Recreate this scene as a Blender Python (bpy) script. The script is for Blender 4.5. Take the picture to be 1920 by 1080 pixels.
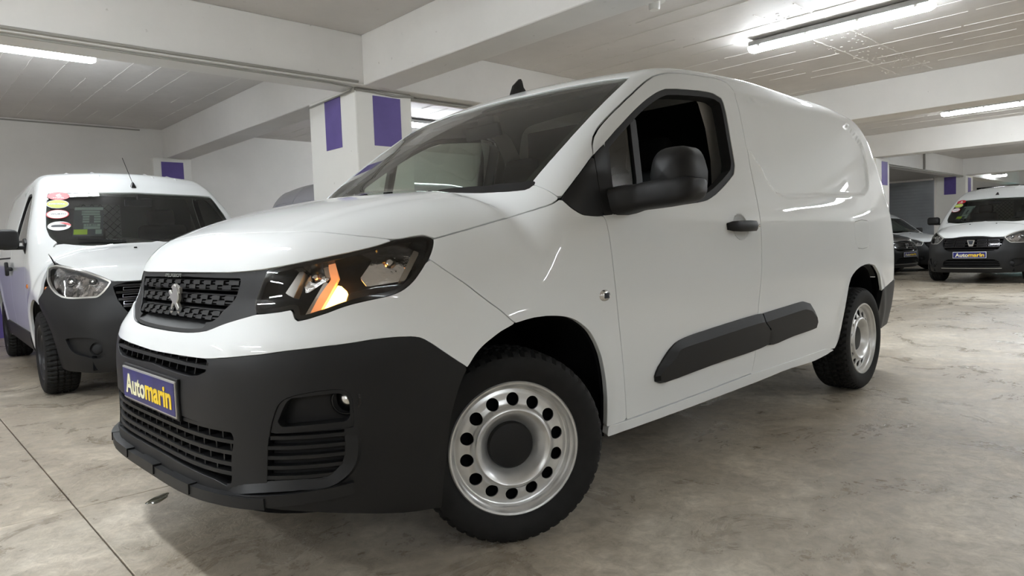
# Underground car park with a white panel van, two white compact vans and other parked vehicles.
import bpy, bmesh, math, random
import numpy as np
from mathutils import Matrix, Vector
random.seed(7)
rng = np.random.default_rng(7)
for o in list(bpy.data.objects): bpy.data.objects.remove(o)
SC = bpy.context.scene
COL = SC.collection
# ---------------------------------------------------------------- camera, world, exposure
CAM_POS = (-1.59747, -2.42907, 0.98457)
CAM_F = (0.69742401, 0.71397322, -0.06198377)
CAM_R = (0.71336474, -0.69989997, -0.03536634)
CAM_U = (0.06863306, 0.01955171, 0.99745037)
cd = bpy.data.cameras.new('camera'); cam = bpy.data.objects.new('camera', cd); COL.objects.link(cam)
cam.matrix_world = Matrix(((CAM_R[0], CAM_U[0], -CAM_F[0], CAM_POS[0]), (CAM_R[1], CAM_U[1], -CAM_F[1], CAM_POS[1]),
                           (CAM_R[2], CAM_U[2], -CAM_F[2], CAM_POS[2]), (0, 0, 0, 1)))
cd.sensor_width = 36.0; cd.lens = 1290.8 / 1920 * 36.0; cd.clip_start = 0.05; cd.clip_end = 200
SC.camera = cam
w = bpy.data.worlds.new('world'); SC.world = w; w.use_nodes = True
w.node_tree.nodes['Background'].inputs[0].default_value = (1.0, 0.98, 0.95, 1)
w.node_tree.nodes['Background'].inputs[1].default_value = 0.05
SC.view_settings.view_transform = 'Standard'; SC.view_settings.look = 'None'
SC.view_settings.gamma = 1.0; SC.view_settings.use_curve_mapping = False
SC.view_settings.exposure = 0.36
LAMP_STRENGTH = 82.0
RHO = math.radians(-1.4507)                      # the building's axes against the van's
RM = Matrix.Rotation(RHO, 4, 'Z')
# ---------------------------------------------------------------- materials
def mat(name, col, rough=0.5, metal=0.0, coat=0.0, coat_rough=0.03, spec=0.5, emit=None, es=0.0, noise=None, bump=None, alpha=1.0, trans=0.0, ior=1.45):
    m = bpy.data.materials.new(name); m.use_nodes = True
    nt = m.node_tree; b = nt.nodes['Principled BSDF']; I = b.inputs
    I['Base Color'].default_value = (*col, 1); I['Roughness'].default_value = rough; I['Metallic'].default_value = metal
    I['Coat Weight'].default_value = coat; I['Coat Roughness'].default_value = coat_rough
    I['Specular IOR Level'].default_value = spec; I['IOR'].default_value = ior
    I['Transmission Weight'].default_value = trans
    if emit: I['Emission Color'].default_value = (*emit, 1); I['Emission Strength'].default_value = es
    tc = nt.nodes.new('ShaderNodeTexCoord')
    if noise:                                    # (scale, amount, detail)
        n = nt.nodes.new('ShaderNodeTexNoise'); n.inputs['Scale'].default_value = noise[0]; n.inputs['Detail'].default_value = noise[2]
        nt.links.new(tc.outputs['Object'], n.inputs['Vector'])
        r = nt.nodes.new('ShaderNodeValToRGB'); a = noise[1]
        r.color_ramp.elements[0].position = 0.3; r.color_ramp.elements[1].position = 0.7
        r.color_ramp.elements[0].color = (*[c * (1 - a) for c in col], 1); r.color_ramp.elements[1].color = (*[min(1, c * (1 + a * .6)) for c in col], 1)
        nt.links.new(n.outputs['Fac'], r.inputs['Fac']); nt.links.new(r.outputs['Color'], I['Base Color'])
    if bump:                                     # (scale, strength, distance)
        n = nt.nodes.new('ShaderNodeTexNoise'); n.inputs['Scale'].default_value = bump[0]; n.inputs['Detail'].default_value = 5
        nt.links.new(tc.outputs['Object'], n.inputs['Vector'])
        bp = nt.nodes.new('ShaderNodeBump'); bp.inputs['Strength'].default_value = bump[1]; bp.inputs['Distance'].default_value = bump[2]
        nt.links.new(n.outputs['Fac'], bp.inputs['Height']); nt.links.new(bp.outputs['Normal'], I['Normal'])
    return m
def glass(name, tint, refl=1.0, rough=0.0):
    m = bpy.data.materials.new(name); m.use_nodes = True; nt = m.node_tree; nt.nodes.clear()
    out = nt.nodes.new('ShaderNodeOutputMaterial'); mix = nt.nodes.new('ShaderNodeMixShader'); fr = nt.nodes.new('ShaderNodeFresnel')
    fr.inputs['IOR'].default_value = 1.5
    tr = nt.nodes.new('ShaderNodeBsdfTransparent'); tr.inputs[0].default_value = (*tint, 1)
    gl = nt.nodes.new('ShaderNodeBsdfGlossy'); gl.inputs['Roughness'].default_value = rough; gl.inputs[0].default_value = (refl, refl, refl, 1)
    nt.links.new(fr.outputs[0], mix.inputs[0]); nt.links.new(tr.outputs[0], mix.inputs[1]); nt.links.new(gl.outputs[0], mix.inputs[2])
    nt.links.new(mix.outputs[0], out.inputs[0]); return m
M = {}
M['paint'] = mat('white_paint', (.81, .83, .83), rough=.5, coat=1.0, coat_rough=.012, ior=1.5, spec=.12)
M['plastic'] = mat('black_plastic', (.0085, .0085, .009), rough=.50, spec=.40, bump=(700, .12, .0006))
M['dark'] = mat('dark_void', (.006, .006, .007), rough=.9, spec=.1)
M['gloss'] = mat('gloss_black', (.008, .008, .009), rough=.12)
M['rubber'] = mat('rubber', (.016, .016, .017), rough=.62, spec=.35)
M['tyre'] = mat('tyre_rubber', (.010, .0098, .0095), rough=.70, spec=.3, noise=(30, .25, 4))
M['steel'] = mat('painted_steel', (.66, .66, .65), rough=.32, metal=.7, noise=(18, .10, 3))
M['chrome'] = mat('chrome', (.80, .80, .80), rough=.18, metal=1.0)
M['reflector'] = mat('lamp_reflector', (.85, .85, .86), rough=.12, metal=1.0, bump=(24, .6, .012))
M['bowl'] = mat('lamp_bowl', (.05, .05, .052), rough=.25)
M['inner'] = mat('cabin_trim', (.20, .21, .20), rough=.8, spec=.2)
M['trim_light'] = mat('light_trim', (.58, .57, .55), rough=.7)
M['fabric'] = mat('seat_fabric', (.018, .018, .020), rough=.95, spec=.1)
M['cabinshade'] = mat('cabin_dark', (.012, .013, .016), rough=.9, spec=.1)
M['glass'] = glass('windscreen_glass', (.82, .88, .82))
M['sideglass'] = glass('side_glass', (.55, .62, .57))
M['frit'] = mat('glass_band', (.028, .032, .029), rough=.25)
M['lens'] = glass('clear_lens', (.93, .93, .93))
M['amber'] = mat('amber_lamp', (1., .55, .12), emit=(1.0, .50, .10), es=9.0)
M['drl'] = mat('lit_light_guide', (.95, .55, .38), rough=.3, emit=(1.0, .36, .12), es=.35)
M['silver'] = mat('satin_silver', (.50, .49, .46), rough=.35, metal=.6)
M['blue'] = mat('plate_blue', (.018, .020, .16), rough=.3, noise=(9, .35, 2))
M['yellow'] = mat('yellow_letters', (.90, .62, .03), rough=.5)
M['cream'] = mat('cream_letters', (.84, .80, .52), rough=.5)
M['whiteprint'] = mat('white_print', (.85, .85, .86), rough=.5)
M['red'] = mat('red_print', (.62, .03, .04), rough=.4)
M['lime'] = mat('lime_print', (.46, .62, .02), rough=.4)
M['greyprint'] = mat('grey_print', (.30, .36, .34), rough=.6)
M['darkprint'] = mat('dark_print', (.03, .035, .045), rough=.6)
M['purple'] = mat('purple_paint', (.120, .085, .30), rough=.55, noise=(7, .10, 4))
M['conduit'] = mat('grey_conduit', (.34, .33, .30), rough=.6)
M['lampbody'] = mat('lamp_housing', (.42, .42, .41), rough=.45)
M['tube'] = mat('lamp_diffuser', (1, 1, 1), emit=(.90, .955, 1.0), es=LAMP_STRENGTH)
M['tube_dim'] = mat('dim_lamp_diffuser', (1, 1, 1), emit=(.90, .955, 1.0), es=LAMP_STRENGTH * .55)  # same kind of tube, dimmed to keep the left van's roof from blowing out
M['sky_trim'] = mat('white_plastic', (.75, .75, .72), rough=.4)
M['insert'] = mat('dark_chrome', (.16, .16, .17), rough=.25, metal=.8)
M['orange'] = mat('orange_lens', (.55, .16, .03), rough=.2, coat=1)
# ---------------------------------------------------------------- generic mesh helpers
def tag(o, label=None, cat=None, group=None, kind=None):
    if label: o['label'] = label
    if cat: o['category'] = cat
    if group: o['group'] = group
    if kind: o['kind'] = kind
    return o
def empty(name, loc=(0, 0, 0), rz=0.0, parent=None):
    o = bpy.data.objects.new(name, None); COL.objects.link(o); o.location = loc; o.rotation_euler = (0, 0, rz); o.empty_display_size = .1
    if parent: o.parent = parent
    return o
def link(name, me, m, parent=None, label=None):
    me.materials.clear()
    for x in (m if isinstance(m, (list, tuple)) else [m]): me.materials.append(x)
    o = bpy.data.objects.new(name, me); COL.objects.link(o)
    if parent: o.parent = parent
    if label: o['label'] = label
    return o
def pyobj(name, vs, fs, m, parent=None, smooth=True, normals=None, label=None, angle=None, mi=None):
    me = bpy.data.meshes.new(name); me.from_pydata([tuple(map(float, v)) for v in vs], [], [tuple(map(int, f)) for f in fs])
    if mi is not None: me.polygons.foreach_set('material_index', np.array(mi, dtype=np.int32))
    me.polygons.foreach_set('use_smooth', np.full(len(me.polygons), bool(smooth)))
    me.update()
    if angle is not None and smooth: me.set_sharp_from_angle(angle=math.radians(angle))
    if normals is not None: me.normals_split_custom_set_from_vertices([tuple(map(float, n)) for n in normals])
    return link(name, me, m, parent, label)
def bmobj(name, bm, m, parent=None, smooth=True, angle=35, label=None):
    me = bpy.data.meshes.new(name); bm.normal_update(); bm.to_mesh(me); bm.free()
    me.polygons.foreach_set('use_smooth', np.full(len(me.polygons), bool(smooth)))
    if smooth: me.set_sharp_from_angle(angle=math.radians(angle))
    return link(name, me, m, parent, label)
def add_box(bm, c, s, rot=None, bevel=0.0, seg=2):
    g = bmesh.ops.create_cube(bm, size=1.0); vs = g['verts']
    for v in vs: v.co = Vector((v.co.x * s[0], v.co.y * s[1], v.co.z * s[2]))
    if bevel > 0:
        es = list({e for v in vs for e in v.link_edges})
        r = bmesh.ops.bevel(bm, geom=es, offset=bevel, segments=seg, affect='EDGES', profile=.5)
        vs = list({v for f in r['faces'] for v in f.verts} | {v for v in vs if v.is_valid})
    Mx = Matrix.Translation(Vector(c)) @ (rot.to_4x4() if rot is not None else Matrix.Identity(4))
    for v in vs: v.co = Mx @ v.co
    return vs
def box(name, c, s, m, parent=None, rot=None, bevel=0.0, seg=2, label=None):
    bm = bmesh.new(); add_box(bm, c, s, rot, bevel, seg); return bmobj(name, bm, m, parent, label=label)
def add_tube(bm, pts, r, n=10, cap=True):
    pts = [Vector(p) for p in pts]; rings = []; up = Vector((0, 0, 1))
    for i, p in enumerate(pts):
        d = (pts[min(i + 1, len(pts) - 1)] - pts[max(i - 1, 0)]).normalized()
        a = d.cross(up); a = a.normalized() if a.length > 1e-3 else Vector((1, 0, 0)); b = d.cross(a).normalized()
        rr = r[i] if isinstance(r, (list, tuple)) else r
        rings.append([bm.verts.new(p + a * rr * math.cos(t) + b * rr * math.sin(t)) for t in [2 * math.pi * k / n for k in range(n)]])
    for A, B in zip(rings[:-1], rings[1:]):
        for k in range(n): bm.faces.new((A[k], A[(k + 1) % n], B[(k + 1) % n], B[k]))
    if cap: bm.faces.new(rings[0][::-1]); bm.faces.new(rings[-1])
def tube(name, pts, r, m, parent=None, n=10, label=None):
    bm = bmesh.new(); add_tube(bm, pts, r, n); bmesh.ops.recalc_face_normals(bm, faces=bm.faces); return bmobj(name, bm, m, parent, label=label)
def revolve(prof, seg=64, mod=None):
    """profile [(r, y)] turned about the Y axis"""
    a = np.linspace(0, 2 * np.pi, seg, endpoint=False); pr = np.array(prof, float); n = len(pr)
    A, I = np.meshgrid(a, np.arange(n), indexing='ij'); Rr = pr[I, 0]; Y = pr[I, 1]
    if mod is not None: Rr = Rr + mod(np.arange(seg)[:, None] + 0 * I, I, Y)
    V = np.stack([Rr * np.cos(A), Y, Rr * np.sin(A)], -1).reshape(-1, 3)
    F = []
    for i in range(seg):
        j = (i + 1) % seg
        for k in range(n - 1): F.append((i * n + k, i * n + k + 1, j * n + k + 1, j * n + k))
    return V, F
def extrude_poly(name, pts2, depth, fn, m, parent=None, bevel=0.0, label=None, smooth=False):
    """flat outline pts2 [(a,b)] given thickness; fn(a,b,t) -> 3D"""
    bm = bmesh.new()
    top = [bm.verts.new(fn(a, b, depth)) for a, b in pts2]; bot = [bm.verts.new(fn(a, b, 0.0)) for a, b in pts2]
    ft = bm.faces.new(top); bm.faces.new(bot[::-1]); n = len(pts2)
    for i in range(n): bm.faces.new((bot[i], bot[(i + 1) % n], top[(i + 1) % n], top[i]))
    bmesh.ops.recalc_face_normals(bm, faces=bm.faces)
    if bevel:
        es = [e for e in ft.edges]; bmesh.ops.bevel(bm, geom=es, offset=bevel, segments=1, affect='EDGES')
    bmesh.ops.triangulate(bm, faces=[f for f in bm.faces if len(f.verts) > 4])
    return bmobj(name, bm, m, parent, smooth=smooth, label=label)
def text_mesh(name, body, size, m, parent, mw, extrude=.0008, width=None, bold=0.0, align='CENTER', label=None):
    """lettering as a real mesh; mw places it, width squeezes it to a given length"""
    cu = bpy.data.curves.new(name, 'FONT'); cu.body = body; cu.size = size; cu.extrude = extrude; cu.align_x = align; cu.align_y = 'CENTER'; cu.offset = bold; cu.resolution_u = 3
    to = bpy.data.objects.new('tmp', cu); COL.objects.link(to)
    dg = bpy.context.evaluated_depsgraph_get(); me = bpy.data.meshes.new_from_object(to.evaluated_get(dg)); bpy.data.objects.remove(to)
    vs = np.array([v.co[:] for v in me.vertices]) if len(me.vertices) else np.zeros((0, 3))
    if width and len(vs):
        s = width / (vs[:, 0].max() - vs[:, 0].min())
        for v in me.vertices: v.co.x *= s
    me.name = name; me.transform(mw)
    return link(name, me, m, parent, label)
# ---------------------------------------------------------------- the building (its own axes, turned by RHO)
HC, HB = 2.90, 2.46
def plaster(name, col, lines=None, dirt=.10):
    """painted concrete with faint patches, specks and (optionally) formwork seams as fine relief"""
    m = bpy.data.materials.new(name); m.use_nodes = True; nt = m.node_tree; N_ = nt.nodes.new; L_ = nt.links.new
    b = nt.nodes['Principled BSDF']; b.inputs['Roughness'].default_value = .62
    tc = N_('ShaderNodeTexCoord')
    n1 = N_('ShaderNodeTexNoise'); n1.inputs['Scale'].default_value = .9; n1.inputs['Detail'].default_value = 7; n1.inputs['Roughness'].default_value = .65
    L_(tc.outputs['Object'], n1.inputs['Vector'])
    r1 = N_('ShaderNodeValToRGB'); r1.color_ramp.elements[0].position = .3; r1.color_ramp.elements[1].position = .7
    r1.color_ramp.elements[0].color = (*[c * (1 - dirt) for c in col], 1); r1.color_ramp.elements[1].color = (*col, 1); L_(n1.outputs['Fac'], r1.inputs['Fac'])
    n2 = N_('ShaderNodeTexNoise'); n2.inputs['Scale'].default_value = 16; n2.inputs['Detail'].default_value = 3; L_(tc.outputs['Object'], n2.inputs['Vector'])
    r2 = N_('ShaderNodeValToRGB'); r2.color_ramp.elements[0].position = .24; r2.color_ramp.elements[0].color = (.35, .33, .28, 1); r2.color_ramp.elements[1].position = .28; r2.color_ramp.elements[1].color = (1, 1, 1, 1)
    L_(n2.outputs['Fac'], r2.inputs['Fac'])
    mx = N_('ShaderNodeMix'); mx.data_type = 'RGBA'; mx.blend_type = 'MULTIPLY'; mx.inputs[0].default_value = .35; L_(r1.outputs[0], mx.inputs[6]); L_(r2.outputs[0], mx.inputs[7])
    L_(mx.outputs[2], b.inputs['Base Color'])
    n3 = N_('ShaderNodeTexNoise'); n3.inputs['Scale'].default_value = 9; n3.inputs['Detail'].default_value = 8; L_(tc.outputs['Object'], n3.inputs['Vector'])
    bp = N_('ShaderNodeBump'); bp.inputs['Strength'].default_value = .25; bp.inputs['Distance'].default_value = .01
    L_(n3.outputs['Fac'], bp.inputs['Height']); L_(bp.outputs[0], b.inputs['Normal'])
    return m
M['wallp'] = plaster('painted_wall', (.80, .775, .74)); M['beamp'] = plaster('painted_beam', (.82, .80, .77)); M['ceilp'] = plaster('painted_ceiling', (.73, .70, .675), dirt=.16)
M['colp'] = plaster('painted_column', (.86, .845, .80), dirt=.06); M['ridge'] = mat('plaster_ridge', (.80, .78, .75), rough=.6)
def floor_mat():
    m = bpy.data.materials.new('polished_concrete'); m.use_nodes = True; nt = m.node_tree; N_ = nt.nodes.new; L_ = nt.links.new
    b = nt.nodes['Principled BSDF']; tc = N_('ShaderNodeTexCoord'); mp = N_('ShaderNodeMapping'); L_(tc.outputs['Object'], mp.inputs['Vector'])
    def noise(sc, det, rough, dist=0.0, vec=None):
        n = N_('ShaderNodeTexNoise'); n.inputs['Scale'].default_value = sc; n.inputs['Detail'].default_value = det; n.inputs['Roughness'].default_value = rough; n.inputs['Distortion'].default_value = dist
        L_(vec or mp.outputs[0], n.inputs['Vector']); return n
    def ramp(src, *st):
        r = N_('ShaderNodeValToRGB'); e = r.color_ramp.elements; e[0].position, e[0].color = st[0][0], (*st[0][1], 1); e[1].position, e[1].color = st[-1][0], (*st[-1][1], 1)
        for p_, c_ in st[1:-1]: x = e.new(p_); x.color = (*c_, 1)
        L_(src, r.inputs['Fac']); return r
    big = noise(.55, 6, .6, .6); mid = noise(2.2, 11, .74, .9); fine = noise(17, 9, .75, .6); spots = noise(7.5, 3, .5, .3)
    c1 = ramp(big.outputs['Fac'], (.33, (.31, .265, .205)), (.52, (.44, .39, .315)), (.68, (.56, .515, .435)))
    c2 = ramp(mid.outputs['Fac'], (.34, (.68, .645, .60)), (.5, (.93, .915, .895)), (.62, (1.24, 1.23, 1.22)))
    c3 = ramp(fine.outputs['Fac'], (.36, (.74, .72, .69)), (.62, (1.12, 1.12, 1.12)))
    c4 = ramp(spots.outputs['Fac'], (.20, (.5, .47, .42)), (.235, (1, 1, 1)))
    def mul(a, bb, f=1.0):
        x = N_('ShaderNodeMix'); x.data_type = 'RGBA'; x.blend_type = 'MULTIPLY'; x.inputs[0].default_value = f; L_(a, x.inputs[6]); L_(bb, x.inputs[7]); return x.outputs[2]
    col = mul(mul(mul(c1.outputs[0], c2.outputs[0], .85), c3.outputs[0]), c4.outputs[0], .7); L_(col, b.inputs['Base Color'])
    rr = ramp(mid.outputs['Fac'], (.36, (.20, .20, .20)), (.60, (.46, .46, .46))); L_(rr.outputs[0], b.inputs['Roughness'])
    b.inputs['Specular IOR Level'].default_value = .5
    hb = N_('ShaderNodeMath'); hb.operation = 'ADD'; L_(mid.outputs['Fac'], hb.inputs[0]); L_(fine.outputs['Fac'], hb.inputs[1])
    bp = N_('ShaderNodeBump'); bp.inputs['Strength'].default_value = .42; bp.inputs['Distance'].default_value = .014; L_(hb.outputs[0], bp.inputs['Height']); L_(bp.outputs[0], b.inputs['Normal'])
    return m
M['floor'] = floor_mat(); M['joint'] = mat('floor_joint', (.10, .085, .06), rough=.9)
def rbox(name, x0, x1, y0, y1, z0, z1, m, kind='structure', parent=None, bevel=0.0, **kw):
    """axis-aligned block in the building's own axes"""
    bm = bmesh.new(); add_box(bm, ((x0 + x1) / 2, (y0 + y1) / 2, (z0 + z1) / 2), (x1 - x0, y1 - y0, z1 - z0), bevel=bevel, seg=1)
    o = bmobj(name, bm, m, parent, smooth=False)
    if parent is None: o.matrix_world = RM
    if kind: o['kind'] = kind
    for k, v_ in kw.items(): o[k] = v_
    return o
X0, X1, Y0, Y1 = -9.0, 32.0, -11.0, 8.75
# floor: concrete bays with sawn joints between them, on a dark bed
fl = rbox('floor', X0, X1, Y0, Y1, -.30, -.03, M['joint'])
gx = [X0, -7.0, -1.0, 5.0, 11.0, 17.0, 23.0, X1]; gy = [Y0, -5.2, .70, 6.6, Y1]
for i in range(len(gx) - 1):
    for j in range(len(gy) - 1):
        g = .0028; rbox('concrete_bay', gx[i] + g, gx[i + 1] - g, gy[j] + g, gy[j + 1] - g, -.04, 0.0, M['floor'], kind=None, parent=fl, bevel=.002)
# ceiling slab
ceil_ = rbox('ceiling', X0, X1, Y0, Y1 + .3, HC, HC + .3, M['ceilp'])
rbox('wall_back', X0, X1, Y1, Y1 + .3, 0, HC, M['wallp']); rbox('wall_left', X0 - .3, X0, Y0, Y1, 0, HC, M['wallp'])
rbox('wall_right', X1, X1 + .3, Y0, Y1, 0, HC, M['wallp']); rbox('wall_front', X0, X1, Y0 - .3, Y0, 0, HC, M['wallp'])
rbox('trim_1', X0, -.0, Y1 - .012, Y1 - .001, 0, .98, M['purple'], label='purple painted dado along the foot of the back wall')
# downstand beams
def beam(x0, x1, y0, y1, n=[0]):
    n[0] += 1; return rbox('ceiling_beam', x0, x1, y0, y1, HB, HC, M['beamp'], bevel=.006)
rows = [(1.80, 2.14), (7.95, 8.35), (13.05, 13.45), (20.5, 20.9)]
beam(X0, X1, 2.98, 3.34)
for x0, x1 in rows:
    beam(x0, x1, Y0, 2.98); beam(x0, x1, 3.34, Y1)
beam(-5.2, -4.86, Y0, 2.98); beam(X0, X1, -5.3, -4.96)
# columns with their painted purple rectangles
def column(x0, x1, y0, y1, label, rects):
    t = rbox('concrete_column', x0, x1, y0, y1, 0, HB, M['colp'], kind='structure', bevel=.008)
    for (ax, a0, a1, z0, z1) in rects:
        if ax == 'y': c = (a0, a1, y0 - .004, y0 + .001)
        else: c = None
        q = rbox('painted_rectangle', a0 if ax == 'y' else x0 - .004, a1 if ax == 'y' else x0 + .001, (y0 - .004) if ax == 'y' else a0, (y0 + .001) if ax == 'y' else a1, z0, z1, M['purple'], kind=None, parent=t)
    t['label'] = label; return t
column(1.77, 2.38, 3.08, 3.97, 'white concrete column behind the van bonnet with purple painted rectangles', [('y', 1.95, 2.25, 1.95, 2.405), ('x', 3.35, 3.65, 1.955, 2.425)])
column(1.60, 2.14, 8.55, 8.75, 'white wall column behind the left compact van with a purple rectangle', [('y', 1.71, 2.02, 1.95, 2.40)])
column(7.9, 8.5, 3.08, 3.97, 'white concrete column hidden behind the cargo area', [])
column(13.1, 13.83, 2.62, 3.5, 'white concrete column right behind the rear corner of the panel van', [('y', 13.40, 13.72, 1.93, 2.40), ('x', 2.85, 3.2, 1.93, 2.40)])
column(20.5, 21.2, 2.90, 3.62, 'white concrete column beside the grey shutter with purple rectangles', [('x', 3.13, 3.42, 1.96, 2.44), ('y', 20.72, 21.0, 1.96, 2.40)])
column(1.6, 2.3, -5.5, -4.9, 'white concrete column behind the camera', []); column(-5.4, -4.8, 3.08, 3.9, 'white concrete column to the left', [])
# side wall with a grey roller shutter behind the parked cars on the right
M['shutter'] = mat('shutter_paint', (.36, .38, .40), rough=.5, noise=(1.2, .18, 3))
sh = rbox('door_1', 20.30, 20.36, 3.62, 6.1, 0, 2.38, M['shutter']); sh['label'] = 'grey roller shutter between the two right-hand columns'
for k in range(27): rbox('shutter_slat', 20.294, 20.30, 3.64, 6.08, .02 + k * .087, .10 + k * .087, M['shutter'], kind=None, parent=sh, bevel=.004)
rbox('shutter_rail', 20.26, 20.36, 3.62, 6.1, 2.38, 2.43, M['chrome'], kind=None, parent=sh)
rbox('wall_shutter', 20.36, 20.55, 3.62, Y1, 0, HB, M['wallp'])
# louvred window at the far end
wd = rbox('window_1', 27.2, 27.3, 1.2, 4.2, 1.0, 2.42, M['dark']); 
rbox('wall_far', 27.3, 27.5, Y0, Y1, 0, HC, M['wallp'])
M['louvre'] = mat('louvre', (.30, .31, .30), rough=.5)
for k in range(9): rbox('louvre_blade', 27.13, 27.2, 1.2, 4.2, 1.05 + k * .155, 1.10 + k * .155, M['louvre'], kind=None, parent=wd)
M['skylit'] = mat('daylit_pane', (.3, .5, .5), emit=(.5, .95, .95), es=1.3)
rbox('window_pane', 27.10, 27.13, 2.3, 3.1, 1.45, 2.2, M['skylit'], kind=None, parent=wd)
# formwork ridges: beads of paint left between the shutter boards
def ridges(name, x0, x1, y0, y1, step, along, seed):
    bm = bmesh.new(); r = random.Random(seed)
    a = (x0 if along == 'y' else y0) + r.random() * step; lim = x1 if along == 'y' else y1
    while a < lim:
        s, e = (y0, y1) if along == 'y' else (x0, x1); t = s
        while t < e:
            l = r.uniform(.25, 1.5); 
            if r.random() < .80:
                p = []
                k = max(2, int(l / .12))
                for i in range(k + 1):
                    q = min(t + l * i / k, e); j = a + r.uniform(-.004, .004)
                    p.append((j, q, HC - .001) if along == 'y' else (q, j, HC - .001))
                add_tube(bm, p, [r.uniform(.0016, .0055) for _ in p], 4)
            t += l + r.uniform(0, .12)
        a += step * r.uniform(.7, 1.35)
    o = bmobj(name, bm, M['ridge'], ceil_, smooth=False); o['kind'] = 'stuff'; o['label'] = 'thin painted formwork ridges across the ceiling'; return o
ridges('formwork_ridges', -3.2, 1.78, 3.36, 8.7, .24, 'y', 1)
ridges('formwork_ridges', 3.2, 7.9, -3.5, 2.9, .36, 'y', 2)
ridges('formwork_ridges', 8.4, 13.0, -2.5, 2.9, .5, 'y', 3)
ridges('formwork_ridges', 2.2, 7.9, 3.4, 8.7, .3, 'y', 4)
# two wide cross seams with rough edges on the right-hand ceiling bay
bm = bmesh.new(); r_ = random.Random(5)
for yy in (.16, .52):
    add_tube(bm, [(4.2 + i * .1, yy + r_.uniform(-.008, .008), HC - .001) for i in range(37)], [r_.uniform(.002, .008) for _ in range(37)], 4)
for _ in range(160): c = (r_.uniform(4.3, 7.7), r_.uniform(.1, .6), HC - .001); add_box(bm, c, (r_.uniform(.006, .03), r_.uniform(.006, .02), .005))
o = bmobj('formwork_ridges', bm, M['ridge'], ceil_, smooth=False); o['kind'] = 'stuff'; o['label'] = 'rough plaster seam crossing the ceiling under the long lamp'
# conduits
def conduit(pts, r, label, m='conduit'):
    o = tube('conduit_pipe', [RM @ Vector(p) for p in pts], r, M[m], n=8); tag(o, label, 'pipe', 'cable conduits under the beams'); return o
conduit([(X0 + .01, 2.966, HB + .022), (1.74, 2.966, HB + .022)], .011, 'thin grey conduit clipped along the front face of the long beam')
conduit([(X0 + .01, 3.02, HB - .012), (1.5, 3.02, HB - .012), (1.72, 3.04, HB - .02), (1.752, 3.14, HB - .03), (1.755, 3.95, HB - .045)], .008, 'thin cable under the long beam turning down the left side of the column head')
conduit([(1.76, 3.07, HB - .02), (1.95, 3.065, HB - .025), (2.2, 3.065, HB - .035), (2.40, 3.07, HB - .02)], .010, 'short grey pipe wrapped across the face of the column head')
conduit([(2.40, 3.14, HB - .02), (5.0, 3.14, HB - .02), (7.8, 3.14, HB - .02)], .016, 'grey pipe fixed beneath the beam behind the van roof')
conduit([(13.9, 3.0, HB - .026), (17.2, 2.99, HB - .026), (20.45, 2.96, HB - .026)], .022, 'grey pipe running under the beam before the shutter')
conduit([(17.2, 2.952, HC - .04), (17.2, 2.952, HB + .0)], .022, 'short vertical pipe dropping down the face of the far beam')
conduit([(X0 + .01, Y1 - .015, HC - .03), (1.5, Y1 - .015, HC - .03)], .01, 'thin conduit along the top of the back wall')
# smoke detector
det = empty('smoke_detector', RM @ Vector((3.19, .83, HC))); tag(det, 'round white smoke detector on the ceiling above the van', 'detector')
V, F = revolve([(.0005, .008), (.085, .008), (.09, .0), (.085, -.016), (.06, -.018), (.0005, -.018)], 40)
o = pyobj('base_plate', [(a, c, b) for a, b, c in V], F, M['sky_trim'], det, angle=40)
V, F = revolve([(.045, -.016), (.045, -.062), (.038, -.080), (.0005, -.082)], 40)
o = pyobj('sensor_head', [(a, c, b) for a, b, c in V], F, M['sky_trim'], det, angle=40)
# ---------------------------------------------------------------- tube lamps (housing, glowing diffuser, clips)
def tube_lamp(x, y, ang, length, label, z=2.80, group='tube lamps under the ceiling', m='tube'):
    t = empty('tube_lamp', RM @ Vector((x, y, z)), RHO + ang); tag(t, label, 'ceiling lamp', group)
    h = length / 2
    bm = bmesh.new(); add_box(bm, (0, 0, .052), (length - .03, .150, .05), bevel=.012); bmobj('housing', bm, M['lampbody'], t)
    bm = bmesh.new(); n = 10; rings = []
    for s, k in ((-h, .75), (-h + .03, 1), (h - .03, 1), (h, .75)):
        rings.append([bm.verts.new((s, .062 * k * math.cos(math.pi + math.pi * i / n), .028 + .055 * k * math.sin(math.pi + math.pi * i / n))) for i in range(n + 1)])
    for A, Bq in zip(rings[:-1], rings[1:]):
        for i in range(n): bm.faces.new((A[i], A[i + 1], Bq[i + 1], Bq[i]))
        bm.faces.new((A[0], Bq[0], Bq[-1], A[-1]))
    bm.faces.new(rings[0]); bm.faces.new(rings[-1][::-1]); bmesh.ops.recalc_face_normals(bm, faces=bm.faces); bmobj('diffuser', bm, M[m], t)
    for i in range(4):
        for s in (-1, 1): box('clip', (-h + .12 + i * (length - .24) / 3, s * .064, .032), (.028, .006, .042), M['chrome'], t)
    for s in (-1, 1): tube('mounting_bolt', [(s * h * .6, 0, .075), (s * h * .6, 0, HC - z)], .006, M['lampbody'], t)
    return t
tube_lamp(-.69, 4.78, 0, 1.57, 'long glowing tube lamp at the upper left before the board-marked ceiling', m='tube_dim')
tube_lamp(4.92, .13, math.pi / 2, 1.6, 'long glowing tube lamp at the upper right above the cargo area')
tube_lamp(11.05, .13, math.pi / 2, 1.6, 'glowing tube lamp at the right edge beyond the first cross beam')
tube_lamp(5.1, 6.0, 0, 1.57, 'bright tube lamp behind the column and van roof')
tube_lamp(23.6, 3.2, math.pi / 2, 1.2, 'small bright tube lamp near the louvred window', z=2.55)
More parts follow.
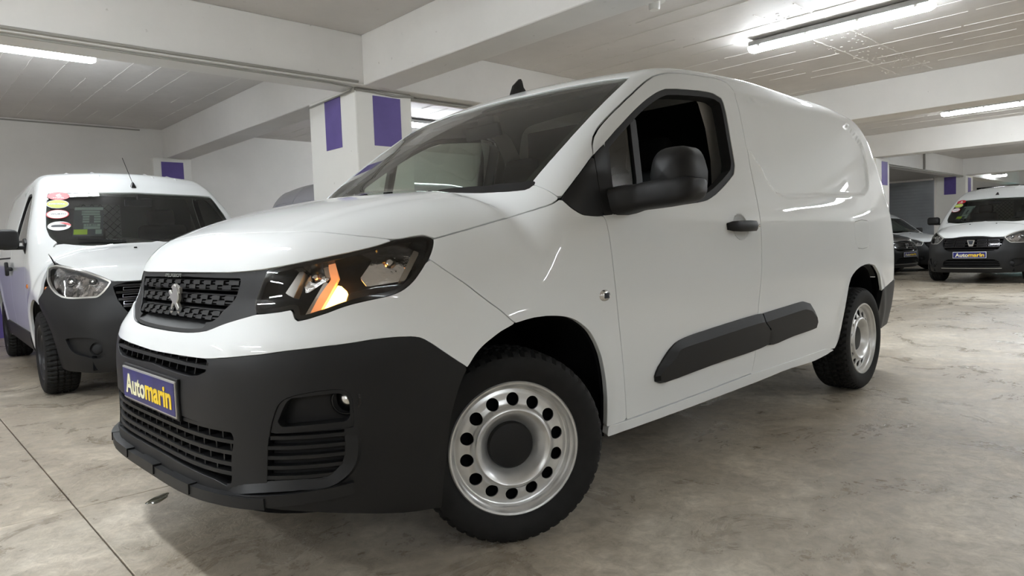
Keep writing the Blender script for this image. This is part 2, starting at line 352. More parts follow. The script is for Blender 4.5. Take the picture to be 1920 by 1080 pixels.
for (x, y, a) in [(-1.6, .9, 1), (-4.3, .9, 1), (-2.2, -6.2, 0), (1.4, -6.0, 0), (4.9, -4.4, 1), (5.6, -8.6, 0), (11.0, -3.5, 1), (17.0, .1, 1), (17, -4.0, 1), (11.5, 6, 0), (-6.8, .3, 1), (-6.8, -4, 1), (-5.5, 5.5, 0), (24, -2, 1)]:  # assumed lamps of unseen bays; several added to brighten the van's flank and front
    tube_lamp(x, y, a * math.pi / 2, 1.57, 'unseen tube lamp outside the picture, some added to brighten the van', group='unseen and added tube lamps outside the picture')
# oil stains on the floor: thin dark puddles
bm = bmesh.new()
def blob(cx, cy, rx, ry, seed, ang):
    r = random.Random(seed); n = 26; c = Vector((cx, cy, 0))
    top = []; 
    for i in range(n):
        t = 2 * math.pi * i / n; k = 1 + .13 * math.sin(3 * t + seed) + .08 * math.sin(5 * t + 2 * seed)
        p = Vector((rx * k * math.cos(t), ry * k * math.sin(t), 0)); p.rotate(Matrix.Rotation(ang, 3, 'Z')); top.append(RM @ (c + p))
    return top
M['puddle'] = mat('oily_water', (.075, .070, .045), rough=.06, spec=.6)
def puddle(cx, cy, rx, ry, seed, ang, label):
    bm = bmesh.new(); t = blob(cx, cy, rx, ry, seed, ang); a = [bm.verts.new((p.x, p.y, .0005)) for p in t]
    ce = RM @ Vector((cx, cy, 0)); b = [bm.verts.new((ce.x + (p.x - ce.x) * .9, ce.y + (p.y - ce.y) * .9, .0022)) for p in t]
    for i in range(len(a)): bm.faces.new((a[i], a[(i + 1) % len(a)], b[(i + 1) % len(a)], b[i]))
    bm.faces.new(b); return tag(bmobj('puddle', bm, M['puddle'], angle=60), label, 'puddle')
puddle(-.74, .56, .030, .062, 3, math.radians(-48), 'small oily puddle on the floor in front of the van bumper')
# ---------------------------------------------------------------- body shapes
def pl(xs,ys):
    """smooth monotone-ish cubic interpolation (PCHIP)"""
    xs=np.array(xs,float);ys=np.array(ys,float);h=np.diff(xs);d=np.diff(ys)/h;m=np.zeros(len(xs))
    for i in range(1,len(xs)-1):
        if d[i-1]*d[i]>0:
            w1=2*h[i]+h[i-1];w2=h[i]+2*h[i-1];m[i]=(w1+w2)/(w1/d[i-1]+w2/d[i])
    m[0]=d[0];m[-1]=d[-1]
    def f(x):
        x=np.asarray(x,float);xc=np.clip(x,xs[0],xs[-1]);i=np.clip(np.searchsorted(xs,xc)-1,0,len(h)-1)
        t=(xc-xs[i])/h[i]
        r=(2*t**3-3*t*t+1)*ys[i]+(t**3-2*t*t+t)*h[i]*m[i]+(-2*t**3+3*t*t)*ys[i+1]+(t**3-t*t)*h[i]*m[i+1]
        return r+np.where(x<xs[0],(x-xs[0])*m[0],0)+np.where(x>xs[-1],(x-xs[-1])*m[-1],0)
    return f
def smax(a,b,r):
    h=np.maximum(r-np.abs(a-b),0);return np.maximum(a,b)+h*h/(4*r)
def sstep(x,a,b):
    t=np.clip((x-a)/(b-a),0,1);return t*t*(3-2*t)
class Van:
    zc=staticmethod(pl([-.95,-.86,-.80,-.77,-.72,-.6,-.5,-.4,-.25,-.1,0,.15,.3,.45,.6,.73,.84,1.0,1.2,1.5,2.0,2.7,3.3,3.7,3.9],
          [.73,.87,.960,1.000,1.036,1.088,1.123,1.150,1.181,1.201,1.220,1.323,1.422,1.516,1.606,1.681,1.728,1.769,1.796,1.814,1.828,1.828,1.804,1.757,1.70]))
    cam_=staticmethod(pl([-.8,-.5,-.1,.05,.3,.7,1.0,2,3.8],[.05,.09,.13,.22,.17,.11,.075,.06,.08]))
    wz=staticmethod(pl([.15,.25,.35,.5,.65,.8,.95,1.05,1.12,1.2,1.4,1.6,1.75,1.9],[.80,.853,.876,.905,.920,.923,.917,.908,.897,.880,.840,.798,.765,.73]))
    def W(s,x,z):
        k=.04+.10*sstep(z,.75,1.05)
        w=s.wz(z)-k*np.maximum(.45-x,0)**2*(1-.9*sstep(z,1.2,1.35))-.058*np.maximum(x-2.7,0)**2
        # wheel arch flare
        for xa in s.WA:
            d=np.hypot(x-xa,(z-.33));w=w+.010*np.exp(-((d-.43)/.05)**2)*(z>.2)
        if s.disp is not None: w=w-s.disp(x,z)
        return w
    n0=staticmethod(pl([.15,.22,.30,.42,.55,.66,.72,.80,.86,.95,1.05],[-.85,-.895,-.90,-.893,-.893,-.893,-.885,-.832,-.80,-.785,-.77]))
    nb=staticmethod(pl([.2,.4,.7,.86,1.0],[.62,.62,.66,.78,.8]))
    nn=staticmethod(pl([.2,.4,.7,.86,1.0],[4.3,4.3,4.4,4.8,4.8]))
    rr=staticmethod(pl([.2,.5,1.0,1.3,1.55,1.75],[3.83,3.86,3.85,3.80,3.68,3.50]))
    def T(s,x,y):
        a=np.abs(y);c=s.cam_(x);hood=sstep(-x,-.02,.12)
        cr=s.CR*sstep(-x,-.16,-.04)*(1-sstep(a,.53+.16*(x+.5)-.035,.53+.16*(x+.5)+.035))
        return s.zc(x)-(c*a*a)*(1-hood)-hood*(.07*a**2+.16*a**5)+cr*sstep(x,-.72,-.5)
    disp=None
    WA=(0.,2.975)
    CR=.005
    def F(s,P):
        x,y,z=P[...,0],P[...,1],P[...,2];a=np.abs(y)
        side=a-s.W(x,z)
        top=(z-s.T(x,y))*.85
        nose=(s.n0(z)+s.nb(z)*a**s.nn(z)-x)*.8
        rear=x-s.rr(z)
        r=.085+.135*sstep(-x,-.4,.2)+.03*sstep(x,1.5,2.5)
        f=smax(side,top,r)
        f=smax(f,nose,.10+.12*sstep(.95-z,0,.2)*1.0)
        return smax(f,rear,.26)
    def solve(s,O,D,t0,t1,n=34,off=0.):
        """first zero crossing from inside to outside between t0 (inside) and t1 (outside), bisection"""
        a=np.full(O.shape[:-1],float(t0)) if np.isscalar(t0) else t0.copy();b=np.full(O.shape[:-1],float(t1)) if np.isscalar(t1) else t1.copy()
        for _ in range(n):
            m=(a+b)/2;ins=s.F(O+D*m[...,None])<off
            a=np.where(ins,m,a);b=np.where(ins,b,m)
        return O+D*((a+b)/2)[...,None]
class Dok(Van):
    WA=(0.,2.81)
    CR=.006
    zc=staticmethod(pl([-.90,-.84,-.78,-.72,-.66,-.55,-.4,-.25,-.1,.0,.05,.2,.35,.5,.66,.76,.9,1.1,1.5,2.5,3.1,3.4,3.55],
          [.55,.70,.80,.868,.905,.945,.990,1.030,1.070,1.098,1.115,1.226,1.337,1.448,1.566,1.634,1.708,1.772,1.812,1.812,1.78,1.73,1.66]))
    cam_=staticmethod(pl([-.8,-.5,-.1,.05,.3,.7,1.0,2,3.8],[.10,.10,.14,.22,.22,.14,.12,.11,.12]))
    wz=staticmethod(pl([.15,.25,.35,.5,.65,.8,.95,1.05,1.12,1.2,1.4,1.6,1.75,1.9],[.79,.82,.843,.862,.874,.875,.868,.856,.846,.826,.768,.704,.655,.60]))
    n0=staticmethod(pl([.15,.22,.30,.42,.55,.66,.72,.80,.86,.95,1.05],[-.72,-.79,-.815,-.825,-.82,-.80,-.785,-.755,-.73,-.70,-.66]))
    nb=staticmethod(pl([.2,.4,.7,.86,1.0],[.70,.70,.72,.75,.75]))
    nn=staticmethod(pl([.2,.4,.7,.86,1.0],[3.2,3.2,3.2,3.2,3.2]))
    rr=staticmethod(pl([.2,.5,1.0,1.3,1.55,1.75],[3.50,3.53,3.53,3.50,3.46,3.38]))

TR={'hoodgapF':[[-0.669,-0.024,1.061],[-0.671,-0.075,1.059],[-0.673,-0.123,1.058],[-0.673,-0.168,1.056],[-0.673,-0.211,1.055],[-0.673,-0.25,1.054],[-0.671,-0.287,1.053],[-0.669,-0.322,1.053],[-0.666,-0.355,1.052],[-0.663,-0.385,1.052],[-0.66,-0.413,1.051],[-0.657,-0.439,1.05],[-0.653,-0.462,1.05],[-0.649,-0.484,1.049],[-0.644,-0.503,1.048],[-0.637,-0.523,1.047],[-0.631,-0.539,1.047],[-0.624,-0.555,1.046],[-0.617,-0.57,1.045],[-0.608,-0.584,1.045],[-0.6,-0.597,1.044],[-0.591,-0.61,1.043],[-0.582,-0.622,1.041],[-0.572,-0.634,1.039],[-0.562,-0.646,1.037],[-0.552,-0.657,1.035],[-0.542,-0.667,1.033],[-0.532,-0.676,1.031],[-0.518,-0.687,1.028],[-0.505,-0.697,1.026],[-0.491,-0.706,1.024],[-0.479,-0.714,1.022],[-0.463,-0.724,1.019],[-0.448,-0.733,1.016],[-0.432,-0.741,1.014]],
'lip':[[-0.776,0.208,0.932],[-0.777,0.142,0.931],[-0.777,0.078,0.93],[-0.777,0.036,0.93],[-0.777,-0.007,0.929],[-0.777,-0.06,0.929],[-0.777,-0.1,0.929],[-0.777,-0.145,0.93],[-0.776,-0.191,0.93],[-0.776,-0.236,0.93],[-0.774,-0.277,0.931],[-0.773,-0.315,0.932],[-0.77,-0.35,0.933],[-0.767,-0.383,0.934],[-0.764,-0.413,0.935],[-0.76,-0.439,0.936],[-0.755,-0.466,0.937],[-0.75,-0.489,0.938],[-0.744,-0.51,0.94],[-0.737,-0.53,0.941],[-0.73,-0.547,0.943],[-0.722,-0.563,0.945],[-0.713,-0.578,0.947],[-0.703,-0.592,0.949],[-0.693,-0.606,0.952],[-0.683,-0.618,0.954],[-0.673,-0.629,0.957],[-0.662,-0.64,0.96],[-0.65,-0.651,0.962],[-0.639,-0.66,0.965],[-0.627,-0.668,0.967],[-0.614,-0.677,0.97],[-0.602,-0.685,0.973],[-0.59,-0.693,0.975],[-0.577,-0.7,0.978],[-0.564,-0.707,0.98],[-0.551,-0.713,0.983],[-0.536,-0.72,0.986],[-0.521,-0.725,0.989],[-0.507,-0.73,0.992],[-0.493,-0.734,0.995],[-0.477,-0.738,0.999],[-0.463,-0.74,1.003],[-0.449,-0.742,1.007],[-0.434,-0.743,1.011]],
'hoodHL':[[-0.432,-0.741,1.014],[-0.41,-0.749,1.014],[-0.389,-0.753,1.017],[-0.367,-0.757,1.021],[-0.35,-0.761,1.023],[-0.337,-0.764,1.024],[-0.321,-0.772,1.02],[-0.312,-0.781,1.012]],
'hoodside':[[-0.312,-0.781,1.012],[-0.298,-0.783,1.015],[-0.278,-0.785,1.019],[-0.261,-0.787,1.023],[-0.24,-0.788,1.027],[-0.218,-0.79,1.032],[-0.197,-0.791,1.036],[-0.177,-0.792,1.04],[-0.159,-0.793,1.045],[-0.133,-0.795,1.05],[-0.115,-0.796,1.054],[-0.095,-0.799,1.059],[-0.073,-0.802,1.064],[-0.047,-0.802,1.069],[-0.011,-0.793,1.075],[0.02,-0.785,1.081],[0.042,-0.791,1.086],[0.059,-0.802,1.092],[0.075,-0.813,1.097],[0.089,-0.823,1.101],[0.102,-0.831,1.106],[0.125,-0.846,1.113],[0.144,-0.855,1.12],[0.161,-0.859,1.129],[0.176,-0.863,1.138]],
'hoodrearside':[[0.176,-0.863,1.138],[0.168,-0.846,1.153],[0.162,-0.83,1.164],[0.155,-0.81,1.176],[0.148,-0.787,1.185],[0.142,-0.762,1.194]],
'hoodrear':[[0.142,-0.762,1.194],[0.134,-0.748,1.193],[0.127,-0.734,1.192],[0.121,-0.719,1.192],[0.114,-0.7,1.191],[0.106,-0.676,1.191],[0.102,-0.661,1.191],[0.096,-0.644,1.192],[0.089,-0.627,1.192],[0.08,-0.609,1.193],[0.072,-0.59,1.193],[0.066,-0.569,1.194],[0.06,-0.548,1.195],[0.054,-0.527,1.196],[0.048,-0.507,1.196],[0.043,-0.49,1.197],[0.035,-0.464,1.198],[0.027,-0.441,1.199],[0.019,-0.42,1.199],[0.01,-0.403,1.199],[-0.094,-0.506,1.187],[-0.111,-0.498,1.186],[-0.124,-0.485,1.186],[-0.136,-0.47,1.186],[-0.149,-0.454,1.186],[-0.161,-0.439,1.186],[-0.172,-0.424,1.186],[-0.184,-0.411,1.185],[-0.199,-0.397,1.185],[-0.213,-0.385,1.184],[-0.226,-0.372,1.183],[-0.237,-0.357,1.182],[-0.247,-0.338,1.182]],
'gr_outer':[[-0.85,0.007,0.749],[-0.849,-0.073,0.75],[-0.848,-0.127,0.751],[-0.847,-0.182,0.752],[-0.845,-0.231,0.754],[-0.842,-0.276,0.757],[-0.837,-0.318,0.761],[-0.832,-0.354,0.766],[-0.824,-0.384,0.774],[-0.816,-0.412,0.783],[-0.809,-0.437,0.79],[-0.8,-0.466,0.797],[-0.794,-0.487,0.802],[-0.787,-0.509,0.807],[-0.779,-0.531,0.812],[-0.77,-0.549,0.817]],
'gr_open':[[-0.78,0.087,0.92],[-0.78,0.034,0.92],[-0.78,-0.016,0.92],[-0.78,-0.065,0.92],[-0.78,-0.113,0.919],[-0.78,-0.157,0.919],[-0.779,-0.2,0.918],[-0.779,-0.242,0.918],[-0.778,-0.284,0.917],[-0.776,-0.321,0.917],[-0.774,-0.361,0.917],[-0.771,-0.397,0.917],[-0.768,-0.426,0.917],[-0.765,-0.444,0.915],[-0.77,-0.443,0.895],[-0.773,-0.44,0.883],[-0.776,-0.436,0.869],[-0.781,-0.428,0.855],[-0.787,-0.414,0.842],[-0.794,-0.396,0.829],[-0.801,-0.379,0.817],[-0.81,-0.367,0.8],[-0.818,-0.34,0.788],[-0.821,-0.31,0.786],[-0.823,-0.267,0.785],[-0.825,-0.217,0.784],[-0.825,-0.167,0.784],[-0.826,-0.127,0.783],[-0.827,-0.071,0.782],[-0.828,-0.033,0.781]],
'hl_left':[[-0.73,-0.55,0.94],[-0.736,-0.548,0.925],[-0.741,-0.544,0.911],[-0.746,-0.539,0.897],[-0.751,-0.534,0.881],[-0.757,-0.53,0.865],[-0.761,-0.527,0.852],[-0.766,-0.531,0.836],[-0.77,-0.549,0.817]],
'hl_top':[[-0.73,-0.55,0.94],[-0.721,-0.566,0.942],[-0.713,-0.58,0.945],[-0.703,-0.594,0.948],[-0.693,-0.608,0.951],[-0.683,-0.619,0.954],[-0.673,-0.63,0.956],[-0.661,-0.641,0.959],[-0.65,-0.651,0.962],[-0.638,-0.661,0.964],[-0.626,-0.67,0.967],[-0.614,-0.678,0.969],[-0.602,-0.686,0.972],[-0.59,-0.693,0.975],[-0.578,-0.7,0.977],[-0.564,-0.707,0.98],[-0.551,-0.713,0.983],[-0.537,-0.719,0.986],[-0.521,-0.725,0.99],[-0.508,-0.729,0.993],[-0.493,-0.733,0.997],[-0.476,-0.736,1.001],[-0.459,-0.739,1.006],[-0.443,-0.741,1.009],[-0.43,-0.744,1.012],[-0.409,-0.748,1.016],[-0.392,-0.752,1.017],[-0.377,-0.756,1.019],[-0.355,-0.761,1.021],[-0.336,-0.766,1.022],[-0.318,-0.776,1.017]],
'hl_right':[[-0.318,-0.776,1.017],[-0.312,-0.785,1.008],[-0.326,-0.796,0.987],[-0.34,-0.804,0.971],[-0.356,-0.811,0.955]],
'hl_bot':[[-0.356,-0.811,0.955],[-0.373,-0.817,0.94],[-0.387,-0.821,0.926],[-0.4,-0.822,0.913],[-0.415,-0.822,0.897],[-0.431,-0.819,0.883],[-0.443,-0.816,0.874],[-0.457,-0.812,0.866],[-0.475,-0.806,0.859],[-0.486,-0.801,0.856],[-0.499,-0.796,0.853],[-0.513,-0.789,0.851],[-0.527,-0.783,0.848],[-0.54,-0.776,0.846],[-0.551,-0.77,0.844],[-0.565,-0.763,0.841],[-0.577,-0.757,0.839],[-0.588,-0.75,0.836],[-0.599,-0.744,0.833],[-0.611,-0.737,0.829],[-0.623,-0.731,0.825],[-0.635,-0.724,0.82],[-0.647,-0.717,0.816],[-0.659,-0.709,0.812],[-0.671,-0.7,0.808],[-0.682,-0.692,0.804],[-0.69,-0.685,0.802],[-0.705,-0.672,0.798],[-0.71,-0.663,0.803],[-0.709,-0.655,0.816],[-0.707,-0.648,0.829]],
'hl_botL':[[-0.707,-0.648,0.829],[-0.718,-0.636,0.827],[-0.728,-0.622,0.824],[-0.739,-0.608,0.822],[-0.747,-0.595,0.821],[-0.755,-0.581,0.819],[-0.763,-0.565,0.818],[-0.77,-0.549,0.817]],
'bump_fender':[[-0.356,-0.811,0.955],[-0.346,-0.82,0.945],[-0.336,-0.829,0.935],[-0.325,-0.837,0.924],[-0.314,-0.845,0.914],[-0.302,-0.853,0.904],[-0.29,-0.859,0.893],[-0.277,-0.866,0.883],[-0.264,-0.872,0.872],[-0.251,-0.877,0.861],[-0.238,-0.882,0.849],[-0.225,-0.887,0.838],[-0.212,-0.892,0.827],[-0.199,-0.896,0.816],[-0.186,-0.9,0.806],[-0.173,-0.904,0.796],[-0.161,-0.908,0.786],[-0.146,-0.913,0.772],[-0.131,-0.918,0.757],[-0.113,-0.92,0.743]],
'archbump':[[-0.113,-0.92,0.743],[-0.134,-0.919,0.736],[-0.154,-0.918,0.73],[-0.172,-0.916,0.724],[-0.192,-0.915,0.715],[-0.209,-0.913,0.706],[-0.227,-0.911,0.697],[-0.243,-0.909,0.687],[-0.257,-0.907,0.676],[-0.271,-0.905,0.663],[-0.284,-0.903,0.647],[-0.297,-0.9,0.63]],
'bw':[[-0.879,0.017,0.681],[-0.879,-0.032,0.682],[-0.878,-0.08,0.683],[-0.878,-0.125,0.684],[-0.877,-0.166,0.685],[-0.877,-0.205,0.686],[-0.875,-0.25,0.687],[-0.874,-0.29,0.688],[-0.872,-0.332,0.689],[-0.868,-0.373,0.69],[-0.865,-0.407,0.691],[-0.861,-0.435,0.693],[-0.856,-0.459,0.695],[-0.851,-0.483,0.698],[-0.845,-0.508,0.7],[-0.84,-0.527,0.702],[-0.833,-0.545,0.704],[-0.826,-0.564,0.706],[-0.818,-0.581,0.708],[-0.81,-0.597,0.71],[-0.802,-0.612,0.711],[-0.793,-0.627,0.713],[-0.784,-0.641,0.715],[-0.774,-0.654,0.717],[-0.764,-0.667,0.719],[-0.753,-0.678,0.721],[-0.744,-0.688,0.722],[-0.734,-0.698,0.723],[-0.724,-0.707,0.724],[-0.713,-0.716,0.725],[-0.703,-0.724,0.726],[-0.692,-0.732,0.727],[-0.682,-0.74,0.728],[-0.672,-0.747,0.729],[-0.662,-0.754,0.73],[-0.652,-0.76,0.73],[-0.641,-0.767,0.731],[-0.629,-0.774,0.732],[-0.618,-0.78,0.733],[-0.606,-0.787,0.734],[-0.593,-0.793,0.735],[-0.58,-0.799,0.737],[-0.567,-0.805,0.738],[-0.555,-0.811,0.739],[-0.543,-0.816,0.739],[-0.529,-0.822,0.74],[-0.515,-0.828,0.74],[-0.502,-0.833,0.74],[-0.49,-0.837,0.74],[-0.479,-0.842,0.739],[-0.459,-0.849,0.738],[-0.443,-0.855,0.735],[-0.432,-0.859,0.732],[-0.418,-0.864,0.724],[-0.409,-0.867,0.717],[-0.398,-0.871,0.709],[-0.386,-0.875,0.699],[-0.373,-0.878,0.689],[-0.36,-0.882,0.679],[-0.348,-0.886,0.669],[-0.336,-0.89,0.66],[-0.324,-0.894,0.65],[-0.311,-0.898,0.641],[-0.297,-0.9,0.63]],
'archblack':[[-0.297,-0.9,0.63],[-0.304,-0.898,0.618],[-0.312,-0.896,0.605],[-0.318,-0.894,0.591],[-0.324,-0.891,0.576],[-0.329,-0.888,0.56],[-0.334,-0.885,0.543],[-0.338,-0.883,0.53],[-0.341,-0.881,0.517],[-0.345,-0.879,0.503],[-0.347,-0.876,0.488],[-0.349,-0.873,0.473],[-0.35,-0.87,0.456],[-0.351,-0.867,0.438],[-0.351,-0.864,0.421],[-0.351,-0.86,0.403],[-0.351,-0.857,0.386],[-0.351,-0.854,0.368],[-0.352,-0.85,0.351],[-0.353,-0.847,0.334],[-0.354,-0.844,0.317],[-0.355,-0.841,0.301],[-0.355,-0.838,0.286],[-0.355,-0.834,0.268],[-0.353,-0.829,0.252],[-0.351,-0.824,0.236],[-0.346,-0.815,0.217],[-0.338,-0.803,0.198]],
'bbot':[[-0.338,-0.803,0.198],[-0.362,-0.809,0.204],[-0.383,-0.814,0.21],[-0.402,-0.816,0.214],[-0.419,-0.815,0.217],[-0.435,-0.813,0.218],[-0.449,-0.809,0.22],[-0.464,-0.805,0.222],[-0.48,-0.801,0.224],[-0.494,-0.798,0.227],[-0.507,-0.796,0.23],[-0.521,-0.793,0.233],[-0.535,-0.79,0.236],[-0.549,-0.787,0.239],[-0.563,-0.783,0.242],[-0.577,-0.779,0.246],[-0.592,-0.774,0.249],[-0.606,-0.769,0.253],[-0.618,-0.765,0.255],[-0.63,-0.761,0.258],[-0.642,-0.755,0.26],[-0.654,-0.75,0.263],[-0.666,-0.744,0.266],[-0.678,-0.738,0.268],[-0.69,-0.732,0.271],[-0.702,-0.725,0.273],[-0.714,-0.718,0.276],[-0.725,-0.711,0.278],[-0.735,-0.703,0.28],[-0.745,-0.696,0.282],[-0.756,-0.687,0.284],[-0.766,-0.678,0.286],[-0.777,-0.669,0.287],[-0.786,-0.659,0.289],[-0.795,-0.649,0.291],[-0.804,-0.639,0.292],[-0.813,-0.628,0.293],[-0.821,-0.615,0.294],[-0.829,-0.602,0.294],[-0.837,-0.588,0.294]],
'arch':[[-0.113,-0.92,0.743],[-0.094,-0.921,0.745],[-0.074,-0.921,0.748],[-0.054,-0.922,0.75],[-0.032,-0.923,0.752],[-0.006,-0.924,0.752],[0.022,-0.925,0.752],[0.05,-0.926,0.75],[0.077,-0.927,0.747],[0.102,-0.928,0.743],[0.125,-0.928,0.738],[0.147,-0.929,0.731],[0.169,-0.929,0.722],[0.189,-0.929,0.711],[0.208,-0.929,0.699],[0.227,-0.929,0.685],[0.244,-0.928,0.669],[0.259,-0.927,0.65],[0.274,-0.926,0.63],[0.288,-0.924,0.608],[0.302,-0.921,0.586],[0.312,-0.918,0.566],[0.321,-0.915,0.546],[0.33,-0.912,0.525],[0.338,-0.909,0.504],[0.345,-0.906,0.484],[0.353,-0.901,0.459],[0.36,-0.897,0.436],[0.367,-0.892,0.413],[0.372,-0.888,0.39],[0.377,-0.883,0.367],[0.381,-0.879,0.346],[0.384,-0.875,0.324],[0.386,-0.871,0.303]],
'fenderbot':[[0.386,-0.871,0.303],[0.411,-0.876,0.305],[0.439,-0.877,0.306],[0.478,-0.87,0.303],[0.514,-0.867,0.302]],
'doorF':[[0.359,-0.903,1.078],[0.37,-0.906,1.061],[0.375,-0.909,1.039],[0.377,-0.91,1.022],[0.38,-0.913,1.001],[0.382,-0.915,0.972],[0.383,-0.916,0.956],[0.385,-0.917,0.938],[0.386,-0.918,0.919],[0.387,-0.92,0.899],[0.389,-0.921,0.878],[0.39,-0.922,0.857],[0.392,-0.922,0.837],[0.394,-0.923,0.818],[0.396,-0.923,0.799],[0.398,-0.923,0.78],[0.401,-0.923,0.761],[0.403,-0.922,0.742],[0.406,-0.922,0.721],[0.409,-0.921,0.701],[0.412,-0.921,0.682],[0.415,-0.921,0.662],[0.418,-0.92,0.642],[0.422,-0.919,0.621],[0.426,-0.918,0.6],[0.431,-0.916,0.58],[0.435,-0.915,0.559],[0.44,-0.913,0.539],[0.445,-0.911,0.517],[0.45,-0.908,0.494],[0.456,-0.905,0.472],[0.463,-0.901,0.449],[0.471,-0.896,0.427],[0.478,-0.891,0.407],[0.485,-0.887,0.388],[0.495,-0.88,0.362],[0.502,-0.875,0.341],[0.508,-0.871,0.322],[0.514,-0.867,0.302]],
'sailbot':[[0.178,-0.864,1.138],[0.187,-0.876,1.124],[0.198,-0.886,1.11],[0.212,-0.892,1.099],[0.234,-0.896,1.088],[0.255,-0.898,1.081],[0.299,-0.901,1.078],[0.327,-0.902,1.077],[0.359,-0.903,1.078]],
'sailtop':[[0.178,-0.864,1.138],[0.195,-0.864,1.153],[0.213,-0.864,1.168],[0.232,-0.863,1.184],[0.25,-0.863,1.199],[0.268,-0.862,1.214],[0.285,-0.862,1.228],[0.309,-0.86,1.248],[0.33,-0.858,1.265],[0.352,-0.856,1.283],[0.375,-0.854,1.3]],
'doorsail':[[0.375,-0.854,1.3],[0.37,-0.86,1.282],[0.367,-0.865,1.264],[0.366,-0.87,1.245],[0.365,-0.875,1.221],[0.364,-0.878,1.206],[0.363,-0.881,1.19],[0.362,-0.885,1.172],[0.361,-0.889,1.153],[0.36,-0.893,1.134],[0.359,-0.897,1.115],[0.359,-0.9,1.096],[0.359,-0.903,1.078]],
'doortop':[[0.375,-0.854,1.3],[0.383,-0.845,1.321],[0.393,-0.835,1.341],[0.418,-0.822,1.372],[0.435,-0.817,1.387],[0.455,-0.812,1.405],[0.485,-0.807,1.427],[0.505,-0.805,1.441],[0.529,-0.803,1.457],[0.555,-0.801,1.474],[0.583,-0.799,1.492],[0.613,-0.797,1.51],[0.641,-0.795,1.528],[0.671,-0.793,1.547],[0.705,-0.79,1.567],[0.74,-0.785,1.588],[0.776,-0.781,1.609],[0.81,-0.776,1.628],[0.841,-0.772,1.644],[0.903,-0.763,1.672],[0.948,-0.76,1.686],[0.985,-0.757,1.696],[1.025,-0.755,1.705],[1.069,-0.754,1.712],[1.108,-0.754,1.716],[1.151,-0.755,1.72],[1.197,-0.755,1.724],[1.243,-0.755,1.728],[1.291,-0.754,1.731],[1.341,-0.754,1.735],[1.388,-0.753,1.737],[1.429,-0.754,1.739],[1.488,-0.756,1.738],[1.527,-0.761,1.731],[1.55,-0.771,1.712],[1.573,-0.778,1.69]],
'doorR':[[1.573,-0.778,1.69],[1.578,-0.784,1.662],[1.583,-0.791,1.635],[1.587,-0.797,1.604],[1.587,-0.802,1.579],[1.586,-0.808,1.552],[1.584,-0.814,1.525],[1.583,-0.82,1.498],[1.581,-0.825,1.472],[1.579,-0.831,1.446],[1.577,-0.836,1.42],[1.575,-0.841,1.395],[1.573,-0.846,1.37],[1.57,-0.851,1.347],[1.568,-0.858,1.309],[1.568,-0.862,1.291],[1.568,-0.866,1.269],[1.568,-0.871,1.244],[1.568,-0.876,1.218],[1.567,-0.882,1.191],[1.566,-0.888,1.165],[1.564,-0.893,1.14],[1.564,-0.898,1.117],[1.563,-0.901,1.097],[1.562,-0.906,1.064],[1.56,-0.909,1.039],[1.557,-0.912,1.015],[1.553,-0.915,0.985],[1.551,-0.916,0.964],[1.548,-0.918,0.94],[1.546,-0.919,0.915],[1.543,-0.92,0.889],[1.54,-0.922,0.864],[1.537,-0.922,0.839],[1.534,-0.923,0.816],[1.53,-0.923,0.791],[1.526,-0.923,0.769],[1.521,-0.923,0.748],[1.516,-0.922,0.726],[1.511,-0.922,0.701],[1.507,-0.921,0.673],[1.504,-0.92,0.653],[1.503,-0.919,0.631],[1.502,-0.917,0.606],[1.503,-0.915,0.581],[1.505,-0.912,0.555],[1.507,-0.909,0.528],[1.51,-0.905,0.503],[1.513,-0.902,0.479],[1.516,-0.898,0.457],[1.519,-0.894,0.437],[1.525,-0.887,0.4],[1.526,-0.881,0.373],[1.525,-0.876,0.35],[1.525,-0.871,0.325]],
'doorbot':[[1.525,-0.871,0.325],[1.48,-0.871,0.324],[1.436,-0.87,0.323],[1.393,-0.87,0.321],[1.351,-0.87,0.32],[1.31,-0.87,0.319],[1.27,-0.87,0.318],[1.23,-0.869,0.317],[1.19,-0.869,0.315],[1.151,-0.869,0.314],[1.112,-0.869,0.313],[1.073,-0.868,0.312],[1.034,-0.868,0.311],[0.995,-0.868,0.31],[0.959,-0.868,0.31],[0.923,-0.868,0.309],[0.887,-0.868,0.308],[0.851,-0.867,0.307],[0.815,-0.867,0.307],[0.78,-0.867,0.306],[0.745,-0.867,0.306],[0.71,-0.867,0.305],[0.676,-0.867,0.304],[0.643,-0.867,0.304],[0.61,-0.867,0.303],[0.577,-0.866,0.303],[0.546,-0.866,0.302],[0.514,-0.867,0.302]],
'winlow':[[0.416,-0.903,1.082],[0.449,-0.903,1.084],[0.484,-0.903,1.087],[0.518,-0.902,1.09],[0.553,-0.902,1.093],[0.587,-0.901,1.096],[0.624,-0.901,1.099],[0.659,-0.9,1.103],[0.696,-0.899,1.107],[0.742,-0.899,1.111],[0.776,-0.898,1.114],[0.815,-0.897,1.117],[0.858,-0.897,1.121],[0.902,-0.896,1.125],[0.946,-0.895,1.129],[0.986,-0.895,1.133],[1.02,-0.894,1.136],[1.074,-0.892,1.143],[1.108,-0.891,1.149],[1.145,-0.889,1.16],[1.193,-0.885,1.177],[1.245,-0.88,1.2],[1.291,-0.876,1.221],[1.346,-0.87,1.249],[1.394,-0.865,1.276]],
